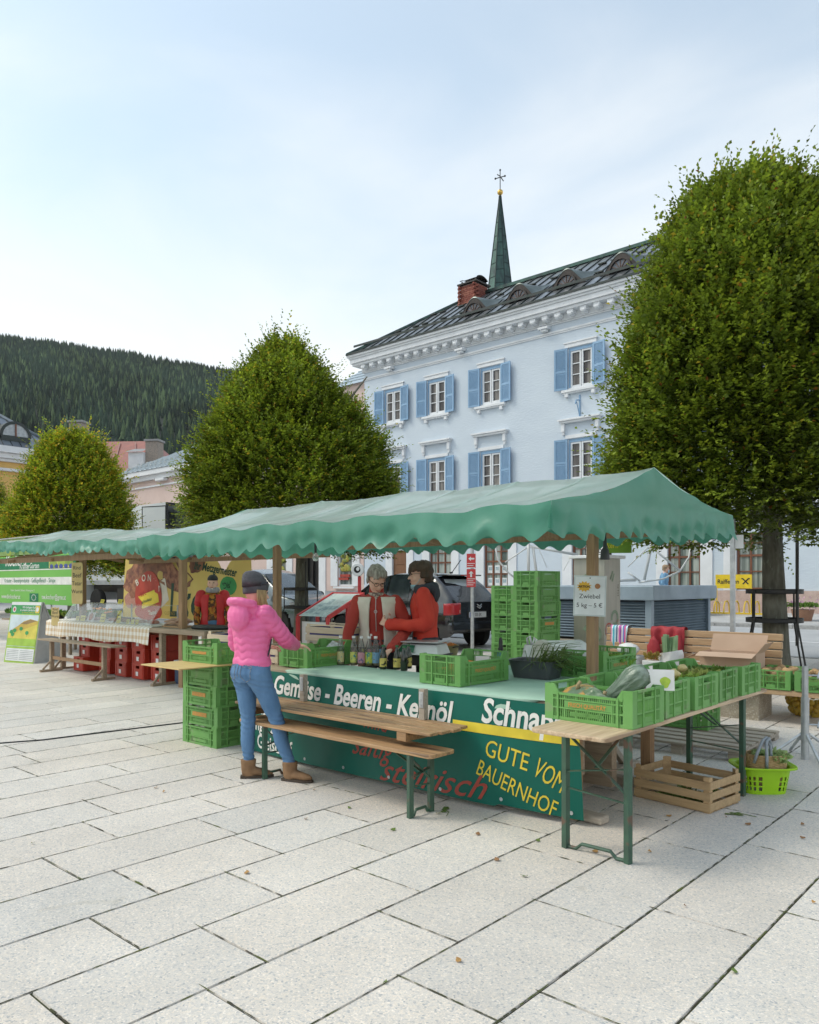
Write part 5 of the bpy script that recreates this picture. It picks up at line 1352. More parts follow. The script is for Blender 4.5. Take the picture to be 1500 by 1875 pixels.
# board over the left stack
b = MB(); b.bx(-7.14, -6.44, 3.97, 4.84, 0.808, 0.820); o = b.build('board', M('yellow_board', (0.66, 0.47, 0.19), (0.58, 0.40, 0.16), rough=0.5, scale=3, stretch=(8, 1, 1)), bevel=0.003); tag(o, 'yellow wooden board laid over the left crate stack', 'board')
def bottle(h, r, liquid, label_mat, cap, glass, neck=0.014):
    root = empty('bottle', (0, 0, -30))
    b = MB(); b.lathe([(0, 0.0), (r * 0.9, 0.0), (r, 0.008), (r, h * 0.52), (r * 0.9, h * 0.60), (neck * 1.5, h * 0.80), (neck, h * 0.88), (neck, h * 0.94), (0, h * 0.94)], n=18); b.build('glass', glass, root, smooth=40)
    if liquid:
        b = MB(); b.lathe([(0, 0.006), (r * 0.86, 0.006), (r * 0.93, 0.014), (r * 0.93, h * 0.30), (0, h * 0.30)], n=14); b.build('juice', liquid, root, smooth=40)
    b = MB(); b.lathe([(0, h * 0.925), (neck * 1.25, h * 0.925), (neck * 1.25, h), (0, h)], n=12); b.build('cap', cap, root)
    if label_mat:
        b = MB(); b.lathe([(r + 0.0006, h * 0.10), (r + 0.0006, h * 0.46)], n=16, a0=R(-150), a1=R(10)); b.build('label', label_mat, root, smooth=True)
    return root
m_clear = bpy.data.materials.new('clear_bottle_glass'); m_clear.use_nodes = True
_n = m_clear.node_tree.nodes; _l = m_clear.node_tree.links
_g = _n.new('ShaderNodeBsdfGlossy'); _g.inputs['Roughness'].default_value = 0.06; _t = _n.new('ShaderNodeBsdfTransparent'); _t.inputs['Color'].default_value = (0.93, 0.95, 0.94, 1)
_f = _n.new('ShaderNodeFresnel'); _f.inputs['IOR'].default_value = 1.55; _x = _n.new('ShaderNodeMixShader'); _l.new(_f.outputs[0], _x.inputs[0]); _l.new(_t.outputs[0], _x.inputs[1]); _l.new(_g.outputs[0], _x.inputs[2]); _d = _n.new('ShaderNodeBsdfTranslucent'); _d.inputs['Color'].default_value = (0.85, 0.87, 0.86, 1); _y = _n.new('ShaderNodeMixShader'); _y.inputs[0].default_value = 0.16; _l.new(_x.outputs[0], _y.inputs[1]); _l.new(_d.outputs[0], _y.inputs[2]); _l.new(_y.outputs[0], _n['Material Output'].inputs['Surface'])  # whitish translucent share imitates sky reflections on the glass
m_dkglass = M('dark_oil_glass', (0.012, 0.018, 0.010), (0.02, 0.03, 0.014), rough=0.08, spec=0.7)
m_capw = M('white_cap', (0.8, 0.8, 0.8), rough=0.4); m_capg = M('green_cap', (0.03, 0.16, 0.06), rough=0.4)
def lab_mat(nm, top, dot):
    m = M(nm, top, tuple(0.85 * c for c in top), rough=0.5, scale=20, speck=(34, dot, 0.58))
    return m
def put_bottle(px, py, pr, label, z=0.826, rz=None):
    p = at_z(px, py, z); pr.location = (p.x, p.y, z); pr.rotation_euler = (0, 0, R(12) + (rz or 0))
    return tag(pr, label, 'bottle', 'bottles on the counter')
J = {'yellow': ((0.72, 0.62, 0.12), (0.66, 0.60, 0.30)), 'pink': ((0.62, 0.30, 0.36), (0.60, 0.30, 0.25)), 'lime': ((0.60, 0.66, 0.10), (0.62, 0.62, 0.25)), 'blue': ((0.22, 0.45, 0.66), (0.62, 0.60, 0.42)), 'violet': ((0.66, 0.66, 0.16), (0.6, 0.52, 0.3)), 'cream': ((0.70, 0.60, 0.30), (0.62, 0.56, 0.32))}
for px, py, k, lab in ((624, 1217, 'cream', 'clear bottle with cream label standing alone left of the others'), (648, 1218, 'violet', 'clear bottle with yellow and violet label, leftmost of the front row'), (662, 1219, 'pink', 'clear bottle with pink label in the front row'),
                       (676, 1219, 'lime', 'clear bottle with lime green label in the front row'), (688, 1219, 'blue', 'clear bottle with blue label at the right of the front row'),
                       (669, 1211, 'yellow', 'clear bottle half hidden behind the pink labelled bottle'), (680, 1212, 'pink', 'clear bottle half hidden behind the lime labelled bottle'), (697, 1212, 'blue', 'clear bottle held at the old vendor hand behind the dark bottle'), (643, 1211, 'pink', 'clear bottle behind the leftmost bottle of the front row')):
    top, liq = J[k]
    put_bottle(px, py, bottle(0.285, 0.036, M('juice_' + k, liq, rough=0.3, transl=0.4), lab_mat('label_' + k, top, tuple(0.4 * c for c in top[::-1])), m_capw, m_clear), lab)
for px, py, lab in ((702, 1225, 'dark oil bottle right of the blue labelled bottle'), (727, 1226, 'dark oil bottle with yellow label in the middle of the counter'), (740, 1228, 'dark oil bottle turned away without a visible label'), (748, 1224, 'rightmost dark oil bottle beside the black crate')):
    put_bottle(px, py, bottle(0.225, 0.034, None, None if 'turned' in lab else lab_mat('label_oil', (0.68, 0.55, 0.14), (0.06, 0.05, 0.02)), m_capg, m_dkglass, 0.013), lab)
p = at_z(757, 1219, 0.826)
b = MB(); b.bx(-0.21, 0.21, -0.02, 0.26, 0.0, 0.10); b.bx(-0.225, 0.225, -0.035, 0.275, 0.101, 0.112)
o = b.build('black_box', m_black, loc=(p.x + 0.05, p.y + 0.05, 0.826), bevel=0.006); o.rotation_euler = (0, 0, R(14)); tag(o, 'low black plastic box under the shop scale', 'box')
sc_ = empty('shop_scale', (p.x + 0.04, p.y + 0.10, 0.939), R(18), 'white and steel shop scale with a green display', 'scale')
b = MB(); b.add([(-0.20, -0.17, 0), (0.20, -0.17, 0), (0.20, 0.15, 0), (-0.20, 0.15, 0), (-0.16, -0.09, 0.085), (0.16, -0.09, 0.085), (0.17, 0.13, 0.085), (-0.17, 0.13, 0.085)], [(3, 2, 1, 0), (4, 5, 6, 7), (0, 1, 5, 4), (1, 2, 6, 5), (2, 3, 7, 6), (3, 0, 4, 7)]); b.build('housing', m_wplast, sc_, bevel=0.01); sc_.scale = (1.12, 1.12, 1.15)
b = MB(); b.bx(-0.19, 0.19, -0.13, 0.15, 0.098, 0.108); b.bx(-0.05, 0.05, -0.03, 0.05, 0.0855, 0.0975); b.build('weighing_plate', m_galv, sc_, bevel=0.004)
b = MB(); b.add([(-0.17, -0.1685, 0.02), (-0.02, -0.1685, 0.02), (-0.03, -0.105, 0.075), (-0.15, -0.105, 0.075)], [(0, 1, 2, 3)]); b.v = [(x, y - 0.003, z + 0.003) for x, y, z in b.v]; b.build('display', M('scale_display', (0.03, 0.14, 0.08), rough=0.2), sc_)
p = at_z(808, 1211, 0.826)
b = MB(); b.lathe([(0, 0), (0.11, 0), (0.145, 0.05), (0.155, 0.11), (0.165, 0.112), (0.148, 0.05), (0.105, 0.006), (0, 0.006)], n=24, m=0); b.v = [(x, y, z * 1.5) for x, y, z in b.v]; b.tube([(0.16 + 0.035 * math.sin(a), 0.04 * math.cos(a), 0.15 + 0.01 * math.sin(a)) for a in np.linspace(0, math.pi, 9)], 0.008, 6, m=1)
o = b.build('bowl', [M('bowl_brown', (0.28, 0.25, 0.12), (0.2, 0.18, 0.08), rough=0.5, scale=8), m_black], smooth=40, loc=(p.x, p.y + 0.03, 0.826)); tag(o, 'round bowl of grated carrot beside the scale', 'bowl')
b = MB(); rr = random.Random(5)
for k in range(90):
    a, q = rr.uniform(0, 6.28), 0.125 * math.sqrt(rr.random()); z = 0.105 + 0.035 * (1 - q / 0.13) + rr.uniform(-0.01, 0.01); d = rr.uniform(0, 6.28)
    x, y = q * math.cos(a), q * math.sin(a); b.bar((x, y, z), (x + 0.035 * math.cos(d), y + 0.035 * math.sin(d), z + rr.uniform(-0.012, 0.014)), 0.009, 0.006)
b.lathe([(0, 0.125), (0.07, 0.11), (0.138, 0.06)], n=16); tag(b.build('grated_carrot', M('grated_orange', (0.74, 0.29, 0.05), (0.62, 0.22, 0.04), rough=0.6, jit=0.05), loc=(p.x, p.y + 0.03, 0.881)), 'heap of orange grated carrot in the round bowl', 'food')
# gas burner bottle
b = MB(); b.lathe([(0, 0), (0.045, 0), (0.05, 0.02), (0.05, 0.10), (0.035, 0.14), (0.02, 0.15), (0, 0.15)], n=18, m=0); b.lathe([(0, 0.151), (0.022, 0.151), (0.026, 0.18), (0.018, 0.20), (0.02, 0.24), (0.012, 0.28), (0, 0.285)], n=12, m=1)
p = at_d(917, 1190, 7.35); tag(b.build('gas_canister', [M('blue_canister', (0.03, 0.20, 0.46), rough=0.35), m_black], smooth=40, loc=(p.x, p.y, 0.825)), 'blue canister with black nozzle behind the carrot crate', 'gas canister')
# things seen inside the carrot crate end
b = MB(); b.bx(-0.06, 0.06, -0.001, 0.001, 0, 0.09); o = b.build('price_card', M('card_clock', (0.75, 0.76, 0.74), (0.2, 0.2, 0.2), scale=18, lo=0.6, hi=0.65), loc=(-3.86, 5.23, 0.925)); o.rotation_euler = (0, 0, R(20)); tag(o, 'white card standing inside the carrot crate', 'price card')
# grey tub with chives
tub = empty('plastic_tub', (-3.58, 5.62, 0.825), R(6), 'dark grey plastic tub with long chives on the counter', 'tub')
b = MB()
def tubring(w_, d_, z, r_=0.04): return [(sx * (w_ - r_) + r_ * math.cos(R(a)), sy * (d_ - r_) + r_ * math.sin(R(a)), z) for sx, sy, a0 in ((1, 1, 0), (-1, 1, 90), (-1, -1, 180), (1, -1, 270)) for a in (a0, a0 + 30, a0 + 60, a0 + 90)]
rings = [tubring(0.17, 0.12, 0), tubring(0.205, 0.15, 0.15), tubring(0.225, 0.17, 0.152), tubring(0.225, 0.17, 0.142)[:], ]
v = [p for r_ in rings[:3] for p in r_] + tubring(0.195, 0.14, 0.15) + tubring(0.165, 0.115, 0.012)
b.add(v, [(i * 16 + j, i * 16 + (j + 1) % 16, (i + 1) * 16 + (j + 1) % 16, (i + 1) * 16 + j) for i in range(4) for j in range(16)] + [tuple(range(15, -1, -1)), tuple(range(64, 80))]); b.build('tub', M('grey_tub', (0.06, 0.065, 0.07), (0.08, 0.085, 0.09), rough=0.4), tub, smooth=40)
b = MB(); rr = random.Random(3)
for k in range(120):
    x, y = rr.uniform(-0.06, 0.15), rr.uniform(-0.10, 0.10); a = rr.gauss(0.35, 0.8); L = rr.uniform(0.22, 0.42); e = rr.uniform(0.1, 1.0)
    dx, dy = math.cos(a) * L * math.cos(e), math.sin(a) * L * math.cos(e)
    b.tube([(x, y, 0.06), (x + dx * 0.5, y + dy * 0.5, 0.10 + L * math.sin(e) * 0.62), (x + dx, y + dy, 0.06 + L * math.sin(e) * (0.8 if e > 0.5 else 0.45))], [0.0035, 0.003, 0.001], 4, False)
ch = b.build('chives', M('chive_green', (0.06, 0.11, 0.02), (0.11, 0.16, 0.03), rough=0.5, scale=20), loc=(-3.58, 5.62, 0.825)); tag(ch, 'long dark green chives sticking out of the grey tub', 'herbs')
# white drum lying on its side, white carrier bag
dr = empty('white_drum', (-3.64, 6.14, 0.972), R(70), 'white plastic drum lying on its side behind the chives', 'drum')
b = MB(); b.lathe([(0, -0.22), (0.135, -0.22), (0.14, -0.20), (0.135, 0.2), (0.125, 0.22), (0, 0.22)], n=28, axis='X'); b.build('barrel', m_wplast, dr, smooth=40)
b = MB(); b.lathe([(0, -0.245), (0.145, -0.245), (0.15, -0.235), (0.15, -0.205), (0.141, -0.2)], n=28, axis='X'); b.build('lid', M('lid_cream', (0.62, 0.61, 0.55), rough=0.4), dr, smooth=40)
b = MB(); p = at_d(972, 1188, 7.3)
b.grid(lambda u, v: ((0.12 - 0.06 * v) * math.cos(2 * math.pi * u) * (1 + 0.15 * noise.noise(Vector((u * 6, v * 3, 0)))), (0.08 - 0.04 * v) * math.sin(2 * math.pi * u) * (1 + 0.2 * noise.noise(Vector((u * 6, v * 3, 4)))), 0.22 * v), 24, 8)
b.tube([(-0.03, 0, 0.21), (-0.04, 0, 0.28), (-0.01, 0, 0.30), (0.01, 0, 0.22)], 0.01, 6); b.tube([(0.02, 0, 0.21), (0.03, 0.02, 0.29), (0.05, 0.02, 0.27), (0.05, 0, 0.20)], 0.01, 6)
tag(b.build('carrier_bag', M('bag_white', (0.78, 0.78, 0.78), rough=0.4, bump=0.3, bscale=20), smooth=True, loc=(p.x, p.y, 0.825)), 'white carrier bag with handles up beside the drum', 'bag')
pal = empty('pallet', (-2.98, 7.65, 0), R(1), 'weathered wooden pallet lying behind the beer table', 'pallet')
b = MB()
for i in range(7): y = -0.56 + 0.187 * i; b.bx(-0.57, 0.57, y - 0.055, y + 0.055, 0.122, 0.144)
for x in (-0.52, 0, 0.52): b.bx(x - 0.05, x + 0.05, -0.6, 0.6, 0.10, 0.121); b.bx(x - 0.05, x + 0.05, -0.6, 0.6, 0.0, 0.02)
b.build('deck', m_grey_wood, pal, bevel=0.003)
for x in (-0.52, 0, 0.52):
    for y in (-0.53, 0, 0.53):
        q = MB(); q.bx(x - 0.05, x + 0.05, y - 0.07, y + 0.07, 0.021, 0.099); q.build('block', m_grey_wood, pal)
# lime laundry basket, wicker basket inside
m_lime = M('lime_plastic', (0.36, 0.66, 0.015), (0.33, 0.60, 0.012), rough=0.35, scale=4)
lb = empty('laundry_basket', (-1.98, 6.34, 0), R(38), 'bright lime green plastic basket standing on the paving', 'basket')
b = MB()
def bring(w_, d_, z): return [(w_ * math.copysign(abs(math.cos(a)) ** 0.6, math.cos(a)), d_ * math.copysign(abs(math.sin(a)) ** 0.6, math.sin(a)), z) for a in np.linspace(0, 2 * math.pi, 48, endpoint=False)]
lev = [0.0, 0.035, 0.065, 0.075, 0.105, 0.115, 0.145, 0.155, 0.185, 0.21]
v = []
for z in lev: f = z / 0.21; v += bring(0.155 + 0.035 * f, 0.12 + 0.035 * f, z)
F_ = [tuple(range(47, -1, -1))]
for i in range(len(lev) - 1):
    for j in range(48):
        if i in (1, 3, 5, 7)[:4] and i != 7 and j % 2 == 0 and (j % 12) not in (0, 11): continue
        F_.append((i * 48 + j, i * 48 + (j + 1) % 48, (i + 1) * 48 + (j + 1) % 48, (i + 1) * 48 + j))
b.add(v, F_); b.build('body', m_lime, lb, solid=0.004)
b = MB(); v = bring(0.19, 0.155, 0.208) + bring(0.23, 0.185, 0.216) + bring(0.232, 0.187, 0.204)
b.add(v, [(i * 48 + j, i * 48 + (j + 1) % 48, (i + 1) * 48 + (j + 1) % 48, (i + 1) * 48 + j) for i in range(2) for j in range(48)]); b.build('rim', m_lime, lb, smooth=40, solid=0.004)
wk = empty('wicker_basket', (-1.96, 6.34, 0.03), R(38), 'wicker basket with grey padded handles set in the lime basket', 'basket')
b = MB()
for k in range(26):
    z = 0.01 + 0.0095 * k; f = k / 25
    b.tube([((0.125 + 0.05 * math.sin(f * 2.0)) * math.cos(a) * (1 + 0.012 * math.sin(a * 16 + (k % 2) * math.pi)), (0.095 + 0.045 * math.sin(f * 2.0)) * math.sin(a) * (1 + 0.012 * math.sin(a * 16 + (k % 2) * math.pi)), z) for a in np.linspace(0, 2 * math.pi, 48, endpoint=False)], 0.0062, 5, False, closed=True)
wk.scale = (0.88, 0.84, 1); wk.location.z = 0.05
b.build('weave', M('wicker', (0.52, 0.36, 0.18), (0.38, 0.25, 0.11), rough=0.8, scale=30), wk, smooth=True)
for s in (-1, 1):
    q = MB(); q.tube([(-0.10 + 0.04 * s, -0.13, 0.20), (-0.09 + 0.03 * s, -0.15, 0.28), (-0.06, -0.12, 0.37), (-0.02, -0.08, 0.385), (0.02, -0.07, 0.32), (0.03 + 0.02 * s, -0.12, 0.2)] if s < 0 else [(-0.04, -0.15, 0.16), (-0.05, -0.18, 0.25), (-0.04, -0.14, 0.36), (0.0, -0.09, 0.38), (0.04, -0.05, 0.30)], 0.014, 8); q.build('handle', M('grey_padding', (0.30, 0.34, 0.37), rough=0.6), wk, smooth=True)
leafy('packed_salad', 'salad in clear plastic on top of the wicker basket', 'salad', (-1.93, 6.37, 0.25), 320, 0.045, (0.30, 0.40, 0.16), spread=0.075, seed=13, up=0.4)
# galvanised parasol stand
sd2 = empty('parasol_stand', (-1.99, 7.54, 0), 0.3, 'galvanised steel parasol stand with folding legs at right edge', 'stand')
b = MB(); b.tube([(0, 0, 0.0), (0, 0, 0.60)], 0.034, 14); b.tube([(0, 0, 0.55), (0, 0, 0.88)], 0.027, 14); b.tube([(0, 0, 0.22), (0, 0, 0.28)], 0.045, 12)
for z, a in ((0.80, 0.3), (0.36, 0.6)): b.tube([(0.02, 0, z), (0.11, 0.02, z)], 0.008, 6); b.tube([(0.10, -0.02, z - 0.02), (0.12, 0.06, z + 0.03)], 0.01, 6)
b.build('tube', m_galv, sd2, smooth=40)
for k in range(4):
    a = R(20 + 90 * k); q = MB(); c, s = math.cos(a), math.sin(a)
    q.bar((0.03 * c, 0.03 * s, 0.03), (0.52 * c, 0.52 * s, 0.012), 0.03, 0.02); q.tube([(0.04 * c, 0.04 * s, 0.27), (0.33 * c, 0.33 * s, 0.06)], 0.013, 8); q.box((0.5 * c, 0.5 * s, 0.012), (0.06, 0.06, 0.02), a); q.build('leg', m_galv, sd2)
# park bench on concrete blocks
pb = empty('park_bench', (-3.9, 9.2, 0), 0, 'long wooden park bench on concrete blocks behind the beer table', 'bench'); PO = (-3.9, 9.2, 0)
m_conc = M('washed_concrete', (0.40, 0.35, 0.27), (0.30, 0.26, 0.20), rough=0.95, scale=9, bump=0.5, bscale=40, speck=(55, (0.52, 0.48, 0.40), 0.58))
for x in (-3.35, -4.75):
    q = MB(); q.bx(x - 0.5 * 0.98, x + 0.49, 9.04, 9.50, 0.06, 0.40); part(q, 'concrete_block', m_conc, pb, PO, bevel=0.01)
m_bwood = wood('bench_slat', (0.52, 0.35, 0.20), (0.40, 0.26, 0.15), 'X', rough=0.6)
b = MB()
for i in range(5): y = 8.93 + 0.118 * i; b.bx(-5.05, -1.62, y, y + 0.10, 0.41, 0.465)
part(b, 'seat', m_bwood, pb, PO, bevel=0.008)
b = MB()
for i in range(5): z = 0.56 + 0.096 * i; b.bx(-5.05, -2.80, 9.62 + 0.018 * i, 9.66 + 0.018 * i, z, z + 0.083)
part(b, 'backrest', m_bwood, pb, PO, bevel=0.008)
b = MB()
for x in (-4.8, -3.9, -3.0): b.bar((x, 9.60, 0.40), (x, 9.735, 1.02), 0.05, 0.02)
part(b, 'backrest_bracket', m_iron, pb, PO)
# striped cloth and red jacket over the backrest
def drape(x0, x1, top, front, back, yf, yb, seed, fold=0.02):
    b = MB(); n = 24
    def f(u, v):
        x = x0 + (x1 - x0) * u + 0.02 * noise.noise(Vector((v * 3, u * 4, seed)))
        wr = fold * math.sin(u * 17 + seed + v * 2) + fold * noise.noise(Vector((u * 7, v * 5, seed)))
        if v < 0.45: t = v / 0.45; return (x, yf - 0.015 + wr - 0.03 * t * (1 - t), top - front * (1 - t) * (0.9 + 0.2 * noise.noise(Vector((u * 4, 0, seed)))))
        if v < 0.55: t = (v - 0.45) / 0.1; return (x, yf - 0.015 + (yb - yf + 0.03) * t, top + 0.015 + 0.012 * math.sin(math.pi * t) + 0.3 * wr)
        t = (v - 0.55) / 0.45; return (x, yb + 0.015 + abs(wr), top - back * t)
    b.grid(f, 36, 24); return b
b = drape(-4.98, -4.74, 1.035, 0.30, 0.22, 9.68, 9.75, 1.0, 0.008)
m_str = bpy.data.materials.new('striped_cloth'); m_str.use_nodes = True
_n = m_str.node_tree.nodes; _l = m_str.node_tree.links; _tc2 = _n.new('ShaderNodeTexCoord'); _sp = _n.new('ShaderNodeSeparateXYZ'); _rp = _n.new('ShaderNodeValToRGB'); _rp.color_ramp.interpolation = 'CONSTANT'
_l.new(_tc2.outputs['Generated'], _sp.inputs[0]); _l.new(_sp.outputs[0], _rp.inputs[0]); _l.new(_rp.outputs[0], _n['Principled BSDF'].inputs['Base Color']); _n['Principled BSDF'].inputs['Roughness'].default_value = 0.85
_e = _rp.color_ramp.elements; _e[0].color = (0.55, 0.12, 0.35, 1); _e[1].position = 0.97; _e[1].color = (0.05, 0.07, 0.2, 1)
for p_, c_ in ((0.08, (0.75, 0.75, 0.75)), (0.15, (0.1, 0.45, 0.6)), (0.24, (0.5, 0.75, 0.8)), (0.33, (0.05, 0.07, 0.2)), (0.4, (0.75, 0.75, 0.75)), (0.46, (0.6, 0.15, 0.4)), (0.56, (0.35, 0.1, 0.35)), (0.62, (0.7, 0.7, 0.75)), (0.7, (0.1, 0.2, 0.5)), (0.78, (0.6, 0.12, 0.3)), (0.88, (0.6, 0.8, 0.85))):
    x_ = _e.new(p_); x_.color = (*c_, 1)
tag(b.build('striped_cloth', m_str, smooth=True), 'striped woven cloth hanging over the left end of the bench', 'cloth')
b = drape(-4.40, -3.96, 1.04, 0.42, 0.3, 9.66, 9.76, 2.3, 0.022); b.blob((-4.34, 9.60, 0.74), (0.09, 0.05, 0.18), 12, 8, 0.4, 3); b.tube([(-4.06, 9.6, 0.95), (-4.0, 9.58, 0.75), (-4.04, 9.55, 0.58)], [0.07, 0.06, 0.045], 10)
tag(b.build('red_jacket', M('red_fabric', (0.40, 0.035, 0.045), (0.32, 0.025, 0.035), rough=0.7, scale=5, bump=0.4, bscale=12), smooth=True), 'red jacket draped over the middle of the bench back', 'jacket')
# cardboard box with open flaps
cb = empty('cardboard_box', (-3.22, 9.24, 0.467), R(4), 'open cardboard box with spread flaps on the bench', 'cardboard box')
m_card = M('cardboard', (0.56, 0.40, 0.29), (0.50, 0.35, 0.25), rough=0.8, scale=3)
b = MB(); w_, d_, h_ = 0.31, 0.20, 0.36
for s in (-1, 1): b.bx(-w_, w_, s * d_, s * (d_ - 0.006), 0, h_); b.bx(s * w_, s * (w_ - 0.006), -d_ + 0.0065, d_ - 0.0065, 0, h_)
b.bx(-w_ + 0.007, w_ - 0.007, -d_ + 0.007, d_ - 0.007, 0.001, 0.007); b.build('carton', m_card, cb)
for (p0, p1, o_) in (((-w_, d_, h_), (w_, d_, h_), (0.02, 0.06, 0.19)), ((-w_, -d_, h_), (w_, -d_, h_), (-0.01, -0.15, -0.04)), ((-w_, -d_, h_), (-w_, d_, h_), (-0.18, 0, -0.08)), ((w_, -d_, h_), (w_, d_, h_), (0.09, 0.02, 0.12))):
    q = MB(); a, c, e = Vector(p0), Vector(p1), Vector(o_); q.add([a, c, c + e, a + e], [(0, 1, 2, 3)]); q.build('flap', m_card, cb, solid=0.005)
# leeks in a white bag, white bag, onion sack
b = MB(); p = at_d(1227, 1200, 9.25)
b.grid(lambda u, v: (0.16 * (1 - 0.15 * v) * math.cos(6.283 * u) * (1 + 0.2 * noise.noise(Vector((math.cos(6.283 * u) * 2, math.sin(6.283 * u) * 2, v * 3)))), 0.11 * math.sin(6.283 * u) * (1 + 0.2 * noise.noise(Vector((math.cos(6.283 * u) * 2, math.sin(6.283 * u) * 2, v * 3 + 5)))), 0.34 * v + 0.03 * math.cos(6.283 * u)), 30, 10)
tag(b.build('carrier_bag', MATS['bag_white'], smooth=True, loc=(p.x, p.y, 0.467)), 'white bag with leeks sitting on the bench before the red jacket', 'bag')
b = MB(); rr = random.Random(6)
for k in range(9):
    a = -0.09 + 0.022 * k; b.bar((a * 0.7, rr.uniform(-0.03, 0.03), 0.15), (a * 1.1 + rr.uniform(-0.015, 0.015), rr.uniform(-0.05, 0.05), 0.50 + rr.uniform(0, 0.06)), 0.028, 0.012, (0, 1, 0))
tag(b.build('leeks', M('leek_green', (0.26, 0.38, 0.22), (0.16, 0.28, 0.13), rough=0.5, scale=6), loc=(p.x, p.y, 0.467)), 'bundle of grey green leeks standing in the white bag', 'leeks')
leafy('radish_bunch', 'red and green radish bunch beside the bag of leeks', 'radishes', (p.x - 0.17, p.y - 0.06, 0.70), 70, 0.07, (0.30, 0.22, 0.05), spread=0.05, seed=19)
b = MB(); b.bx(p.x - 0.28, p.x - 0.06, p.y - 0.16, p.y + 0.04, 0.467, 0.70); tag(b.build('produce_box', m_wplast, bevel=0.01), 'white box under the radish bunch on the bench', 'box')
b = MB(); b.blob((0, 0, 0.06), (0.15, 0.10, 0.075), 14, 8, 0.2, 4); p2 = at_d(1150, 1190, 9.6); tag(b.build('sun_hat', m_wplast, smooth=True, loc=(p2.x, p2.y, p2.z - 0.05)), 'white sun hat lying on a bag at the left of the bench', 'hat')
b = MB(); b.bx(p2.x - 0.22, p2.x + 0.2, p2.y - 0.16, p2.y + 0.14, 0.467, p2.z - 0.06); tag(b.build('grey_bag', M('bag_grey', (0.5, 0.5, 0.5), rough=0.7, bump=0.3), bevel=0.05), 'grey bag under the white hat on the bench', 'bag')
on = empty('onion_sack', (-2.52, 9.66, 0.10), 0, 'yellow net sack of onions on the ground under the bench', 'sack')
b = MB(); rr = random.Random(9)
for k in range(120):
    th, ph = rr.uniform(0, 6.28), math.acos(rr.uniform(-0.9, 1)); b.blob((0.21 * math.sin(ph) * math.cos(th), 0.15 * math.sin(ph) * math.sin(th), 0.17 + 0.17 * math.cos(ph)), 0.036, 8, 6)
b.build('onions', M('yellow_onion', (0.50, 0.36, 0.05), (0.40, 0.25, 0.03), rough=0.4, scale=10), on, smooth=True)
b = MB(); b.blob((0, 0, 0.17), (0.215, 0.155, 0.175), 20, 12); o = b.build('net', M('net_yellow', (0.55, 0.50, 0.08), rough=0.6), on); md = o.modifiers.new('wire', 'WIREFRAME'); md.thickness = 0.003
# litter: leaves and greens on the paving
rr = random.Random(17); tone = ((0.42, 0.24, 0.08), (0.30, 0.16, 0.07), (0.13, 0.20, 0.04))
spots = [(285, 1443), (875, 1528), (803, 1490), (1225, 1495), (1330, 1497), (985, 1540), (1190, 1560), (910, 1575), (640, 1480), (575, 1447), (1370, 1510), (960, 1605), (1090, 1560), (1470, 1510), (1345, 1780), (1490, 1653), (1470, 1535), (705, 1800), (452, 1599), (1255, 1660), (60, 1545), (300, 1450), (560, 1500), (720, 1520), (840, 1760)]
mats_l = [M('leaf_litter%d' % i, t, rough=0.8) for i, t in enumerate(tone)]
for i, (px, py) in enumerate(spots):
    p = at_z(px, py, 0.003); b = MB(); s = rr.uniform(0.010, 0.024); a = rr.uniform(0, 6.28)
    b.grid(lambda u, v: (s * (u * 2 - 1) * math.cos(a) - s * 0.7 * (v * 2 - 1) * (1 - (u * 2 - 1) ** 2) * math.sin(a), s * (u * 2 - 1) * math.sin(a) + s * 0.7 * (v * 2 - 1) * (1 - (u * 2 - 1) ** 2) * math.cos(a), 0.004 + 0.010 * abs(u - 0.5) + 0.006 * v), 6, 2)
    o = b.build('fallen_leaf', mats_l[(i * 7) % 3], loc=(p.x, p.y, 0.0)); tag(o, 'small dry leaf lying flat on the pale paving', 'leaf', 'leaves on the paving')
for px, py, a, lab in ((815, 1483, -0.6, 'green herb stalk dropped on the paving below the banner'), (1345, 1490, 0.4, 'green stalk on the paving beside the wooden crate')):
    p = at_z(px, py, 0.004); b = MB(); b.tube([(0, 0, 0.004), (0.06, 0.01, 0.006), (0.14, -0.03, 0.004)], 0.0025, 5)
    for k in range(14): x = rr.uniform(-0.06, 0.05); y = rr.uniform(-0.035, 0.035); b.blob((x, y, 0.006), (0.018, 0.011, 0.002), 6, 4)
    o = b.build('herb_stalk', M('stalk_green', (0.10, 0.17, 0.03), rough=0.6), loc=(p.x, p.y, 0)); o.rotation_euler = (0, 0, a); tag(o, lab, 'herb')
# black cable across the paving
pts = [at_z(px, py, 0.006) for px, py in ((-120, 1368), (0, 1361), (80, 1355), (150, 1346), (230, 1336), (330, 1324), (420, 1312))]
b = MB(); sm = []
for i in range(len(pts) - 1):
    for t in np.linspace(0, 1, 6, endpoint=False): q = pts[i].lerp(pts[i + 1], t); sm.append((q.x + 0.01 * noise.noise(q * 2), q.y + 0.015 * noise.noise(q * 1.3), 0.0075))
b.tube(sm, 0.007, 6); tag(b.build('cable', m_black, smooth=True), 'black power cable lying across the paving on the left', 'cable')
m_skin = M('skin', (0.78, 0.50, 0.38), (0.72, 0.42, 0.31), rough=0.55, scale=9, spec=0.35)
m_hairg = M('grey_hair', (0.46, 0.41, 0.35), (0.22, 0.185, 0.155), rough=0.6, scale=14, stretch=(3, 3, 0.6), bump=0.5, bscale=60)
m_hairb = M('brown_hair', (0.05, 0.028, 0.016), (0.10, 0.055, 0.028), rough=0.5, scale=14, stretch=(3, 3, 0.6), bump=0.5, bscale=60)
m_blond = M('blond_hair', (0.50, 0.34, 0.16), (0.36, 0.23, 0.10), rough=0.5, scale=16, stretch=(4, 4, 0.5), bump=0.5, bscale=60)
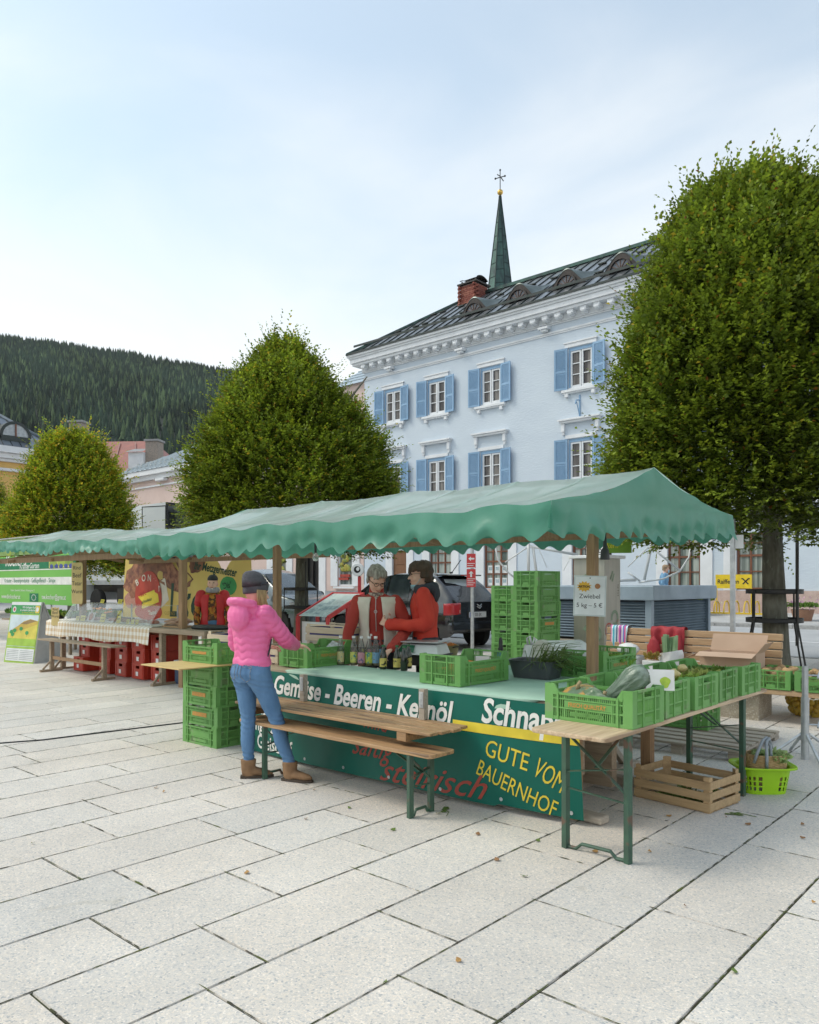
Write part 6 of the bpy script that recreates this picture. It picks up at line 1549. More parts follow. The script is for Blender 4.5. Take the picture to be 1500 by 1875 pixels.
m_denim = M('blue_denim', (0.065, 0.15, 0.28), (0.12, 0.235, 0.40), rough=0.85, scale=3.2, stretch=(1.6, 1.6, 0.7), bump=0.35, bscale=22, lo=0.38, hi=0.66)
m_pinkj = M('pink_quilting', (0.80, 0.155, 0.36), (0.73, 0.13, 0.32), rough=0.42, scale=4, spec=0.5, bump=0.15, bscale=22)
m_suede = M('brown_suede', (0.28, 0.165, 0.085), (0.20, 0.115, 0.06), rough=0.9, scale=14, bump=0.2)
m_sole = M('boot_sole', (0.07, 0.05, 0.035), rough=0.8)
m_knit = M('grey_knit', (0.105, 0.105, 0.115), (0.08, 0.08, 0.088), rough=0.9, scale=20, bump=0.6, bscale=70, bstretch=(1, 1, 3))
m_redf = M('red_fleece', (0.62, 0.055, 0.030), (0.54, 0.04, 0.025), rough=0.8, scale=5, bump=0.25, bscale=9)
m_redf2 = M('dark_red_knit', (0.42, 0.05, 0.035), (0.35, 0.04, 0.03), rough=0.85, scale=5, bump=0.25, bscale=12)
m_redv = M('red_vest', (0.60, 0.03, 0.03), (0.52, 0.02, 0.025), rough=0.5, scale=6, bump=0.2)
m_vest = M('cream_vest', (0.74, 0.69, 0.60), (0.64, 0.59, 0.50), rough=0.8, scale=6, bump=0.3, bscale=14)
m_navy = M('dark_cloth', (0.045, 0.05, 0.065), (0.03, 0.035, 0.045), rough=0.8)
m_eye = M('eye_dark', (0.03, 0.02, 0.015), rough=0.2)
m_lip = M('lips', (0.45, 0.16, 0.13), rough=0.5)
m_specs = M('spectacle_frame', (0.06, 0.035, 0.03), rough=0.3)
m_mask = M('mask_blue', (0.32, 0.55, 0.68), (0.40, 0.62, 0.72), rough=0.8)
def ring_loft(b, rings, n=18, m=None, cap=True, fold=None):
    """rings: (centre, u vector, v vector); closed skin with round ends"""
    vs = []
    for i, (c, u, v) in enumerate(rings):
        c, u, v = Vector(c), Vector(u), Vector(v)
        for j in range(n):
            a = 2 * math.pi * j / n
            f = 1.0
            if fold: f = fold(i, a, c)
            vs.append(c + (u * math.cos(a) + v * math.sin(a)) * f)
    fs = [(i * n + j, i * n + (j + 1) % n, (i + 1) * n + (j + 1) % n, (i + 1) * n + j) for i in range(len(rings) - 1) for j in range(n)]
    if cap: fs.append(tuple(range(n - 1, -1, -1))); fs.append(tuple((len(rings) - 1) * n + j for j in range(n)))
    b.add(vs, fs, m)
def chain(pts, rads, per=0.03):
    """resample a jointed limb with rounded bends"""
    pts = [Vector(p) for p in pts]; out = []; ro = []
    for i in range(len(pts) - 1):
        L = (pts[i + 1] - pts[i]).length; n = max(int(L / per), 2)
        for k in range(n):
            t = k / n
            p0 = pts[max(i - 1, 0)]; p1 = pts[i]; p2 = pts[i + 1]; p3 = pts[min(i + 2, len(pts) - 1)]
            cr = 0.5 * ((2 * p1) + (p2 - p0) * t + (2 * p0 - 5 * p1 + 4 * p2 - p3) * t * t + (3 * p1 - p0 - 3 * p2 + p3) * t ** 3)
            out.append(p1.lerp(p2, t).lerp(cr, 0.45)); ro.append(rads[i] + (rads[i + 1] - rads[i]) * (t * t * (3 - 2 * t)))
    out.append(pts[-1]); ro.append(rads[-1])
    return out, ro
def limb(b, pts, rads, n=14, quilt=None, per=0.03, rnd=True):
    p, r = chain(pts, rads, per)
    if quilt:
        s = 0
        for i in range(len(p)):
            if i: s += (p[i] - p[i - 1]).length
            r[i] *= 1 + quilt[1] * (abs(math.sin(math.pi * s / quilt[0])) - 0.6)
    b.tube(p, r, n)
    if rnd:
        b.blob(p[0], r[0] * 0.99, 12, 8); b.blob(p[-1], r[-1] * 0.99, 12, 8)
def fuse(b, name, mat, parent=None, voxel=0.008, smooth=3, disp=None):
    """melt overlapping shapes into one continuous skin"""
    o = b.build(name, mat, None)
    md = o.modifiers.new('remesh', 'REMESH'); md.mode = 'VOXEL'; md.voxel_size = voxel
    md = o.modifiers.new('smooth', 'SMOOTH'); md.iterations = smooth; md.factor = 0.5
    dg = bpy.context.evaluated_depsgraph_get()
    me = bpy.data.meshes.new_from_object(o.evaluated_get(dg))
    old = o.data; o.modifiers.clear(); o.data = me; bpy.data.meshes.remove(old); me.name = name
    if disp:
        co = np.empty(len(me.vertices) * 3, np.float32); me.vertices.foreach_get('co', co); co = co.reshape(-1, 3)
        nr = np.empty(len(me.vertices) * 3, np.float32); me.vertices.foreach_get('normal', nr); nr = nr.reshape(-1, 3)
        co += nr * disp(co)[:, None]; me.vertices.foreach_set('co', co.ravel()); me.update()
    me.polygons.foreach_set('use_smooth', [True] * len(me.polygons))
    if len(me.materials) == 0: me.materials.append(mat)
    o.parent = parent
    return o
def hand(b, wrist, d, nrm, side, curl=0.5, spread=0.12, s=1.0):
    """palm and five fingers; d along the hand, nrm out of the back of the hand, side +1 when the thumb lies along d x nrm"""
    d = Vector(d).normalized(); nrm = Vector(nrm); nrm = (nrm - d * nrm.dot(d)).normalized(); t = d.cross(nrm) * side
    w0 = Vector(wrist)
    ring_loft(b, [(w0 + d * x * s, t * a * s, nrm * c * s) for x, a, c in ((-0.03, 0.026, 0.021), (0.0, 0.027, 0.018), (0.03, 0.036, 0.017), (0.065, 0.041, 0.015), (0.088, 0.039, 0.012))], 14)
    for k, (o_, L, r) in enumerate(((0.029, 0.072, 0.0088), (0.010, 0.080, 0.0092), (-0.010, 0.074, 0.0088), (-0.029, 0.058, 0.0078))):
        p = w0 + (d * 0.083 + t * o_) * s; dd = (d + t * spread * o_ * 30 * 0.3).normalized(); pts = [p - dd * 0.02 * s]; rr_ = [r * s]
        ang = 0.15 + 0.08 * k
        for seg, f in enumerate((0.45, 0.32, 0.26)):
            ang2 = curl * (0.55 + 0.65 * seg) + 0.06 * k
            q = dd * math.cos(ang2) - nrm * math.sin(ang2); p = p + q * L * f * s; pts.append(p); rr_.append(r * (0.97 - 0.1 * seg) * s)
        b.tube(pts, rr_, 8); b.blob(pts[-1], rr_[-1], 8, 6)
    p = w0 + (d * 0.02 + t * 0.024) * s; q1 = (d * 0.62 + t * 0.7 - nrm * 0.25).normalized(); q2 = (d * 0.85 + t * 0.28 - nrm * 0.4 * (0.5 + curl)).normalized()
    pts = [p, p + q1 * 0.04 * s, p + q1 * 0.04 * s + q2 * 0.033 * s, p + q1 * 0.04 * s + q2 * 0.060 * s]; b.tube(pts, [0.013 * s, 0.0115 * s, 0.010 * s, 0.0085 * s], 8); b.blob(pts[-1], 0.0085 * s, 8, 6)
def head_frame(c, yaw, pitch, roll=0):
    m = Matrix.Rotation(yaw, 3, 'Z') @ Matrix.Rotation(-pitch, 3, 'X') @ Matrix.Rotation(roll, 3, 'Y')
    c = Vector(c)
    return lambda x, y, z: c + m @ Vector((x, y, z))
HEAD = ((-0.118, 0.018, 0.022, 0.060), (-0.108, 0.034, 0.040, 0.050), (-0.085, 0.050, 0.062, 0.030), (-0.05, 0.062, 0.082, 0.012), (-0.015, 0.070, 0.093, 0.002), (0.02, 0.074, 0.098, -0.003), (0.055, 0.073, 0.097, -0.007), (0.085, 0.064, 0.085, -0.010), (0.107, 0.045, 0.060, -0.012), (0.12, 0.015, 0.02, -0.012))
def head(b, hf, s=1.0):
    def P(x, y, z): return hf(x * s, y * s, z * s)
    rings = []
    for z, a, d, oy in HEAD:
        c = P(0, oy, z); rings.append((c, P(a, oy, z) - c, P(0, oy + d, z) - c))
    ring_loft(b, rings, 20)
    ring_loft(b, [(P(0, 0.088, 0.022), P(0.008, 0.088, 0.022) - P(0, 0.088, 0.022), P(0, 0.096, 0.022) - P(0, 0.088, 0.022)), (P(0, 0.104, -0.012), P(0.014, 0.104, -0.012) - P(0, 0.104, -0.012), P(0, 0.117, -0.015) - P(0, 0.104, -0.012)), (P(0, 0.098, -0.032), P(0.017, 0.098, -0.032) - P(0, 0.098, -0.032), P(0, 0.110, -0.034) - P(0, 0.098, -0.032))], 10)
    b.blob(P(0, 0.113, -0.026), 0.0115 * s, 8, 6)
    for sx in (-1, 1):
        b.blob(P(sx * 0.075, -0.008, -0.012), (0.010 * s, 0.017 * s, 0.028 * s), 8, 6)
        b.blob(P(sx * 0.036, 0.062, -0.035), 0.027 * s, 8, 6); b.blob(P(sx * 0.030, 0.082, 0.030), (0.020 * s, 0.010 * s, 0.009 * s), 8, 6)
    b.blob(P(0, 0.084, -0.060), (0.024 * s, 0.014 * s, 0.012 * s), 10, 6); b.blob(P(0, 0.078, -0.098), (0.020 * s, 0.015 * s, 0.014 * s), 8, 6)
def face_parts(root, hf, s=1.0, smile=True):
    def P(x, y, z): return hf(x * s, y * s, z * s)
    for sx in (-1, 1):
        b = MB(); b.blob(P(sx * 0.030, 0.0845, 0.012), (0.011 * s, 0.009 * s, 0.0065 * s), 10, 6); b.build('eye', m_eye, root, smooth=True)
    b = MB(); b.tube([P(-0.024, 0.085, -0.055), P(-0.012, 0.095, -0.061), P(0, 0.099, -0.062), P(0.012, 0.095, -0.061), P(0.024, 0.085, -0.055)], [0.002 * s, 0.005 * s, 0.006 * s, 0.005 * s, 0.002 * s], 7); b.build('mouth', m_lip, root, smooth=True)
def hair_shell(root, hf, mat, s=1.0, front=0.05, nape=-0.06, fr=0.055, thick=0.016, seed=1, fringe=0.0, name='hair'):
    """short hair: thick shell over the cranium, open at the face"""
    b = MB(); nu, nv = 48, 22; V = {}
    zs = np.linspace(-0.10, 0.119, nv + 1)
    def pt(u, v):
        a = 2 * math.pi * u; z = zs[0] + (zs[-1] - zs[0]) * v
        A = np.interp(z, [h[0] for h in HEAD], [h[1] for h in HEAD]); D = np.interp(z, [h[0] for h in HEAD], [h[2] for h in HEAD]); oy = np.interp(z, [h[0] for h in HEAD], [h[3] for h in HEAD])
        if z < -0.02: oy = -0.004; D = 0.085 + 0.2 * (z + 0.02)
        th = thick * (0.9 + 0.5 * noise.noise(Vector((math.cos(a) * 3, math.sin(a) * 3 + seed, z * 22))) + 0.35 * noise.noise(Vector((math.cos(a) * 9, math.sin(a) * 9 + seed, z * 30))))
        tp = max(0, v - 0.8) / 0.2
        return ((A + th) * math.cos(a) * (1 if tp < 1 else 1), oy + (D + th) * math.sin(a), z + th * 0.8 * max(0, v - 0.5) * 2)
    pts = [[pt(i / nu, j / nv) for i in range(nu)] for j in range(nv + 1)]
    flat = [hf(*(q * s for q in p)) for r_ in pts for p in r_]
    fs = []
    for j in range(nv):
        for i in range(nu):
            c = [pts[j][i], pts[j][(i + 1) % nu], pts[j + 1][(i + 1) % nu], pts[j + 1][i]]
            y = sum(p[1] for p in c) / 4; z = sum(p[2] for p in c) / 4; x = abs(sum(p[0] for p in c) / 4)
            line = front + 0.012 * noise.noise(Vector((x * 60, z * 20, seed)))
            if y > 0.015 and z < line + (0.03 - x * 0.3 if fringe == 0 else -fringe * (0.6 + 0.4 * math.sin(x * 60))): continue
            if y <= 0.015 and z < nape + (0.055 if y > -0.035 else 0.0): continue
            fs.append((j * nu + i, j * nu + (i + 1) % nu, (j + 1) * nu + (i + 1) % nu, (j + 1) * nu + i))
    fs.append(tuple(nv * nu + i for i in range(nu)))
    b.add(flat, fs); return b.build(name, mat, root, smooth=True, solid=0.012)
def glasses(root, hf, s=1.0, dz=0.0):
    def P(x, y, z): return hf(x * s, y * s, (z + dz) * s)
    b = MB()
    for sx in (-1, 1):
        b.tube([P(sx * 0.031 + 0.023 * math.cos(a), 0.108 - 0.006 * abs(math.cos(a)), 0.008 + 0.017 * math.sin(a)) for a in np.linspace(0, 2 * math.pi, 16, endpoint=False)], 0.0026, 6, False, closed=True)
        b.tube([P(sx * 0.054, 0.100, 0.012), P(sx * 0.074, 0.05, 0.012), P(sx * 0.078, -0.005, 0.008)], 0.0024, 6)
    b.tube([P(-0.008, 0.110, 0.012), P(0.008, 0.110, 0.012)], 0.002, 6); b.build('glasses', m_specs, root, smooth=True)
def skeleton(H=1.0, lean=(0, 0), twist=0.0):
    """joint table for a standing figure, x right, y forward"""
    s = H / 1.70
    J = dict(hip=(0, 0, 0.90 * s), waist=(lean[0] * 0.3, lean[1] * 0.3, 1.06 * s), chest=(lean[0] * 0.7, lean[1] * 0.7, 1.27 * s), neck=(lean[0], lean[1], 1.43 * s))
    return J, s
def torso_rings(J, s, fat=1.0, sh=0.175, z0=None, depth=1.0):
    hip, wa, ch, nk = (Vector(J[k]) for k in ('hip', 'waist', 'chest', 'neck'))
    prof = [(hip + Vector((0, -0.005, -0.08 * s)), 0.150, 0.105), (hip + Vector((0, -0.01, 0.0)), 0.168, 0.118), (hip.lerp(wa, 0.5), 0.158, 0.110), (wa, 0.140, 0.100), (wa.lerp(ch, 0.5), 0.150, 0.112), (ch, 0.166, 0.122), (ch.lerp(nk, 0.45), sh * 0.98, 0.108), (ch.lerp(nk, 0.72), sh * 0.90, 0.088), (ch.lerp(nk, 0.9), sh * 0.52, 0.07), (nk + Vector((0, 0, 0.01)), 0.06, 0.06)]
    return [(c, (a * s * fat, 0, 0), (0, d * s * fat * depth, 0)) for c, a, d in prof]
def person(label, loc, rz, H, head_yaw=0.0, head_pitch=0.0, lean=(0, 0), legs=None, arms=None, group=None, hands=None, face=True):
    """arms: {'L': (shoulder, elbow, wrist), ...} legs: {'L': (hip, knee, ankle, toe_dir)}"""
    J, s = skeleton(H, lean); b = MB()
    nk = Vector(J['neck']); hc = nk + Vector((0, 0.025 * s + 0.05 * math.sin(head_pitch), 0.135 * s - 0.02 * abs(math.sin(head_pitch))))
    hf = head_frame(hc, head_yaw, head_pitch)
    head(b, hf, s * 1.02)
    limb(b, [nk - Vector((0, 0.01, 0.06)), hc - Vector((0, 0.02, 0.05 * s))], [0.058 * s, 0.052 * s])
    ring_loft(b, torso_rings(J, s, 0.90), 20)
    for k in 'LR':
        S_, E_, W_ = arms[k]; limb(b, [S_, E_, W_], [0.045 * s, 0.037 * s, 0.024 * s])
        hd = hands[k]; hand(b, W_, hd[0], hd[1], hd[2], hd[3] if len(hd) > 3 else 0.5, s=s * 1.0)
        hp, kn, an, td = legs[k]; limb(b, [hp, kn, an], [0.078 * s, 0.05 * s, 0.036 * s])
        an = Vector(an); td = Vector(td).normalized(); limb(b, [an - Vector((0, 0, 0.02)) - td * 0.03, an + td * 0.13 - Vector((0, 0, an.z - 0.035))], [0.036 * s, 0.030 * s])
    o = fuse(b, 'person', m_skin, None, 0.0062, 2)
    o.location = loc; o.rotation_euler = (0, 0, rz)
    tag(o, label, 'person', group)
    if face: face_parts(o, hf, s * 1.02)
    return o, J, s, hf, legs, arms
def wrinkle(k1, amp, seed, zf=1.0):
    def f(co):
        return np.array([amp * noise.noise(Vector((p[0] * k1 + seed, p[1] * k1, p[2] * k1 * zf))) for p in co], np.float32)
    return f
def trousers(root, J, s, legs, mat, fat=1.10, cuff=0.0, voxel=0.0085, slim=1.0):
    b = MB(); rg = torso_rings(J, s, 1.0)[:3]
    top = [(c, (u[0] * 1.06 * min(fat, 1.12), 0, 0), (0, v[1] * 1.08 * min(fat, 1.12), 0)) for c, u, v in rg]; ring_loft(b, top, 22)
    for k in 'LR':
        hp, kn, an, td = (Vector(q) for q in legs[k])
        limb(b, [hp + Vector((0, -0.012, 0.0)), hp.lerp(kn, 0.45) , kn, kn.lerp(an, 0.4) - Vector((0, 0.012, 0)), an + Vector((0, 0, cuff))], [0.098 * s * fat, 0.080 * s * fat * slim, 0.060 * s * fat * slim, 0.056 * s * fat * slim, 0.044 * s * fat * slim], 16)
        b.blob(hp + Vector((0, -0.045 * s, 0.0)), 0.088 * s, 12, 8)
    def f(co):
        out = np.zeros(len(co), np.float32)
        for i, p in enumerate(co):
            z = p[2]; w_ = math.exp(-((z - 0.48 * s) / 0.10) ** 2) + 0.9 * math.exp(-((z - 0.80 * s) / 0.07) ** 2) + 1.1 * math.exp(-((z - 0.16) / 0.09) ** 2)
            out[i] = 0.0035 * w_ * math.sin(z * 150 + 5 * p[0] * 10 + 3 * noise.noise(Vector((p[0] * 8, p[1] * 8, z * 4)))) + 0.003 * noise.noise(Vector((p[0] * 14, p[1] * 14, z * 9)))
        return out
    return fuse(b, 'trousers', mat, root, voxel, 2, f)
def boots(root, legs, s, mat):
    for k in 'LR':
        hp, kn, an, td = (Vector(q) for q in legs[k]); td.z = 0; td.normalize(); sd_ = Vector((td.y, -td.x, 0))
        g = Vector((an.x, an.y, 0)); b = MB()
        ring_loft(b, [(g + Vector((0, 0, z)) + td * o_, sd_ * a, td * c) for z, o_, a, c in ((0.02, 0.0, 0.042, 0.058), (0.07, -0.004, 0.048, 0.060), (0.10, -0.006, 0.054, 0.060), (0.13, -0.005, 0.059, 0.064), (0.158, -0.004, 0.061, 0.066))], 16)
        ring_loft(b, [(g + td * x + Vector((0, 0, z)), sd_ * a, Vector((0, 0, c))) for x, z, a, c in ((-0.055, 0.045, 0.030, 0.03), (-0.02, 0.055, 0.038, 0.045), (0.05, 0.055, 0.042, 0.042), (0.11, 0.045, 0.045, 0.032), (0.165, 0.038, 0.036, 0.024), (0.195, 0.034, 0.016, 0.014))], 16)
        o = fuse(b, 'boot', mat, root, 0.006, 2, wrinkle(22, 0.004, 3))
        q = MB(); ol = [(x, y) for x, y in ((-0.07, -0.03), (-0.07, 0.03), (-0.02, 0.038), (0.06, 0.042), (0.12, 0.046), (0.17, 0.036), (0.205, 0.012), (0.205, -0.012), (0.17, -0.036), (0.12, -0.046), (0.06, -0.042), (-0.02, -0.038))]
        q.prism(ol[::-1], lambda u, v, w_: g + td * u + sd_ * v + Vector((0, 0, 0.004 + w_)), 0.018); q.prism([p for p in ol if p[0] < 0.0][::-1], lambda u, v, w_: g + td * u + sd_ * v * 0.96 + Vector((0, 0, w_)), 0.006); q.build('sole', m_sole, o)
def jacket(root, J, s, arms, mat, name='jacket', fat=1.12, zlow=0.0, quilt=None, sleeves=True, voxel=0.0085, hood=None, sh=0.178, sleeve_r=(0.066, 0.056, 0.046), disp=None, cut=0.03, collar=None, depth=1.0):
    b = MB(); rg = torso_rings(J, s, fat, sh, depth=depth)
    rings = []
    hipz = J['hip'][2]
    for i, (c, u, v) in enumerate(rg[:-1]):
        if c.z < hipz + zlow: continue
        rings.append((c, u, v))
    c0, u0, v0 = rings[0]; rings.insert(0, (Vector((c0.x, c0.y, hipz + zlow)), u0, v0))
    # resample for even rows
    rr_ = []
    for (c, u, v), (c2, u2, v2) in zip(rings[:-1], rings[1:]):
        n = max(int((Vector(c2) - Vector(c)).length / 0.012), 1)
        for k in range(n): t = k / n; rr_.append((Vector(c).lerp(c2, t), Vector(u).lerp(Vector(u2), t), Vector(v).lerp(Vector(v2), t)))
    rr_.append(rings[-1])
    ring_loft(b, rr_, 28)
    if collar: ring_loft(b, [(Vector(J['neck']) + Vector((0, 0.005, z)), (a, 0, 0), (0, a, 0)) for z, a in ((-0.06, 0.085 * s), (0.0, 0.07 * s), (collar, 0.066 * s))], 20)
    for k in 'LR':
        S_, E_, W_ = (Vector(q) for q in arms[k])
        if sleeves: limb(b, [S_, E_, E_.lerp(W_, 1 - cut / max((W_ - E_).length, 0.1))], [sleeve_r[0] * s, sleeve_r[1] * s, sleeve_r[2] * s], 16, None, 0.02)
        else: b.blob(S_ + Vector((0, 0, -0.01)), 0.062 * s, 12, 8)
    if hood: hood(b, J, s)
    return fuse(b, name, mat, root, voxel, 2, disp)
def std_legs(s, L=(-0.10, 0.0), Rr=(0.10, 0.0), toeL=(-0.15, 1, 0), toeR=(0.15, 1, 0), bendL=0.02, bendR=0.02):
    out = {}
    for k, x, f, td, bd in (('L', -0.088, L, toeL, bendL), ('R', 0.088, Rr, toeR, bendR)):
        hp = Vector((x * s, 0, 0.88 * s)); an = Vector((f[0] * s, f[1] * s, 0.085 * s)); kn = hp.lerp(an, 0.5) + Vector((0, bd, 0)); out[k] = (hp, kn, an, Vector(td))
    return out
loc = Vector((-5.29, 3.94, 0)); rz = R(2); inv = Matrix.Rotation(-rz, 3, 'Z')
def to_local(p, loc=loc, inv=inv): return inv @ (Vector(p) - loc)
H = 1.67; s = 1.0
fl = to_local((-5.31, 3.93, 0)); fr_ = to_local((-4.98, 4.10, 0))
legs = std_legs(1.0, (fl.x, fl.y), (fr_.x, fr_.y), (0.65, 0.75, 0), (1.0, 0.35, 0), 0.015, 0.03)
hw = to_local((-5.49, 4.76, 1.035))
SR, SL = Vector((0.175, 0.0, 1.375)), Vector((-0.175, 0.0, 1.375))
wr = to_local((-5.545, 4.63, 1.05))
arms = {'R': (SR, Vector((0.20, 0.20, 1.15)), wr), 'L': (SL, Vector((-0.24, 0.03, 1.10)), Vector((-0.14, 0.25, 1.06)))}
hands = {'R': ((hw - wr), (0.1, 0.1, 1), -1, 0.45), 'L': ((0.6, 0.7, 0.1), (-0.3, 0.2, 1), 1, 0.6)}
o, J, s, hf, legs, arms = person('woman in pink quilted jacket, jeans and grey beanie reaching to the counter', loc, rz, H, R(-12), R(4), (0.0, 0.02), legs, arms, None, hands)
tr = trousers(o, J, s, legs, m_denim, 1.14, 0.055, slim=0.92)
from mathutils.bvhtree import BVHTree
bv = BVHTree.FromPolygons([v.co for v in tr.data.vertices], [tuple(p.vertices) for p in tr.data.polygons])
def on_seat(x, z, e=0.0015): h = bv.ray_cast(Vector((x, -1, z)), Vector((0, 1, 0)))[0]; return (h or Vector((x, -0.1, z))) - Vector((0, e, 0))
m_st = M('denim_stitch', (0.05, 0.10, 0.20), (0.30, 0.30, 0.28), rough=0.9, scale=60)
for sx in (-1, 1):
    b = MB(); pp = [(0.035, 0.955), (0.125, 0.945), (0.130, 0.845), (0.085, 0.818), (0.038, 0.852), (0.035, 0.955)]; q = []
    for (xa, za), (xb, zb) in zip(pp[:-1], pp[1:]): q += [on_seat(sx * (xa + (xb - xa) * t / 6), za + (zb - za) * t / 6) for t in range(6)]
    b.tube(q, 0.0028, 5, False, closed=True); b.tube([on_seat(sx * (0.036 + 0.09 * t / 8), 0.938 - 0.008 * t / 8) for t in range(9)], 0.0025, 5); b.build('back_pocket', m_st, tr)
b = MB(); b.tube([on_seat(0, 0.99 - 0.012 * t) for t in range(12)], 0.003, 5); b.build('seat_seam', m_st, tr)
b = MB()     # back pockets, belt seam
boots(o, legs, s, m_suede)
def hood_pink(b, J, s):
    nk = Vector(J['neck'])
    for k in range(9):
        a = math.pi * (0.0 + k / 8.0); b.blob(nk + Vector((0.115 * math.cos(a), -0.03 - 0.075 * math.sin(a), -0.005 + 0.0 * math.sin(a))), (0.052, 0.052, 0.045), 10, 8)
    b.blob(nk + Vector((0, -0.15, -0.055)), (0.125, 0.075, 0.125), 14, 10); b.tube([nk + Vector((0.12 * math.cos(a), -0.10 - 0.10 * math.sin(a), 0.045 + 0.03 * math.sin(a))) for a in np.linspace(-0.2, math.pi + 0.2, 12)], 0.034, 8); b.blob(nk + Vector((0, -0.10, 0.0)), (0.10, 0.06, 0.05), 14, 10)
    for sx in (-1, 1): b.tube([nk + Vector((sx * 0.10, -0.02, -0.01)), nk + Vector((sx * 0.075, 0.06, -0.03)), nk + Vector((sx * 0.03, 0.10, -0.06))], 0.04, 10)
def quilt_disp(co):
    out = np.zeros(len(co), np.float32)
    for i, p in enumerate(co):
        ang = math.atan2(p[1] - 0.0, p[0])
        arm = abs(p[0]) > 0.17 and p[1] > 0.02 or p[1] > 0.16
        if arm: q = (p[1] * 0.75 - p[2] * 0.55 + 0.012 * math.sin(p[0] * 40)) / 0.052
        else: q = (p[2] + 0.008 * math.sin(ang * 7.0 + p[2] * 5) + 0.02 * noise.noise(Vector((p[0] * 9, p[1] * 9, p[2] * 3)))) / 0.056
        f = abs(math.sin(math.pi * q))
        out[i] = 0.0105 * (0.25 if p[1] < -0.115 and p[2] > 1.22 else 1) * (f ** 0.4 - 0.75) + 0.003 * noise.noise(Vector((p[0] * 25, p[1] * 25, p[2] * 25)))
    return out
jk = jacket(o, J, s, arms, m_pinkj, fat=1.24, zlow=0.055, hood=hood_pink, sleeve_r=(0.078, 0.070, 0.050), voxel=0.0075, disp=quilt_disp, collar=0.03, cut=0.05)
b = MB(); b.tube([Vector((0.172, 0.03, 1.02)), Vector((0.178, 0.05, 1.09)), Vector((0.170, 0.07, 1.16))], 0.006, 6); b.build('zip_pocket', m_navy, jk)
b = MB()
def P(x, y, z): return hf(x * 1.04, y * 1.04, z * 1.04)
rings = []
for z, a, d, oy in ((-0.045, 0.080, 0.100, -0.006), (-0.03, 0.084, 0.106, -0.006), (0.0, 0.083, 0.106, -0.008), (0.03, 0.083, 0.106, -0.010), (0.034, 0.086, 0.108, -0.011), (0.08, 0.082, 0.104, -0.022), (0.115, 0.070, 0.088, -0.035), (0.14, 0.048, 0.062, -0.042), (0.152, 0.015, 0.02, -0.045)):
    z2 = z + (0.055 if z < 0.032 else 0.03)
    c = P(0, oy, z2); rings.append((c, P(a, oy, z2) - c, P(0, oy + d, z2 + (0.02 if z < 0.04 else 0)) - c))
ring_loft(b, rings, 24, fold=lambda i, a, c: 1 + 0.02 * noise.noise(Vector((math.cos(a) * 3, math.sin(a) * 3, i * 0.9))))
b.build('beanie', m_knit, o, smooth=True)
b = MB(); rr = random.Random(2)
for k in range(20):
    a = R(15 + 2.2 * k); x, y = 0.076 * math.cos(a), 0.045 + 0.03 * math.sin(a) - 0.06
    b.tube([P(0.066 + rr.uniform(0, 0.016), -0.03 + 0.004 * k, 0.03), P(0.078 + rr.uniform(0, 0.016), -0.03 + 0.004 * k, -0.05), P(0.085 + rr.uniform(-0.01, 0.02), 0.005 + 0.004 * k, -0.13), P(0.080 + rr.uniform(-0.03, 0.02), 0.045 + 0.004 * k, -0.17 + rr.uniform(-0.05, 0.04))], [0.008, 0.009, 0.007, 0.002], 5)
b.build('hair', m_blond, o, smooth=True)
def facing(px_dir):   # angle so that local +Y looks along world vector
    return math.atan2(-px_dir[0], px_dir[1])
loc = Vector((-5.57, 5.74, 0.03)); rz = facing((0.62, -0.78)); inv = Matrix.Rotation(-rz, 3, 'Z')
def tl(p): return inv @ (Vector(p) - loc)
s = 1.78 / 1.70; legs = std_legs(s)
hl = tl((-5.05, 5.38, 1.00)); hr = tl((-5.70, 5.42, 0.97))
SL, SR = Vector((-0.19, 0.10, 1.41 * 1.0)), Vector((0.19, 0.10, 1.41))
arms = {'L': (SL, Vector((-0.31, 0.12, 1.14)), hl), 'R': (SR, Vector((0.28, 0.12, 1.13)), hr)}
hands = {'L': ((0.5, 0.5, -0.55), (0.3, 0.2, 1), 1, 0.8), 'R': ((-0.1, 0.6, -0.8), (0.3, 0.5, 0.8), -1, 0.6)}
o, J, s, hf, legs, arms = person('older vendor with grey hair, glasses and cream vest looking down at the bottles', loc, rz, 1.78, R(26), R(33), (0.0, 0.11), legs, arms, None, hands)
trousers(o, J, s, legs, m_navy, 1.05, 0.0, voxel=0.012)
jacket(o, J, s, arms, m_redf2, 'sweater', fat=1.06, zlow=0.02, sleeve_r=(0.068, 0.058, 0.046), disp=wrinkle(13, 0.010, 5, 0.6), collar=0.06, cut=0.02)
# open vest: two front panels and back
b = MB(); rg = torso_rings(J, s, 1.21, 0.185)
VOP = 19
def vest_pt(u, v):
    k = 1 + v * 6.2; i = int(k); t = k - i; (c, uu, vv), (c2, u2, v2) = rg[i], rg[min(i + 1, 9)]
    c = Vector(c).lerp(c2, t); a_ = Vector(uu).lerp(Vector(u2), t); d_ = Vector(vv).lerp(Vector(v2), t)
    op = R(VOP + 5 * math.sin(v * 5)); a = math.pi / 2 + op + u * (2 * math.pi - 2 * op)
    f = 1.03 + 0.03 * noise.noise(Vector((u * 9, v * 4, 2)))
    return c + (a_ * math.cos(a) + d_ * math.sin(a)) * f
b.grid(vest_pt, 60, 30); b.build('vest', m_vest, o, smooth=True, solid=0.014)
b = MB(); nk = Vector(J['neck'])
for k in range(10):
    a = 2 * math.pi * k / 10; b.blob(nk + Vector((0.06 * math.cos(a), 0.015 + 0.06 * math.sin(a), -0.015)), (0.028, 0.028, 0.024), 8, 6)
b.blob(nk + Vector((0.0, 0.078, -0.065)), (0.03, 0.018, 0.05), 8, 6)
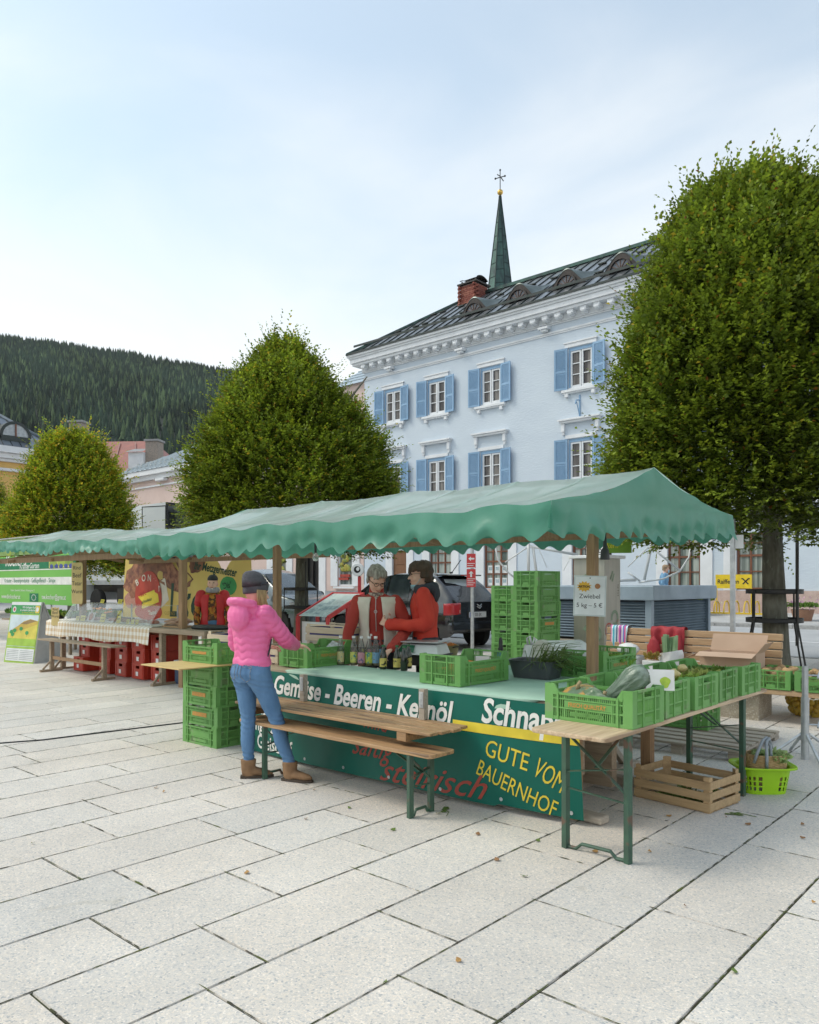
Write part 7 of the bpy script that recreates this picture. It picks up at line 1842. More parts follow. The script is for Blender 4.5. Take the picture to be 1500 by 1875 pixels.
fuse(b, 'scarf', M('patterned_scarf', (0.16, 0.11, 0.10), (0.45, 0.38, 0.32), rough=0.85, scale=40, lo=0.45, hi=0.55), o, 0.007, 2)
b = MB(); ch = Vector(J['chest']); b.tube([nk + Vector((0, 0.10, -0.06)), ch + Vector((0, 0.155, 0.02)), Vector(J['waist']) + Vector((0, 0.142, 0))], 0.004, 6); b.tube([ch + Vector((0.0, 0.165, 0.0)) + Vector((0.014 * math.cos(a), 0, 0.014 * math.sin(a) - 0.02)) for a in np.linspace(0, 6.28, 10, endpoint=False)], 0.003, 5, False, closed=True); b.build('zip', m_galv, o)
hair_shell(o, hf, m_hairg, s * 1.03, front=0.052, nape=-0.075, thick=0.020, seed=3)
glasses(o, hf, s * 1.02, 0.004)
loc = Vector((-5.12, 5.98, 0.05)); rz = facing((-0.80, -0.60)); inv = Matrix.Rotation(-rz, 3, 'Z')
s = 1.80 / 1.70; legs = std_legs(s)
hl = tl((-5.36, 5.62, 1.24)); hr = tl((-5.40, 5.68, 1.27))
SL, SR = Vector((-0.185, 0.02, 1.455)), Vector((0.185, 0.02, 1.455))
arms = {'L': (SL, Vector((-0.25, -0.02, 1.17)), Vector((hl.x - 0.06, hl.y - 0.04, hl.z - 0.03))), 'R': (SR, Vector((0.26, 0.06, 1.18)), Vector((hr.x + 0.05, hr.y - 0.05, hr.z - 0.03)))}
hands = {'L': ((0.55, 0.6, 0.35), (-0.5, 0.3, 0.5), 1, 0.9), 'R': ((-0.5, 0.6, 0.3), (0.5, 0.5, 0.4), -1, 0.8)}
o, J, s, hf, legs, arms = person('smiling vendor with short brown hair, glasses and red fleece in profile', loc, rz, 1.80, R(12), R(3), (0.0, 0.03), legs, arms, None, hands)
trousers(o, J, s, legs, m_navy, 1.05, 0.0, voxel=0.012)
jk = jacket(o, J, s, arms, m_redf, 'fleece_jacket', fat=1.10, zlow=0.0, sleeve_r=(0.076, 0.068, 0.052), disp=wrinkle(11, 0.014, 9, 0.7), collar=0.02, cut=0.02)
b = MB(); nk = Vector(J['neck'])
for k in range(11):
    a = math.pi * (-0.15 + 1.3 * k / 10); b.blob(nk + Vector((0.115 * math.cos(a), -0.005 - 0.105 * math.sin(a), 0.0 + 0.02 * math.sin(a))), (0.05, 0.05, 0.055), 10, 8)
b.blob(nk + Vector((0, -0.12, -0.05)), (0.10, 0.05, 0.09), 12, 8)
fuse(b, 'hood', m_navy, o, 0.008, 2, wrinkle(14, 0.01, 2))
b = MB(); ch = Vector(J['chest']); b.tube([nk + Vector((0, 0.075, 0.03)), ch + Vector((0, 0.150, 0.03)), Vector(J['waist']) + Vector((0, 0.125, 0)), Vector(J['hip']) + Vector((0, 0.14, 0.02))], 0.006, 6); b.build('zip', m_navy, o)
hair_shell(o, hf, m_hairb, s * 1.03, front=0.045, nape=-0.085, thick=0.024, seed=8, fringe=0.02)
glasses(o, hf, s * 1.02, 0.003)
b = MB()
def Pm(x, y, z): return hf(x * s, y * s, z * s)
b.grid(lambda u, v: Pm((u - 0.5) * 0.125, 0.098 - 0.16 * (u - 0.5) ** 2 + 0.012 * math.sin(v * 3.1) - 0.02 * v, -0.088 - 0.055 * v + 0.006 * math.sin(v * 19)), 14, 8)
for sx in (-1, 1): b.tube([Pm(sx * 0.062, 0.055, -0.09), Pm(sx * 0.074, 0.0, -0.02)], 0.002, 5)
b.build('face_mask', m_mask, o, smooth=True)
loc = Vector((-10.72, 7.22, 0.04)); rz = facing((0.80, -0.60)); s = 1.72 / 1.70; legs = std_legs(s)
arms = {'L': (Vector((-0.18, 0, 1.385)), Vector((-0.25, -0.02, 1.12)), Vector((-0.24, 0.08, 0.88))), 'R': (Vector((0.18, 0, 1.385)), Vector((0.25, -0.02, 1.12)), Vector((0.24, 0.08, 0.88)))}
hands = {'L': ((0, 0.25, -1), (-1, 0, 0), 1, 0.5), 'R': ((0, 0.25, -1), (1, 0, 0), -1, 0.5)}
o, J, s, hf, legs, arms = person('woman in red vest, patterned shirt and black cap behind the meat counter', loc, rz, 1.72, R(-6), R(2), (0, 0), legs, arms, None, hands)
trousers(o, J, s, legs, m_denim, 1.05, 0.0, voxel=0.012)
m_floral = M('floral_shirt', (0.10, 0.045, 0.02), (0.50, 0.22, 0.03), rough=0.8, scale=16, lo=0.47, hi=0.53, speck=(19, (0.40, 0.08, 0.02), 0.60))
jacket(o, J, s, arms, m_floral, 'shirt', fat=1.08, zlow=-0.12, sleeve_r=(0.064, 0.056, 0.046), disp=wrinkle(12, 0.008, 4), voxel=0.010)
b = MB(); rg = torso_rings(J, s, 1.2, 0.185)
b.grid(lambda u, v: vest_pt(u, v), 50, 24); b.build('vest', m_redv, o, smooth=True, solid=0.03)
for k in 'LR':
    S_, E_, W_ = (Vector(q) for q in arms[k]); b = MB(); limb(b, [S_ + Vector((0, 0, 0.012)), S_.lerp(E_, 0.45)], [0.086, 0.080], 14); b.build('vest_shoulder', m_redv, o, smooth=True)
b = MB(); nk = Vector(J['neck'])
for k in range(10):
    a = 2 * math.pi * k / 10; b.blob(nk + Vector((0.07 * math.cos(a), 0.02 + 0.07 * math.sin(a), 0.03)), (0.045, 0.045, 0.05), 8, 6)
fuse(b, 'scarf', M('pale_grey_scarf', (0.42, 0.42, 0.43), (0.32, 0.32, 0.34), rough=0.9, scale=14), o, 0.01, 2)
b = MB(); rings = []
for z, a, d, oy in ((0.05, 0.082, 0.104, -0.006), (0.075, 0.084, 0.106, -0.008), (0.10, 0.076, 0.096, -0.012), (0.13, 0.055, 0.07, -0.014), (0.142, 0.02, 0.025, -0.014)):
    c = hf(0, oy, z); rings.append((c, hf(a, oy, z) - c, hf(0, oy + d, z) - c))
ring_loft(b, rings, 20); b.build('cap', m_black, o, smooth=True)
b = MB(); b.grid(lambda u, v: hf((u - 0.5) * 0.11, 0.10 - 0.2 * (u - 0.5) ** 2, -0.075 - 0.03 * v), 10, 4); b.build('chin_visor', m_wplast, o, smooth=True)
p = at_d(1216, HZ, 24.2); loc = Vector((p.x, p.y, rise(p.y) + 0.07)); rz = facing((0.745, 0.55)); s = 1.62 / 1.70; legs = std_legs(s, (-0.10, 0.18), (0.10, -0.16))
arms = {'L': (Vector((-0.175, 0, 1.31)), Vector((-0.23, -0.06, 1.06)), Vector((-0.20, 0.10, 0.87))), 'R': (Vector((0.175, 0, 1.31)), Vector((0.24, -0.10, 1.06)), Vector((0.22, 0.0, 0.84)))}
o, J, s, hf, legs, arms = person('passer-by in blue denim jacket and face mask walking along the house', loc, rz, 1.62, R(0), R(6), (0, 0.03), legs, arms, None, hands)
trousers(o, J, s, legs, m_navy, 1.05, 0.0, voxel=0.014)
jacket(o, J, s, arms, M('light_denim', (0.12, 0.27, 0.45), (0.20, 0.36, 0.52), rough=0.8, scale=7), fat=1.12, zlow=-0.04, sleeve_r=(0.07, 0.06, 0.05), disp=wrinkle(11, 0.012, 7), voxel=0.012)
hair_shell(o, hf, M('sandy_hair', (0.36, 0.25, 0.15), (0.26, 0.18, 0.11), rough=0.6, scale=12), s * 1.03, thick=0.02, seed=5)
b = MB(); b.grid(lambda u, v: hf((u - 0.5) * 0.13, 0.112 - 0.2 * (u - 0.5) ** 2, -0.02 - 0.09 * v), 10, 5); b.build('face_mask', m_mask, o, smooth=True)
A2 = dict(FR=(-8.55, 5.05, 2.17), FL=(-15.2, 5.35, 2.37), RR_=(-8.6, 6.6, 2.42), RL=(-15.0, 6.75, 2.66), BR=(-8.6, 8.1, 2.22), BL=(-15.1, 8.2, 2.42))
ms = empty('market_stall', (-10.6, 6.6, 0), 0, 'meat stall with green awning farther left along the square', 'market stall'); MO = (-10.6, 6.6, 0)
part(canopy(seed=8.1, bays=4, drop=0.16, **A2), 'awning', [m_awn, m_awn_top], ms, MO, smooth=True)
for x, y in ((-10.6, 6.6), (-14.1, 6.68)):
    b = MB(); b.bx(x - 0.05, x + 0.05, y - 0.05, y + 0.05, 0, 2.38); part(b, 'post', m_post, ms, MO, bevel=0.006)
b = MB(); b.bar((-8.75, 6.62, 2.28), (-14.8, 6.74, 2.32), 0.06, 0.08); b.bar((-8.75, 5.25, 2.0), (-14.9, 5.54, 2.02), 0.05, 0.08); b.bar((-8.75, 7.95, 2.06), (-14.9, 8.05, 2.06), 0.05, 0.08)
for x in (-8.8, -10.6, -12.4, -14.1, -14.9): b.bar((x, 5.35, 1.99), (x, 6.65, 2.26), 0.04, 0.05); b.bar((x, 7.9, 2.07), (x, 6.65, 2.26), 0.04, 0.05)
part(b, 'roof_frame', m_post, ms, MO)
b = MB(); boards(b, -15.0, -9.75, 6.46, 7.15, 0.925, 5); b.bar((-11.3, 6.44, 0.885), (-9.75, 6.44, 0.885), 0.03, 0.07); part(b, 'counter_top', m_plank, ms, MO)
for x in (-11.09, -9.9, -14.6):
    b = MB(); b.bx(x - 0.04, x + 0.04, 6.50, 6.58, 0.05, 0.9); b.bx(x - 0.04, x + 0.04, 7.10, 7.17, 0.05, 0.9); b.bx(x - 0.04, x + 0.04, 6.35, 7.3, 0.0, 0.05)
    b.bar((x, 6.38, 0.05), (x, 6.52, 0.22), 0.035); part(b, 'trestle', m_plank, ms, MO, bevel=0.004)
b = MB(); boards(b, -14.75, -11.95, 6.12, 6.40, 0.60, 2); part(b, 'front_shelf', m_plank, ms, MO)
for x in (-14.45, -12.45):
    b = MB(); b.bx(x - 0.032, x + 0.032, 6.23, 6.30, 0.045, 0.575); b.bx(x - 0.03, x + 0.03, 6.05, 6.45, 0.0, 0.045); b.bar((x, 6.10, 0.05), (x, 6.25, 0.2), 0.03); part(b, 'shelf_leg', m_plank, ms, MO, bevel=0.004)
b = MB(); b.bar((-14.42, 6.27, 0.26), (-12.48, 6.27, 0.26), 0.025, 0.06); part(b, 'shelf_rail', m_post, ms, MO)
# checked cloth
m_chk = bpy.data.materials.new('beige_check'); m_chk.use_nodes = True
_n = m_chk.node_tree.nodes; _l = m_chk.node_tree.links; _tc3 = _n.new('ShaderNodeTexCoord'); _sp3 = _n.new('ShaderNodeSeparateXYZ'); _l.new(_tc3.outputs['Object'], _sp3.inputs[0])
def _stripe(sock, f):
    a = _n.new('ShaderNodeMath'); a.operation = 'MULTIPLY'; a.inputs[1].default_value = f; _l.new(sock, a.inputs[0])
    c = _n.new('ShaderNodeMath'); c.operation = 'FRACT'; _l.new(a.outputs[0], c.inputs[0])
    d = _n.new('ShaderNodeMath'); d.operation = 'GREATER_THAN'; d.inputs[1].default_value = 0.5; _l.new(c.outputs[0], d.inputs[0]); return d.outputs[0]
_ad = _n.new('ShaderNodeMath'); _l.new(_stripe(_sp3.outputs[0], 9.0), _ad.inputs[0]); _l.new(_stripe(_sp3.outputs[2], 9.0), _ad.inputs[1])
_rp3 = _n.new('ShaderNodeMapRange'); _rp3.inputs['From Max'].default_value = 2; _l.new(_ad.outputs[0], _rp3.inputs['Value'])
_mx3 = _n.new('ShaderNodeMix'); _mx3.data_type = 'RGBA'; _mx3.inputs[6].default_value = (0.80, 0.77, 0.70, 1); _mx3.inputs[7].default_value = (0.60, 0.44, 0.27, 1); _l.new(_rp3.outputs[0], _mx3.inputs[0]); _l.new(_mx3.outputs[2], _n['Principled BSDF'].inputs['Base Color']); _n['Principled BSDF'].inputs['Roughness'].default_value = 0.85
b = MB()
def chk(u, v):
    X = -15.06 + 3.78 * u
    if v < 0.55: f = 1 - v / 0.55; return (X, 6.425 - 0.02 * f - 0.02 * f * math.sin(u * 40 + math.sin(u * 9)), 0.935 - 0.285 * f - 0.02 * f * math.sin(u * 13))
    return (X, 6.43 + 0.72 * (v - 0.55) / 0.45, 0.936)
b.grid(chk, 90, 12); tag(b.build('checked_tablecloth', m_chk, smooth=True), 'beige checked cloth hanging from the meat counter', 'tablecloth')
# glass guards, cards, meats
for i, (x0, x1) in enumerate(((-14.45, -13.45), (-13.42, -12.55), (-12.5, -11.35))):
    b = MB(); b.add([(x0, 6.46, 0.942), (x1, 6.46, 0.942), (x1, 6.66, 1.25), (x0, 6.66, 1.25)], [(0, 1, 2, 3)])
    o = b.build('glass_guard', M('guard_glass', (0.72, 0.74, 0.74), rough=0.05, alpha=0.24, spec=0.8), solid=0.006); tag(o, ('sloping glass guard at the left of the meat counter', 'middle sloping glass guard of the meat counter', 'sloping glass guard nearest the wooden trestle')[i], 'glass guard')
b = MB(); b.add([(-14.45, 6.67, 1.255), (-11.35, 6.67, 1.255), (-11.35, 7.0, 1.262), (-14.45, 7.0, 1.262)], [(0, 1, 2, 3)]); tag(b.build('glass_shelf', MATS['guard_glass'], solid=0.006), 'flat glass shelf on top of the meat counter guards', 'glass shelf')
for x in (-14.4, -12.9, -11.4):
    b = MB(); b.bar((x, 7.0, 0.937), (x, 7.0, 1.262), 0.02); o = b.build('shelf_prop', m_galv); tag(o, 'thin metal prop under the glass shelf at %s of the meat counter' % {-14.4: 'the left end', -12.9: 'the middle', -11.4: 'the right end'}[x], 'prop')
rr = random.Random(12); cm = M('yellow_card', (0.78, 0.68, 0.10), rough=0.6)
for i, (x, w_, h_, lab) in enumerate(((-14.15, 0.09, 0.08, 'yellow price card at the far left behind the guard'), (-13.95, 0.12, 0.10, 'wide yellow price card left of the packed meat'), (-13.2, 0.12, 0.15, 'slanted yellow card right of the packed meat'), (-12.62, 0.10, 0.22, 'tall yellow card in the middle of the meat counter'), (-12.3, 0.07, 0.08, 'first of three small yellow cards at the right'), (-12.15, 0.07, 0.08, 'middle of three small yellow cards at the right'), (-12.0, 0.07, 0.08, 'last of three small yellow cards at the right'), (-13.6, 0.09, 0.07, 'yellow card standing on the glass shelf'), (-12.95, 0.10, 0.08, 'tilted yellow card on the glass shelf'))):
    b = MB(); b.bx(-w_ / 2, w_ / 2, -0.001, 0.001, 0, h_, 0)
    for k in range(2): b.bx(-w_ * 0.35, w_ * 0.3, -0.0025, -0.0015, h_ * (0.3 + 0.3 * k), h_ * (0.38 + 0.3 * k), 1)
    o = b.build('price_card', [cm, m_ink], loc=(x, 6.60 if 'shelf' not in lab else 6.8, 0.94 if 'shelf' not in lab else 1.265)); o.rotation_euler = (R(-15), R(rr.uniform(-8, 8)), R(15)); tag(o, lab, 'price card')
m_meat = M('meat_red', (0.36, 0.10, 0.07), (0.55, 0.35, 0.28), rough=0.4, scale=16); m_saus = M('sausage', (0.50, 0.33, 0.22), (0.40, 0.25, 0.17), rough=0.45, scale=10, jit=0.15)
for i, x in enumerate((-14.3, -13.65, -13.1, -12.7, -12.3, -11.8)):
    b = MB(); b.bx(-0.16, 0.16, -0.11, 0.11, 0, 0.015, 1)
    for k in range(4): b.blob((-0.1 + 0.07 * k, rr.uniform(-0.03, 0.03), 0.04), (0.05, 0.08, 0.035), 8, 6, 0.3, k + i, m=0)
    o = b.build('meat_tray', [m_meat, m_wplast], smooth=40, loc=(x, 6.78, 0.938)); tag(o, ('meat tray at the far left of the counter', 'meat tray behind the wide yellow card', 'meat tray behind the slanted yellow card', 'meat tray beside the tall yellow card', 'meat tray behind the three small cards', 'meat tray at the right end under glass')[i], 'meat tray')
b = MB(); b.bx(-0.09, 0.09, 0, 0.01, 0, 0.17, 0); b.blob((0, -0.004, 0.085), (0.07, 0.012, 0.07), 10, 6, 0.2, 3, m=1); o = b.build('packed_meat', [m_wplast, m_meat], loc=(-13.62, 6.58, 0.94)); o.rotation_euler = (R(-20), 0, R(10)); tag(o, 'packed sliced meat standing behind the guard', 'packed meat')
b = MB(); b.bx(-11.25, -10.75, 6.62, 6.98, 0.926, 0.948); tag(b.build('cutting_board', m_bench, bevel=0.004), 'wooden board carrying packed sausages', 'board')
for i in range(9):
    b = MB()
    if i == 0: b.tube([(-0.11, 0, 0), (-0.05, 0.01, 0.01), (0.05, 0.01, 0.01), (0.11, 0, 0)], [0.012, 0.024, 0.024, 0.010], 9); sg = b.build('sausage', m_saus, smooth=True); o = sg
    else: o = sg.copy(); C.objects.link(o)
    o.location = (-11.2 + 0.05 * i, 6.78 + rr.uniform(-0.06, 0.06), 0.975 + 0.03 * (i % 3)); o.rotation_euler = (rr.uniform(-0.2, 0.2), rr.uniform(-0.25, 0.1), rr.uniform(0.4, 1.2)); tag(o, 'pale packed sausage on the wooden board', 'sausage', 'sausages on the board')
b = MB(); b.lathe([(0, 0), (0.28, 0), (0.30, 0.02), (0.26, 0.05), (0, 0.065)], n=28, sx=1.25, sy=0.8); tag(b.build('black_dish', m_black, smooth=40, loc=(-10.2, 6.82, 0.93)), 'large black oval dish at the right end of the meat counter', 'dish')
# hanging paper signs
def paper_sign(px, py, Y, w_, h_, lines, label, wavy=False):
    p = on_y(px, py, Y); b = MB()
    q = []
    for k in range(40):
        t = k / 40; a = 2 * math.pi * t; x = w_ / 2 * max(-1, min(1, 1.35 * math.cos(a))); z = h_ / 2 * max(-1, min(1, 1.35 * math.sin(a)))
        f = 1 + (0.05 * math.sin(9 * a) if wavy else 0); q.append((x * f, z * f))
    b.prism(q, lambda u, v, d: (u, d, v), 0.004, 0)
    for k, (tx, sz) in enumerate(lines): b.text(tx, sz, lambda u, v, k=k: (u, -0.003, h_ * 0.33 - k * h_ * 0.19 + v), 1, align='CENTER')
    o = b.build('paper_sign', [M('manila', (0.66, 0.52, 0.24), (0.6, 0.46, 0.2), rough=0.8), m_ink], loc=p); o.rotation_euler = (0, 0, R(20)); return tag(o, label, 'sign')
paper_sign(141, 1068, 6.55, 0.26, 0.76, (('Rind', 0.10), ('Beef', 0.12), ('Tatar', 0.11), ('Wurst', 0.10)), 'long yellowish paper sign hanging on the left meat stall post')
paper_sign(101, 1129, 6.40, 0.19, 0.34, (('Rind', 0.07), ('Beef', 0.08), ('Wurst', 0.07)), 'small scalloped paper sign at the left end of the checked cloth', True)
# red meat crates
def red_crate():
    root = empty('meat_crate', (0, 0, -60)); b = MB(); lx, ly, h = 0.20, 0.30, 0.245; t = 0.012
    for s_ in (-1, 1):
        for (a0, a1, z0, z1) in ((-lx, lx, 0, h - 0.075), (-lx, lx, h - 0.028, h), (-lx, -0.06, h - 0.0745, h - 0.0285), (0.06, lx, h - 0.0745, h - 0.0285)): b.bx(a0, a1, s_ * ly, s_ * (ly - t), z0, z1)
        b.bx(s_ * lx, s_ * (lx - t), -ly + t, ly - t, 0, h)
        for y in (-0.22, 0, 0.22): b.bx(s_ * (lx + 0.006), s_ * lx, y - 0.012, y + 0.012, 0.02, h - 0.02)
        for x in (-0.16, 0.16): b.bx(x - 0.012, x + 0.012, s_ * (ly + 0.006), s_ * ly, 0.02, h - 0.03)
        b.bx(-0.13, 0.13, s_ * (ly + 0.005), s_ * ly, h - 0.095, h - 0.08)
    b.bx(-lx + t, lx - t, -ly + t, ly - t, 0.003, 0.012); b.bx(-lx - 0.006, lx + 0.006, -ly - 0.006, ly + 0.006, h + 0.0005, h + 0.003)
    b.build('body', M('red_crate_plastic', (0.46, 0.045, 0.022), (0.40, 0.035, 0.02), rough=0.4, scale=5, jit=0.1), root)
    b = MB(); b.bx(-0.05, 0.03, -ly - 0.0075, -ly - 0.0065, 0.05, 0.12); b.build('sticker', M('sticker_white', (0.75, 0.75, 0.75), (0.4, 0.4, 0.4), scale=30, lo=0.6, hi=0.66), root)
    return root
rc = red_crate(); first = True
cols = (('first', -13.95, 3, 0.0), ('second', -13.2, 3, 0.02), ('third', -12.55, 3, -0.02), ('fourth', -11.98, 3, -0.02), ('fifth', -11.45, 3, 0.03))
lev = ('lowest', 'middle', 'top')
for nm, x, n, dy in cols:
    for k in range(n):
        o = rc if first else copy_tree(rc); first = False
        o.location = (x + 0.015 * (k % 2), 6.93 + dy - (0.10 if nm == 'first' and k == 0 else 0), 0.033 + 0.249 * k); o.rotation_euler = (0, 0, R(1.5 * (k - 1))); tag(o, '%s red crate in the %s stack from the left under the meat counter' % (lev[k], nm), 'crate', 'red meat crates')
cl = empty('cool_box', (-10.80, 6.95, 0.0), R(2), 'dark blue cool box with pale lid beside the meat stall trestle', 'cool box')
b = MB(); b.bx(-0.30, 0.30, -0.19, 0.19, 0, 0.33); b.build('body', M('cool_blue', (0.02, 0.06, 0.14), rough=0.4), cl, bevel=0.02)
b = MB(); b.bx(-0.31, 0.31, -0.20, 0.20, 0.332, 0.40); b.build('lid', M('cool_lid', (0.55, 0.60, 0.62), rough=0.4), cl, bevel=0.015)
b = MB(); b.tube([(-0.315, -0.1, 0.27), (-0.34, -0.1, 0.31), (-0.34, 0.1, 0.31), (-0.315, 0.1, 0.27)], 0.012, 6); b.build('handle', m_wplast, cl)
# yellow butcher banner
b = MB(); YBN = 8.25; x0, x1 = -15.5, -11.05
def bw(X, z): return YBN + 0.04 * math.sin(X * 2.2 + z * 1.5) + 0.02 * noise.noise(Vector((X * 2, z * 2, 5)))
def topz(X): t = (X - x0) / (x1 - x0); return 2.14 - 0.10 * abs(math.sin(t * 9.4)) + (0.06 if t > 0.97 else 0) - (0.20 * math.exp(-((X + 11.95) / 0.16) ** 2))
b.grid(lambda u, v: (x0 + (x1 - x0) * u, bw(x0 + (x1 - x0) * u, 0.92 + (topz(x0 + (x1 - x0) * u) - 0.92) * v), 0.92 + (topz(x0 + (x1 - x0) * u) - 0.92) * v), 80, 12, 0)
def onb(x, z, rot=0.0, dy=0.006):
    def f(u, v):
        c, s_ = math.cos(rot), math.sin(rot); X = x + u * c - v * s_; Z = z + u * s_ + v * c; return (X, bw(X, Z) - dy, Z)
    return f
def patch(pts, m, dy=0.004):
    n = len(pts); cx, cz = sum(p[0] for p in pts) / n, sum(p[1] for p in pts) / n
    b.add([(cx, bw(cx, cz) - dy, cz)] + [(x, bw(x, z) - dy, z) for x, z in pts], [(0, i + 1, (i + 1) % n + 1) for i in range(n)], m)
def wob(cx, cz, rx, rz_, rot=0, k=0.12, sd=0, n=26): return [(cx + (rx * math.cos(a) * math.cos(rot) - rz_ * math.sin(a) * math.sin(rot)) * (1 + k * noise.noise(Vector((math.cos(a) * 2, math.sin(a) * 2, sd)))), cz + (rx * math.cos(a) * math.sin(rot) + rz_ * math.sin(a) * math.cos(rot)) * (1 + k * noise.noise(Vector((math.cos(a) * 2, math.sin(a) * 2, sd))))) for a in np.linspace(0, 2 * math.pi, n, endpoint=False)]
patch(wob(-14.95, 1.75, 0.55, 0.38, 0.5, 0.3, 1), 4); patch(wob(-15.0, 1.75, 0.50, 0.30, 0.6, 0.4, 2), 5, 0.006); patch(wob(-13.75, 1.85, 0.85, 0.30, -0.25, 0.3, 3), 4); patch(wob(-13.6, 1.80, 0.45, 0.22, -0.5, 0.4, 4), 5, 0.006)
patch(wob(-12.75, 2.0, 0.25, 0.18, 0.2, 0.3, 5), 4); patch([(-14.15, 1.62), (-13.85, 1.75), (-13.75, 1.30), (-14.1, 1.12)], 6); patch([(-13.3, 1.62), (-13.0, 1.5), (-13.35, 1.12)], 6); patch(wob(-15.2, 1.28, 0.26, 0.18, 0, 0.1, 6), 7)
patch(wob(-14.55, 1.38, 0.52, 0.50, 0.3, 0.05, 7), 3, 0.014); patch(wob(-14.55, 1.05, 0.50, 0.18, 0, 0.05, 7), 3, 0.008)
patch([(-14.95, 1.35), (-14.20, 1.52), (-14.15, 1.25), (-14.78, 1.10)], 2, 0.020)
b.text('10% auf', 0.165, onb(-14.90, 1.335, 0.22, 0.026), 3, bold=0.004, wide=0.72); b.text('auf Frischfleisch', 0.085, onb(-14.80, 1.20, 0.22, 0.026), 1, bold=0.002, wide=0.72)
for i, ch_ in enumerate('BONUS'): b.text(ch_, 0.19, onb(-15.0 + 0.20 * i, 1.56 + 0.12 * math.sin(0.9 * i), 0.6 - 0.35 * i, 0.022), 6, bold=0.004)
b.text('Tasse!', 0.12, onb(-14.55, 0.98, 0.1, 0.022), 6, bold=0.003)
b.text('Lucke', 0.92, onb(-13.80, 0.98, 0.03), 1, bold=0.012, shear=0.3, wide=0.92); b.text('Fleischerei', 0.16, onb(-12.75, 0.99, 0.02), 8, bold=0.003)
b.text('Ihr Metzgermeister', 0.21, onb(-12.85, 1.90, -0.12), 1, bold=0.006, shear=0.15, wide=0.80); b.text("'Dis'", 0.16, onb(-11.98, 1.52, 0.1, 0.010), 1, bold=0.003)
patch(wob(-11.8, 1.58, 0.26, 0.17, 0, 0.1, 8), 8, 0.007); b.text('GUSTINO', 0.10, onb(-13.95, 1.0, 0, 0.01), 9)
tag(b.build('butcher_banner', [M('banner_yellow', (0.80, 0.60, 0.17), (0.76, 0.55, 0.15), rough=0.5, scale=2, transl=0.3), M('banner_dark_green', (0.01, 0.06, 0.035)), M('bright_yellow', (0.78, 0.62, 0.05)), M('banner_red', (0.48, 0.05, 0.025)), M('meat_print', (0.14, 0.05, 0.03), (0.32, 0.14, 0.07), scale=5), M('meat_print_light', (0.42, 0.18, 0.09), (0.14, 0.04, 0.03), scale=9), M('cream_print', (0.74, 0.68, 0.58)), M('salami_print', (0.42, 0.18, 0.13), (0.5, 0.26, 0.2), scale=30), M('pig_green', (0.05, 0.36, 0.10)), M('gold_print', (0.5, 0.33, 0.06))], smooth=30), 'yellow butcher banner with meat pictures behind the meat stall', 'banner')
b = MB(); YH = 8.0; x0 = on_y(-140, 1050, YH).x; x1 = on_y(138, 1050, YH).x
z0, z1 = 1.12, 2.31
def hz_(f): return z0 + (z1 - z0) * f
b.bx(x0, x1, YH, YH + 0.01, z0, z1, 0)
b.bx(x0, x1, YH - 0.004, YH - 0.001, hz_(0.72), hz_(0.97), 1); b.bx(x0, x1, YH - 0.004, YH - 0.001, hz_(0.40), hz_(0.55), 2); b.bx(x0, x1, YH - 0.004, YH - 0.001, hz_(0.695), hz_(0.715), 2)
b.bx(x1 - 1.35, x1 - 0.1, YH - 0.007, YH - 0.005, hz_(0.73), hz_(0.96), 4)
W_ = x1 - x0
b.text("Kocher's", 0.36, lambda u, v: (x1 - 3.95 + u, YH - 0.006, hz_(0.80) + v), 2, bold=0.006, shear=0.25); b.text('KräuterGarten', 0.19, lambda u, v: (x1 - 3.05 + u, YH - 0.006, hz_(0.735) + v), 2, bold=0.002, shear=0.15)
b.text('Kräuter - Bienenprodukte - Geflügelfleisch - Sirupe', 0.145, lambda u, v: (x1 - 4.0 + u, YH - 0.006, hz_(0.445) + v), 1, bold=0.001)
b.text('Kocher, Bauernhof, Gärtnerei, Kräutergarten 5', 0.075, lambda u, v: (x1 - 3.6 + u, YH - 0.006, hz_(0.26) + v), 2); b.text('www.biokocher.at', 0.16, lambda u, v: (x1 - 4.2 + u, YH - 0.006, hz_(0.10) + v), 2, bold=0.001); b.text('tee.kocher@gmx.at', 0.16, lambda u, v: (x1 - 1.75 + u, YH - 0.006, hz_(0.11) + v), 2, bold=0.001)
b.bx(x1 - 2.45, x1 - 1.95, YH - 0.006, YH - 0.004, hz_(0.05), hz_(0.22), 1)
for k in range(12): a = 2 * math.pi * k / 12; b.box((x1 - 2.2 + 0.12 * math.cos(a), YH - 0.008, hz_(0.135) + 0.07 * math.sin(a)), (0.025, 0.003, 0.025), None, 2)
for k in range(3): b.blob((x1 - 1.1 + 0.4 * k, YH - 0.008, hz_(0.80) + 0.03 * k), (0.22, 0.004, 0.10), 12, 6, 0.3, k, m=(3, 5, 3)[k])
for k in range(5): b.blob((x1 - 1.2 + 0.25 * k, YH - 0.011, hz_(0.76)), (0.10, 0.004, 0.05), 10, 6, 0.3, k + 4, m=6)
tag(b.build('herb_banner', [M('lime_banner', (0.14, 0.42, 0.06), (0.17, 0.46, 0.08), rough=0.5, scale=1), M('deep_green_print', (0.0, 0.18, 0.07)), m_lwhite, M('olive_print', (0.25, 0.35, 0.05)), M('sun_print', (0.68, 0.60, 0.18)), M('hill_print', (0.35, 0.45, 0.06)), M('blue_print', (0.05, 0.08, 0.3))]), 'light green herb garden banner with white lettering at far left', 'banner')
b = MB(); xl = on_y(-140, 990, YH + 0.4).x; xr = on_y(136, 990, YH + 0.4).x; zt = on_y(100, 979, YH + 0.4).z
b.bx(xl, xr, YH + 0.40, YH + 0.41, zt - 0.45, zt, 0); b.bar((xl, YH + 0.39, zt + 0.01), (xr, YH + 0.39, zt + 0.01), 0.03, m=1)
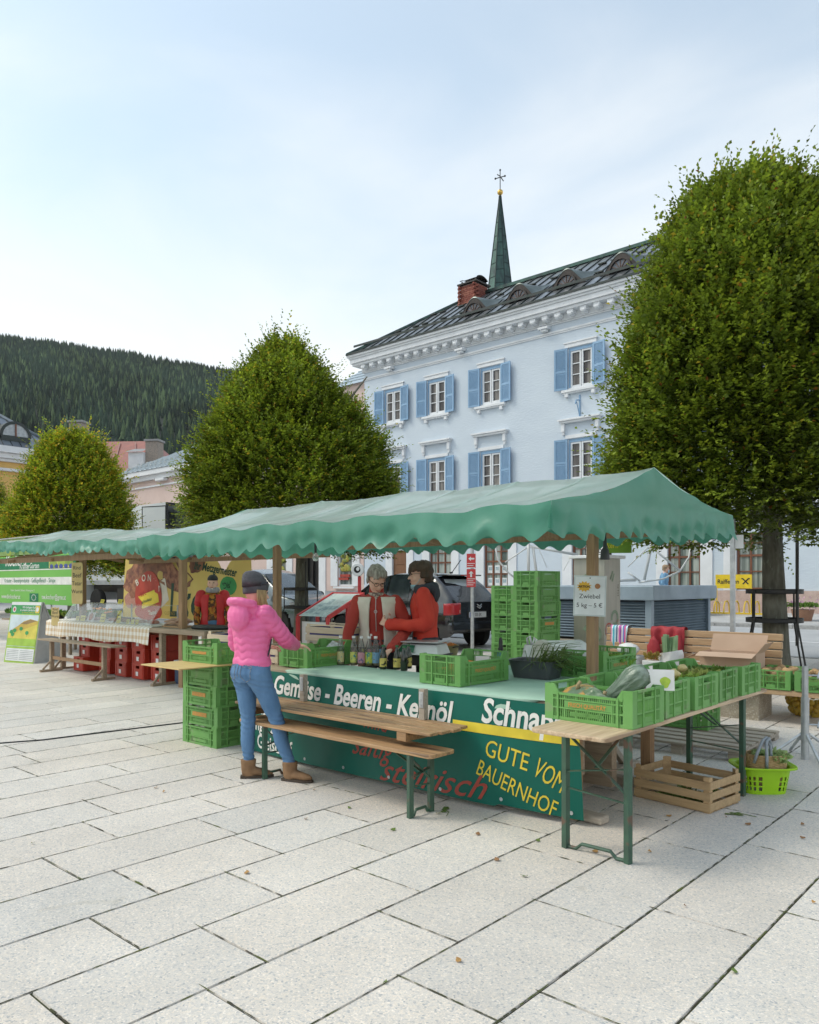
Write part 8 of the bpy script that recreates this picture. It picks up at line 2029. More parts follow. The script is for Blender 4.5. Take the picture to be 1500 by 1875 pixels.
for x in (xr - 0.02, xr - 1.3, xr - 2.6): b.bar((x, YH + 0.43, 0.06), (x, YH + 0.43, zt), 0.03, m=1)
rr = random.Random(31)
for k in range(90): b.blob((rr.uniform(xl, xr), YH + 0.395, zt - rr.uniform(0.05, 0.42)), (rr.uniform(0.06, 0.16), 0.003, rr.uniform(0.04, 0.12)), 8, 5, 0.4, k, m=rr.choice((2, 2, 3, 4)))
tag(b.build('plant_screen', [M('leaf_photo', (0.20, 0.34, 0.08), (0.30, 0.42, 0.16), rough=0.4, scale=9), m_galv, M('leaf_photo_light', (0.42, 0.50, 0.08)), M('leaf_photo_dark', (0.10, 0.24, 0.06)), M('leaf_photo_pale', (0.45, 0.52, 0.35))]), 'printed leaf screen with grey frame above the herb stand', 'screen')
b = MB(); 
for yy in (7.75, 8.35):
    for x in (-19.6, -18.0, -16.95): b.bx(x - 0.03, x + 0.03, yy - 0.03, yy + 0.03, rise(yy) * 0, 0.72)
b.bx(-20.5, -16.8, 7.65, 8.45, 0.722, 0.76); tag(b.build('plant_table', m_plank), 'wooden table of potted herbs under the green banner', 'table')
for i in range(9):
    x = -20.2 + 0.42 * i
    t = empty('potted_herb', (x, 7.85 + 0.1 * (i % 2), 0.762), 0, 'pot of mixed green herbs on the plant table at far left', 'plant', 'potted herbs at the far left stand')
    b = MB(); b.lathe([(0, 0), (0.08, 0), (0.11, 0.14), (0.10, 0.14), (0.095, 0.12), (0, 0.12)], n=14); b.build('pot', M('terracotta_dark', (0.06, 0.05, 0.045), rough=0.7), t, smooth=40)
    lf = leafy('leaves', None, None, (0, 0, 0.12), 170, 0.10, ((0.10, 0.20, 0.04), (0.20, 0.26, 0.05), (0.12, 0.24, 0.08))[i % 3], spread=0.10, seed=40 + i, up=0.8); lf.parent = t
b = MB(); b.bx(-16.9, -14.9, 7.75, 8.15, 0.55, 0.92, 0)
for k in range(5): b.bx(-16.9, -14.9, 7.735, 7.749, 0.58 + 0.07 * k, 0.62 + 0.07 * k, 0)
tag(b.build('plant_trough', M('dark_wicker', (0.05, 0.04, 0.035), (0.09, 0.07, 0.06), rough=0.9, scale=30)), 'dark woven trough of marigolds behind the meat counter', 'trough')
for x in (-16.7, -15.1):
    b = MB(); b.bx(x - 0.04, x + 0.04, 7.85, 7.93, 0.0, 0.549); tag(b.build('trough_support', m_plank), 'post under the %s end of the dark plant trough' % ('left' if x < -16 else 'right'), 'post')
leafy('marigolds', 'marigold plants growing in the dark woven trough', 'plant', (-15.9, 7.9, 0.92), 900, 0.10, (0.13, 0.20, 0.04), spread=0.42, seed=77, up=0.8, flat=0.25)
rr = random.Random(41)
for i in range(14):
    b = MB() if i == 0 else None
    if i == 0: b.blob((0, 0, 0), (0.035, 0.035, 0.018), 10, 6, 0.2, 1); fl_ = b.build('marigold_flower', M('marigold', (0.75, 0.28, 0.02), rough=0.7)); o = fl_
    else: o = fl_.copy(); C.objects.link(o)
    o.location = (-15.9 + rr.uniform(-0.9, 0.9), 7.72 + rr.uniform(-0.06, 0.1), 1.0 + rr.uniform(0, 0.14)); tag(o, 'orange marigold flower in the dark woven trough', 'flower', 'marigold flowers')
# A-board
ab = empty('sandwich_board', (-16.42, 6.55, 0), R(13), 'green and white sandwich board with a landscape poster', 'sandwich board')
b = MB(); w_, h_, tl_ = 0.47, 1.24, 0.17
def front(u, v, d=0.0): return (u, -0.12 + tl_ * v / h_ * 1.1 - d, v)
q = lambda x0, x1, z0, z1, m, d: b.add([front(x0, z0, d), front(x1, z0, d), front(x1, z1, d), front(x0, z1, d)], [(0, 1, 2, 3)], m)
b.add([front(-w_, 0.0), front(w_, 0.0), front(w_, h_), front(-w_, h_)] + [tuple(Vector(front(x, z)) + Vector((0, 0.03, 0))) for x, z in ((-w_, 0), (w_, 0), (w_, h_), (-w_, h_))], [(0, 1, 2, 3), (7, 6, 5, 4), (0, 4, 5, 1), (1, 5, 6, 2), (2, 6, 7, 3), (3, 7, 4, 0)], 0)
q(-w_, w_, 0.0, 1.0, 1, 0.002); q(-w_ + 0.04, w_ - 0.02, 0.05, 0.30, 0, 0.008); q(-w_ + 0.02, w_ - 0.02, 0.34, 0.98, 4, 0.003); q(-w_, w_, 1.0, 1.18, 2, 0.002)
hill = [(-0.45, 0.62), (-0.2, 0.74), (0.0, 0.85), (0.2, 0.90), (0.45, 0.86), (0.45, 0.55), (-0.45, 0.50)]
b.add([front(x, z, 0.004) for x, z in hill], [tuple(range(len(hill) - 1, -1, -1))], 3)
f2 = [(-0.45, 0.60), (0.0, 0.68), (0.45, 0.80), (0.45, 0.35), (-0.45, 0.35)]; b.add([front(x, z, 0.0055) for x, z in f2], [tuple(range(4, -1, -1))], 5)
f3 = [(-0.45, 0.50), (0.45, 0.50), (0.45, 0.35), (-0.45, 0.35)]; b.add([front(x, z, 0.007) for x, z in f3], [tuple(range(3, -1, -1))], 1)
b.add([front(x, z, 0.0055) for x, z in ((-0.1, 0.80), (0.2, 0.895), (0.42, 0.865), (0.1, 0.79))], [(3, 2, 1, 0)], 6)
for k, (x, z) in enumerate(((-0.25, 0.66), (-0.05, 0.70), (-0.35, 0.63), (0.15, 0.62), (-0.3, 0.58))):
    n = 12; b.add([front(x + 0.055 * math.cos(a), z + 0.04 * math.sin(a), 0.009) for a in np.linspace(0, 6.28, n, endpoint=False)], [tuple(range(n))], 2); b.add([front(x - 0.004, z - 0.08, 0.0085), front(x + 0.004, z - 0.08, 0.0085), front(x + 0.004, z - 0.03, 0.0085), front(x - 0.004, z - 0.03, 0.0085)], [(0, 1, 2, 3)], 6)
for k in range(6): q(-w_ + 0.07, -0.03, 0.08 + 0.035 * k, 0.092 + 0.035 * k, 7, 0.011); q(0.01, w_ - 0.05, 0.08 + 0.035 * k, 0.092 + 0.035 * k, 7, 0.011)
b.text('Wir bringen Kultur', 0.062, lambda u, v: front(-0.10 + u, 1.115 + v, 0.006), 0, bold=0.001); b.text('in unsere Landschaft', 0.062, lambda u, v: front(-0.16 + u, 1.06 + v, 0.006), 0, bold=0.001); b.text('für Mensch und Natur', 0.045, lambda u, v: front(-0.10 + u, 1.015 + v, 0.006), 8)
n = 20; b.add([front(-0.35 + 0.055 * math.cos(a), 1.09 + 0.06 * math.sin(a), 0.005) for a in np.linspace(0, 6.28, n, endpoint=False)], [tuple(range(n))], 0); b.add([front(-0.35 + 0.03 * math.cos(a), 1.09 + 0.035 * math.sin(a), 0.008) for a in np.linspace(0, 6.28, n, endpoint=False)], [tuple(range(n))], 9)
q(0.32, 0.45, 1.02, 1.17, 8, 0.006); b.add([front(0.385 + 0.04 * math.cos(a), 1.095 + 0.045 * math.sin(a), 0.009) for a in np.linspace(0, 6.28, n, endpoint=False)], [tuple(range(n))], 0)
b.build('front_panel', [m_wplast, M('poster_lime', (0.36, 0.56, 0.07)), M('poster_green', (0.05, 0.34, 0.10)), M('poster_ochre', (0.62, 0.44, 0.08)), M('poster_sky', (0.62, 0.72, 0.75)), M('poster_yellow', (0.70, 0.60, 0.10)), M('poster_brown', (0.30, 0.20, 0.08)), M('poster_text', (0.4, 0.42, 0.42)), M('poster_gold', (0.75, 0.55, 0.08)), M('poster_red', (0.6, 0.08, 0.08))], ab)
b = MB(); b.add([(x, y, z) for y0, y1 in ((0.0, 0.0),) for x, y, z in ((-w_, 0.66, 0), (w_, 0.66, 0), (w_, 0.105, h_), (-w_, 0.105, h_), (-w_, 0.69, 0), (w_, 0.69, 0), (w_, 0.13, h_), (-w_, 0.13, h_))], [(3, 2, 1, 0), (4, 5, 6, 7), (0, 1, 5, 4), (1, 2, 6, 5), (2, 3, 7, 6), (3, 0, 4, 7)]); b.build('back_panel', M('board_back', (0.52, 0.54, 0.56), rough=0.5), ab)
b = MB(); b.add([(w_ - 0.01, -0.10, 0.02), (w_ - 0.01, 0.64, 0.02), (w_ - 0.01, 0.12, h_ - 0.06)], [(0, 1, 2)]); b.build('side_web', MATS['board_back'], ab, solid=0.004)
tk = empty('delivery_lorry', tuple(at_d(303, HZ, 31.0).xy) + (0.31,), R(0), 'white refrigerated lorry with open rear door behind the meat stall', 'lorry')
b = MB(); tk.scale = (1.1, 1.0, 1.1); m_lw = M('lorry_white', (0.68, 0.71, 0.71), (0.62, 0.65, 0.66), rough=0.35, scale=1.2)
Lk = 6.4
for (a, c, y0, y1, zz0, zz1, m) in ((-Lk, 0.0, 0.0, 0.05, 1.15, 4.15, 0), (-Lk, 0, 2.35, 2.4, 1.15, 4.15, 0), (-Lk, 0, 0.051, 2.349, 4.10, 4.15, 0), (-Lk, 0, 0.051, 2.349, 1.15, 1.22, 0), (-Lk, -Lk + 0.05, 0.051, 2.349, 1.221, 4.099, 0)): b.bx(a, c, y0, y1, zz0, zz1, m)
b.bx(-Lk, 0, -0.012, -0.001, 1.18, 1.32, 1)
b.text('Obst und Gemüse,', 0.36, lambda u, v: (-5.85 + u, -0.006, 1.55 + v), 2, fit=2.35); b.text('kommt nah', 0.36, lambda u, v: (-3.38 + u, -0.006, 1.55 + v), 3, bold=0.006, fit=1.6)
b.blob((-0.55, -0.004, 2.35), (0.10, 0.004, 0.22), 10, 6, m=4); b.bx(-0.85, -0.2, -0.008, -0.001, 1.95, 2.05, 5)
b.build('box_body', [m_lw, M('lorry_grey', (0.40, 0.42, 0.43)), M('lorry_text_green', (0.36, 0.43, 0.40)), M('lorry_text_dark', (0.08, 0.12, 0.10)), M('pear_green', (0.14, 0.36, 0.04)), M('plum_print', (0.12, 0.03, 0.14))], tk)
b = MB(); b.bx(0.003, 0.06, 0.0, 0.09, 1.15, 4.15); b.bx(0.003, 0.06, 2.31, 2.40, 1.15, 4.15); b.bx(0.003, 0.06, 0.091, 2.309, 4.02, 4.15); b.build('rear_frame', m_iron, tk, bevel=0.01)
dd = MB(); dd.bx(0.0, 1.16, -0.05, 0.0, 1.2, 4.02, 0)
for z in (1.2, 4.0): dd.bx(0.0, 1.16, -0.058, 0.008, z, z + 0.03, 1)
for x in (0.0, 1.13): dd.bx(x, x + 0.03, -0.058, 0.008, 1.231, 3.999, 1)
o = dd.build('rear_door', [m_lw, m_iron], tk); o.location = (0.06, -0.02, 0); o.rotation_euler = (0, 0, R(-162))
b = MB(); b.bx(-Lk + 0.06, -0.01, 0.056, 2.344, 1.225, 1.24, 0); b.bx(-2.9, -2.85, 0.06, 2.34, 1.241, 4.09, 0); b.build('cargo_lining', M('cargo_dark', (0.16, 0.17, 0.17), rough=0.6), tk)
b = MB(); b.bx(-Lk, -0.05, 0.5, 1.9, 0.85, 1.149); b.bx(-3.6, -2.7, 0.02, 0.45, 0.45, 1.0); b.bx(-0.1, 0.0, 0.1, 2.3, 0.5, 0.7); b.build('chassis', m_black, tk)
b = MB(); b.bx(-2.65, -1.95, 0.0, 0.4, 0.5, 0.95); b.bx(-2.63, -2.30, -0.012, -0.001, 0.53, 0.92); b.build('side_locker', m_lw, tk, bevel=0.01)
def wheel(parent, x, y, z, r, w_, rim_m, sgn=-1):
    b = MB(); b.lathe([(r * 0.62, -w_ / 2), (r * 0.93, -w_ / 2), (r, -w_ * 0.36), (r, w_ * 0.36), (r * 0.93, w_ / 2), (r * 0.62, w_ / 2)], n=32, axis='Y')
    t = b.build('wheel', M('tyre_rubber', (0.018, 0.018, 0.018), (0.028, 0.027, 0.026), rough=0.85), parent, smooth=40); t.location = (x, y, z)
    b = MB(); f = sgn * w_ * 0.42
    b.lathe([(r * 0.54, f), (r * 0.64, f + sgn * 0.012), (r * 0.64, f - sgn * 0.05), (r * 0.54, f - sgn * 0.05)], n=32, axis='Y')
    for k in range(7): a = 2 * math.pi * k / 7; b.bar((0.05 * math.cos(a), f, 0.05 * math.sin(a)), (r * 0.57 * math.cos(a), f, r * 0.57 * math.sin(a)), r * 0.13, 0.02, (0, 1, 0))
    b.lathe([(0, f + sgn * 0.012), (r * 0.14, f + sgn * 0.01), (r * 0.16, f - sgn * 0.02)], n=16, axis='Y'); b.lathe([(0, f - sgn * 0.045), (r * 0.62, f - sgn * 0.045)], n=20, axis='Y', m=1)
    b.build('rim', [rim_m, m_black], t, smooth=40); return t
m_rim = M('alloy_rim', (0.50, 0.52, 0.53), rough=0.3, metal=0.7)
for x in (-1.15, -5.4):
    for y in (0.16, 2.24): wheel(tk, x, y, 0.48, 0.48, 0.28, m_galv, -1 if y < 1 else 1)
b = MB(); b.tube([(-1.15 + 0.60 * math.cos(a), 0.10, 0.50 + 0.60 * math.sin(a)) for a in np.linspace(0.1, math.pi - 0.1, 14)], 0.05, 6); b.build('mudguard', m_black, tk, smooth=True)
b = MB(); b.add([(-Lk - 1.9, 0.15, 0.5), (-Lk - 0.1, 0.15, 0.5), (-Lk - 0.1, 0.15, 2.9), (-Lk - 1.2, 0.15, 2.9), (-Lk - 1.85, 0.15, 1.7), (-Lk - 1.9, 2.25, 0.5), (-Lk - 0.1, 2.25, 0.5), (-Lk - 0.1, 2.25, 2.9), (-Lk - 1.2, 2.25, 2.9), (-Lk - 1.85, 2.25, 1.7)], [(0, 1, 2, 3, 4), (9, 8, 7, 6, 5), (0, 5, 6, 1), (1, 6, 7, 2), (2, 7, 8, 3), (3, 8, 9, 4), (4, 9, 5, 0)]); b.build('cab', m_lw, tk, bevel=0.05)
m_cblack = M('black_car_paint', (0.012, 0.013, 0.016), (0.014, 0.015, 0.018), rough=0.16, spec=0.6, coat=1.0, scale=1)
m_cgrey = M('grey_car_paint', (0.13, 0.16, 0.18), (0.14, 0.17, 0.19), rough=0.25, metal=0.5, coat=0.8, scale=1)
m_cglass = M('car_glass', (0.045, 0.06, 0.062), (0.03, 0.04, 0.042), rough=0.05, spec=0.8)
m_cglass2 = M('rear_glass', (0.42, 0.46, 0.46), (0.24, 0.27, 0.27), rough=0.08, spec=0.8, scale=1.5, lo=0.4, hi=0.62)
m_tail = M('tail_light_red', (0.50, 0.02, 0.025), (0.42, 0.015, 0.02), rough=0.12, coat=0.8)
m_tail2 = M('tail_light_clear', (0.62, 0.45, 0.45), rough=0.15)
def car_shape(st):
    """stations along x (rear to front): (x, half width, z sill, z belt, z roof or None, half width roof)"""
    xs = [q[0] for q in st]
    def ev(x, k): return float(np.interp(x, xs, [q[k] for q in st]))
    def pt(x, t):
        hw, zs_, zb, zr, hr = (ev(x, k) for k in (1, 2, 3, 4, 5))
        if t <= 0.5:      # sill to belt
            f = t / 0.5; bul = math.sin(math.pi * min(f * 0.9 + 0.08, 1)) ; y = hw * (0.93 + 0.07 * bul) - 0.03 * f ** 3; return (x, y, zs_ + (zb - zs_) * f)
        f = (t - 0.5) / 0.5; y0 = hw * (0.93 + 0.07 * math.sin(math.pi * 0.98)) - 0.03
        if f < 0.72: g = f / 0.72; return (x, y0 + (hr - y0) * (g ** 1.15), zb + (zr - zb) * (math.sin(g * math.pi / 2) ** 0.92) * 0.94)
        g = (f - 0.72) / 0.28; return (x, hr * (1 - g), zb + (zr - zb) * (0.94 + 0.06 * math.sin(g * math.pi / 2)))
    return pt, ev
def car(name, label, loc, rz, st, paint, wheels, r, glass_x, rear=None, plate=None):
    root = empty(name, loc, rz, label, 'car'); pt, ev = car_shape(st)
    x0, x1 = st[0][0], st[-1][0]; nx, ntt = 72, 28
    b = MB()
    ok = lambda x, z: all((x - wx) ** 2 + (z - r) ** 2 > (r * 1.12) ** 2 for wx in wheels)
    for sg in (1, -1):
        V = [[pt(x0 + (x1 - x0) * i / nx, j / ntt) for i in range(nx + 1)] for j in range(ntt + 1)]
        flat = [(x, sg * y, z) for r_ in V for x, y, z in r_]; fs = []
        for j in range(ntt):
            for i in range(nx):
                c = [V[j][i], V[j][i + 1], V[j + 1][i + 1], V[j + 1][i]]
                if j < ntt * 0.4 and not ok(sum(p[0] for p in c) / 4, sum(p[2] for p in c) / 4): continue
                f = (j * (nx + 1) + i, j * (nx + 1) + i + 1, (j + 1) * (nx + 1) + i + 1, (j + 1) * (nx + 1) + i)
                fs.append(f if sg < 0 else f[::-1])
        b.add(flat, fs)
    for xe in (x0, x1):
        ring = [pt(xe, j / ntt) for j in range(ntt + 1)]; poly = [(x, y, z) for x, y, z in ring] + [(x, -y, z) for x, y, z in ring[::-1][1:]]
        b.add(poly, [tuple(range(len(poly))) if xe == x0 else tuple(range(len(poly) - 1, -1, -1))])
    b.build('body', paint, root, smooth=50)
    q = MB(); hw = ev(0, 1)
    q.bx(x0 + 0.25, x1 - 0.25, -hw + 0.12, hw - 0.12, ev(0, 2) - 0.03, ev(0, 2) + 0.35); q.build('underbody', m_black, root)
    # side windows on both flanks: strips between belt and roof
    for sg in (-1, 1):
        for a, c in glass_x:
            g = MB()
            def f(u, v, a=a, c=c, sg=sg):
                x = a + (c - a) * u; p = Vector(pt(x, 0.525 + 0.315 * v)); return (p.x, sg * (p.y + 0.007), p.z)
            g.grid(f, 12, 6); g.build('side_window', m_cglass, root, smooth=True)
    for wx in wheels:
        for sg in (-1, 1): wheel(root, wx, sg * (ev(wx, 1) - 0.10), r, r, 0.20, m_rim, sg)
    return root, pt, ev
# black hatchback, tail towards the camera's right; local x runs from tail (0) forwards, so the car points to world -X
st = [(0.0, 0.72, 0.36, 0.88, 0.95, 0.56), (0.04, 0.79, 0.30, 0.94, 1.01, 0.60), (0.12, 0.83, 0.27, 0.96, 1.09, 0.62), (0.32, 0.845, 0.26, 0.97, 1.30, 0.58), (0.55, 0.85, 0.25, 0.97, 1.46, 0.56), (1.0, 0.855, 0.24, 0.96, 1.52, 0.57), (1.7, 0.855, 0.24, 0.95, 1.53, 0.57), (2.3, 0.855, 0.24, 0.94, 1.44, 0.56), (2.75, 0.85, 0.24, 0.93, 1.16, 0.60), (3.0, 0.845, 0.25, 0.90, 0.99, 0.66), (3.5, 0.82, 0.27, 0.80, 0.88, 0.62), (3.85, 0.72, 0.30, 0.62, 0.70, 0.5), (3.94, 0.58, 0.36, 0.50, 0.54, 0.4)]
cx_, cy_ = -9.95, 13.28
car1, pt, ev = car('parked_car', 'shiny black hatchback parked behind the vendors, tail towards the camera', (cx_, cy_, rise(cy_) - 0.02), R(180 - 2), st, m_cblack, (0.62, 3.12), 0.315, ((0.62, 1.10), (1.16, 1.75), (1.81, 2.45))); car1.scale = (1.07, 1.07, 1.09)
g = MB()
def rg_(u, v):
    t = 0.60 + 0.28 * 0; x = 0.155 + 0.30 * v; w_ = 0.50 - 0.06 * v; zb, zr = ev(x, 3), ev(x, 4); return (x - 0.035, (u - 0.5) * 2 * w_, 1.03 + 0.36 * v)
g.grid(lambda u, v: (0.125 + 0.33 * v ** 0.9 - 0.02 - 0.05 * (1 - (2 * u - 1) ** 2), (u - 0.5) * 2 * (0.60 - 0.10 * v), 1.01 + 0.38 * v), 16, 8); g.build('rear_window', m_cglass2, car1, smooth=True)
g = MB(); g.bx(0.30, 0.62, -0.52, 0.52, 1.455, 1.485); g.bx(0.285, 0.30, -0.14, 0.14, 1.46, 1.48, 1); g.build('spoiler', [m_cblack, m_tail], car1, bevel=0.012)
for sg in (-1, 1):
    g = MB(); g.grid(lambda u, v, sg=sg: (float(np.interp(u, (0, 0.45, 0.65, 1), (-0.008, -0.006, 0.03, 0.15))), sg * float(np.interp(u, (0, 0.45, 0.65, 1), (0.52, 0.71, 0.78, 0.832))), 0.72 + 0.22 * v - 0.02 * u), 10, 6); o = g.build('tail_light', m_tail, car1, smooth=True, solid=0.012)
    h = MB(); h.grid(lambda u, v, sg=sg: (-0.02 + 0.004 * u, sg * (0.54 + 0.14 * u), 0.74 + 0.06 * v), 8, 2); h.build('reversing_lamp', m_tail2, o)
g = MB(); g.bx(-0.035, 0.25, -0.80, 0.80, 0.36, 0.58); g.build('bumper', m_cblack, car1, bevel=0.06)
g = MB(); g.bx(-0.012, 0.05, -0.30, 0.30, 0.63, 0.78, 0); g.bx(-0.03, -0.013, -0.26, 0.26, 0.645, 0.755, 1); g.bx(-0.033, -0.0305, 0.205, 0.258, 0.648, 0.752, 2)
g.text('JU 335 EX', 0.085, lambda u, v: (-0.0335, 0.19 - u, 0.672 + v), 3, wide=0.82, bold=0.001); g.build('number_plate', [m_black, m_wplast, M('plate_blue', (0.02, 0.10, 0.45)), m_ink], car1)
g = MB(); g.tube([(0.75, -0.1, 1.52), (0.5, -0.1, 1.78)], 0.008, 6); g.blob((0.76, -0.1, 1.525), (0.05, 0.03, 0.02), 8, 5); g.build('aerial', m_black, car1)
g = MB(); g.tube([(-0.005, 0.0, 0.90), (-0.02, -0.07, 0.86), (-0.005, -0.14, 0.90)], 0.01, 6); g.tube([(-0.005, 0.0, 0.86), (-0.02, -0.07, 0.82), (-0.005, -0.14, 0.86)], 0.01, 6); g.build('badge', m_galv, car1)
g = MB(); g.bar((0.13, 0.22, 1.04), (0.13, -0.30, 1.06), 0.02); g.build('rear_wiper', m_black, car1)
for sg in (-1, 1): g = MB(); g.blob((2.55, sg * 0.95, 0.98), (0.08, 0.10, 0.07), 12, 8); g.build('wing_mirror', m_cblack, car1, smooth=True)
# grey people carrier further left, nose to the right
st2 = [(0.0, 0.60, 0.40, 0.60, 0.66, 0.45), (0.08, 0.76, 0.32, 0.78, 0.82, 0.55), (0.4, 0.86, 0.28, 0.95, 1.0, 0.70), (1.0, 0.90, 0.26, 1.02, 1.10, 0.74), (1.25, 0.905, 0.25, 1.05, 1.28, 0.70), (1.9, 0.91, 0.25, 1.05, 1.70, 0.62), (2.4, 0.91, 0.25, 1.05, 1.82, 0.62), (3.6, 0.91, 0.25, 1.05, 1.84, 0.62), (4.3, 0.90, 0.27, 1.04, 1.76, 0.60), (4.5, 0.85, 0.32, 0.98, 1.4, 0.6), (4.58, 0.70, 0.4, 0.7, 0.8, 0.5)]
car2, pt2, ev2 = car('parked_car', 'grey people carrier parked behind the middle tree trunk', (-15.15, 13.75, rise(13.75) - 0.02), R(180), st2, m_cgrey, (0.85, 3.75), 0.33, ((1.55, 2.25), (2.32, 3.2), (3.28, 4.1)))
g = MB(); g.grid(lambda u, v: (1.08 + 0.78 * v, (u - 0.5) * 2 * (0.72 - 0.08 * v), 1.10 + 0.56 * v + 0.01), 12, 8); g.build('windscreen', m_cglass, car2, smooth=True)
for sg in (-1, 1):
    g = MB(); g.grid(lambda u, v, sg=sg: (0.10 + 0.42 * u, sg * (0.60 + 0.26 * u ** 0.6), 0.72 + 0.17 * v + 0.05 * u), 8, 4); g.build('headlight', M('headlight_lens', (0.55, 0.58, 0.6), rough=0.08), car2, smooth=True, solid=0.03)
    g = MB(); g.blob((1.45, sg * 1.02, 1.10), (0.10, 0.10, 0.10), 12, 8); g.build('wing_mirror', m_black, car2, smooth=True)
g = MB(); g.bx(-0.02, 0.1, -0.25, 0.25, 0.45, 0.56); g.build('number_plate', m_wplast, car2)
ib = empty('information_board', (-9.35, 8.15, 0.03), 0, 'red framed information lectern with a printed panel by the black car', 'information board')
m_rf = M('red_frame', (0.58, 0.045, 0.05), (0.5, 0.04, 0.04), rough=0.4)
b = MB(); w_ = 0.36; A_ = Vector((0, 0, 1.06)); B_ = Vector((0, 0.78, 1.42))
for s in (-1, 1):
    x = s * w_; b.bar((x, A_.y, A_.z), (x, B_.y, B_.z), 0.04, 0.06); b.bar((x, 0.0, 0), (x, 0.0, 1.06), 0.05, 0.05); b.bar((x, 0.42, 0), (x, 0.42, 1.24), 0.045)
b.bar((-w_, B_.y, B_.z), (w_, B_.y, B_.z), 0.045, 0.05); b.build('frame', m_rf, ib)
b = MB(); nrm = Vector((0, -0.36, 0.78)).normalized()
f = lambda u, v, d=0.0: Vector((-w_ + 0.02 + (2 * w_ - 0.04) * u, 0, 0)) + A_.lerp(B_, v) + nrm * (0.012 + d)
b.add([f(0, 0), f(1, 0), f(1, 1), f(0, 1)], [(0, 1, 2, 3)], 0)
for (u0, u1, v0, v1) in ((0.08, 0.30, 0.12, 0.32), (0.38, 0.62, 0.22, 0.42), (0.30, 0.45, 0.5, 0.72), (0.62, 0.88, 0.30, 0.48), (0.42, 0.6, 0.08, 0.17), (0.1, 0.28, 0.4, 0.55)): b.add([f(u0, v0, 0.003), f(u1, v0, 0.003), f(u1, v1, 0.003), f(u0, v1, 0.003)], [(0, 1, 2, 3)], 1)
for k in range(8): b.add([f(0.5, 0.55 + 0.045 * k, 0.003), f(0.9, 0.55 + 0.045 * k, 0.003), f(0.9, 0.565 + 0.045 * k, 0.003), f(0.5, 0.565 + 0.045 * k, 0.003)], [(0, 1, 2, 3)], 2)
b.build('panel', [M('panel_mint', (0.58, 0.68, 0.64), rough=0.25), M('panel_photo', (0.16, 0.24, 0.24), (0.42, 0.5, 0.48), scale=20), M('panel_text', (0.4, 0.46, 0.45))], ib)
b = MB(); b.bx(-0.32, 0.32, 0.05, 0.07, 0.45, 0.98); b.build('back_sheet', m_wplast, ib)
p = at_d(655, 1043, 13.6); rp_ = empty('round_sign', (p.x, p.y, 0.1), R(30), 'small round white sign with black emblem on a red post', 'sign')
b = MB(); b.bar((0.02, 0.05, 0), (0.02, 0.05, p.z - 0.1 - 0.12), 0.05); b.build('post', m_rf, rp_)
b = MB(); zc = p.z - 0.1
b.lathe([(0, -0.03), (0.105, -0.03), (0.115, -0.02), (0.115, 0.02), (0.105, 0.03), (0, 0.03)], (0, 0, zc), n=28, axis='Y', m=0); b.lathe([(0, -0.032), (0.06, -0.032)], (0, 0, zc), n=20, axis='Y', m=1); b.blob((0.012, -0.034, zc + 0.01), (0.03, 0.002, 0.035), 10, 6, 0.3, 2, m=0); b.tube([(0, 0.03, zc - 0.05), (0.02, 0.05, zc - 0.13)], 0.015, 6, m=1)
b.build('disc', [m_wplast, m_iron], rp_)
p = at_d(865, HZ, 15.4); sp2 = empty('sign_pole', (p.x, p.y, rise(p.y)), R(28), 'grey steel pole with two small red arrow signs before the black car', 'sign')
b = MB(); b.tube([(0, 0, 0), (0, 0, 2.75)], 0.035, 12); b.build('pole', m_galv, sp2, smooth=40)
g0 = rise(p.y)
def zz(py): return EYE + (HZ - py) / FPX * 15.4 - g0
for (ya, yb, arrow) in ((1014, 1040, 'W'), (1042, 1075, 'N')):
    b = MB(); a, c = zz(yb), zz(ya); b.bx(-0.105, 0.075, -0.05, -0.042, a, c, 0); m_ = c - 0.10
    if arrow == 'W': b.add([(x, -0.053, m_ + z) for x, z in ((-0.07, 0), (-0.02, 0.045), (-0.02, 0.016), (0.05, 0.016), (0.05, -0.016), (-0.02, -0.016), (-0.02, -0.045))], [(0, 6, 5, 4, 3, 2, 1)], 1)
    else: b.add([(-0.015 + x, -0.053, m_ + z) for x, z in ((0, 0.06), (0.05, 0.01), (0.018, 0.01), (0.018, -0.06), (-0.018, -0.06), (-0.018, 0.01), (-0.05, 0.01))], [(0, 6, 5, 4, 3, 2, 1)], 1)
    k = 0
    while m_ - 0.09 - 0.04 * k > a + 0.01: b.bx(-0.09, 0.06 - 0.03 * (k % 2), -0.054, -0.0505, m_ - 0.10 - 0.04 * k, m_ - 0.088 - 0.04 * k, 1); k += 1
    b.build('arrow_plate', [m_rf, m_wplast], sp2)
b = MB(); b.bx(0.04, 0.10, -0.01, 0.01, 2.3, 2.75); b.build('blue_plate', M('street_plate', (0.10, 0.22, 0.45)), sp2)
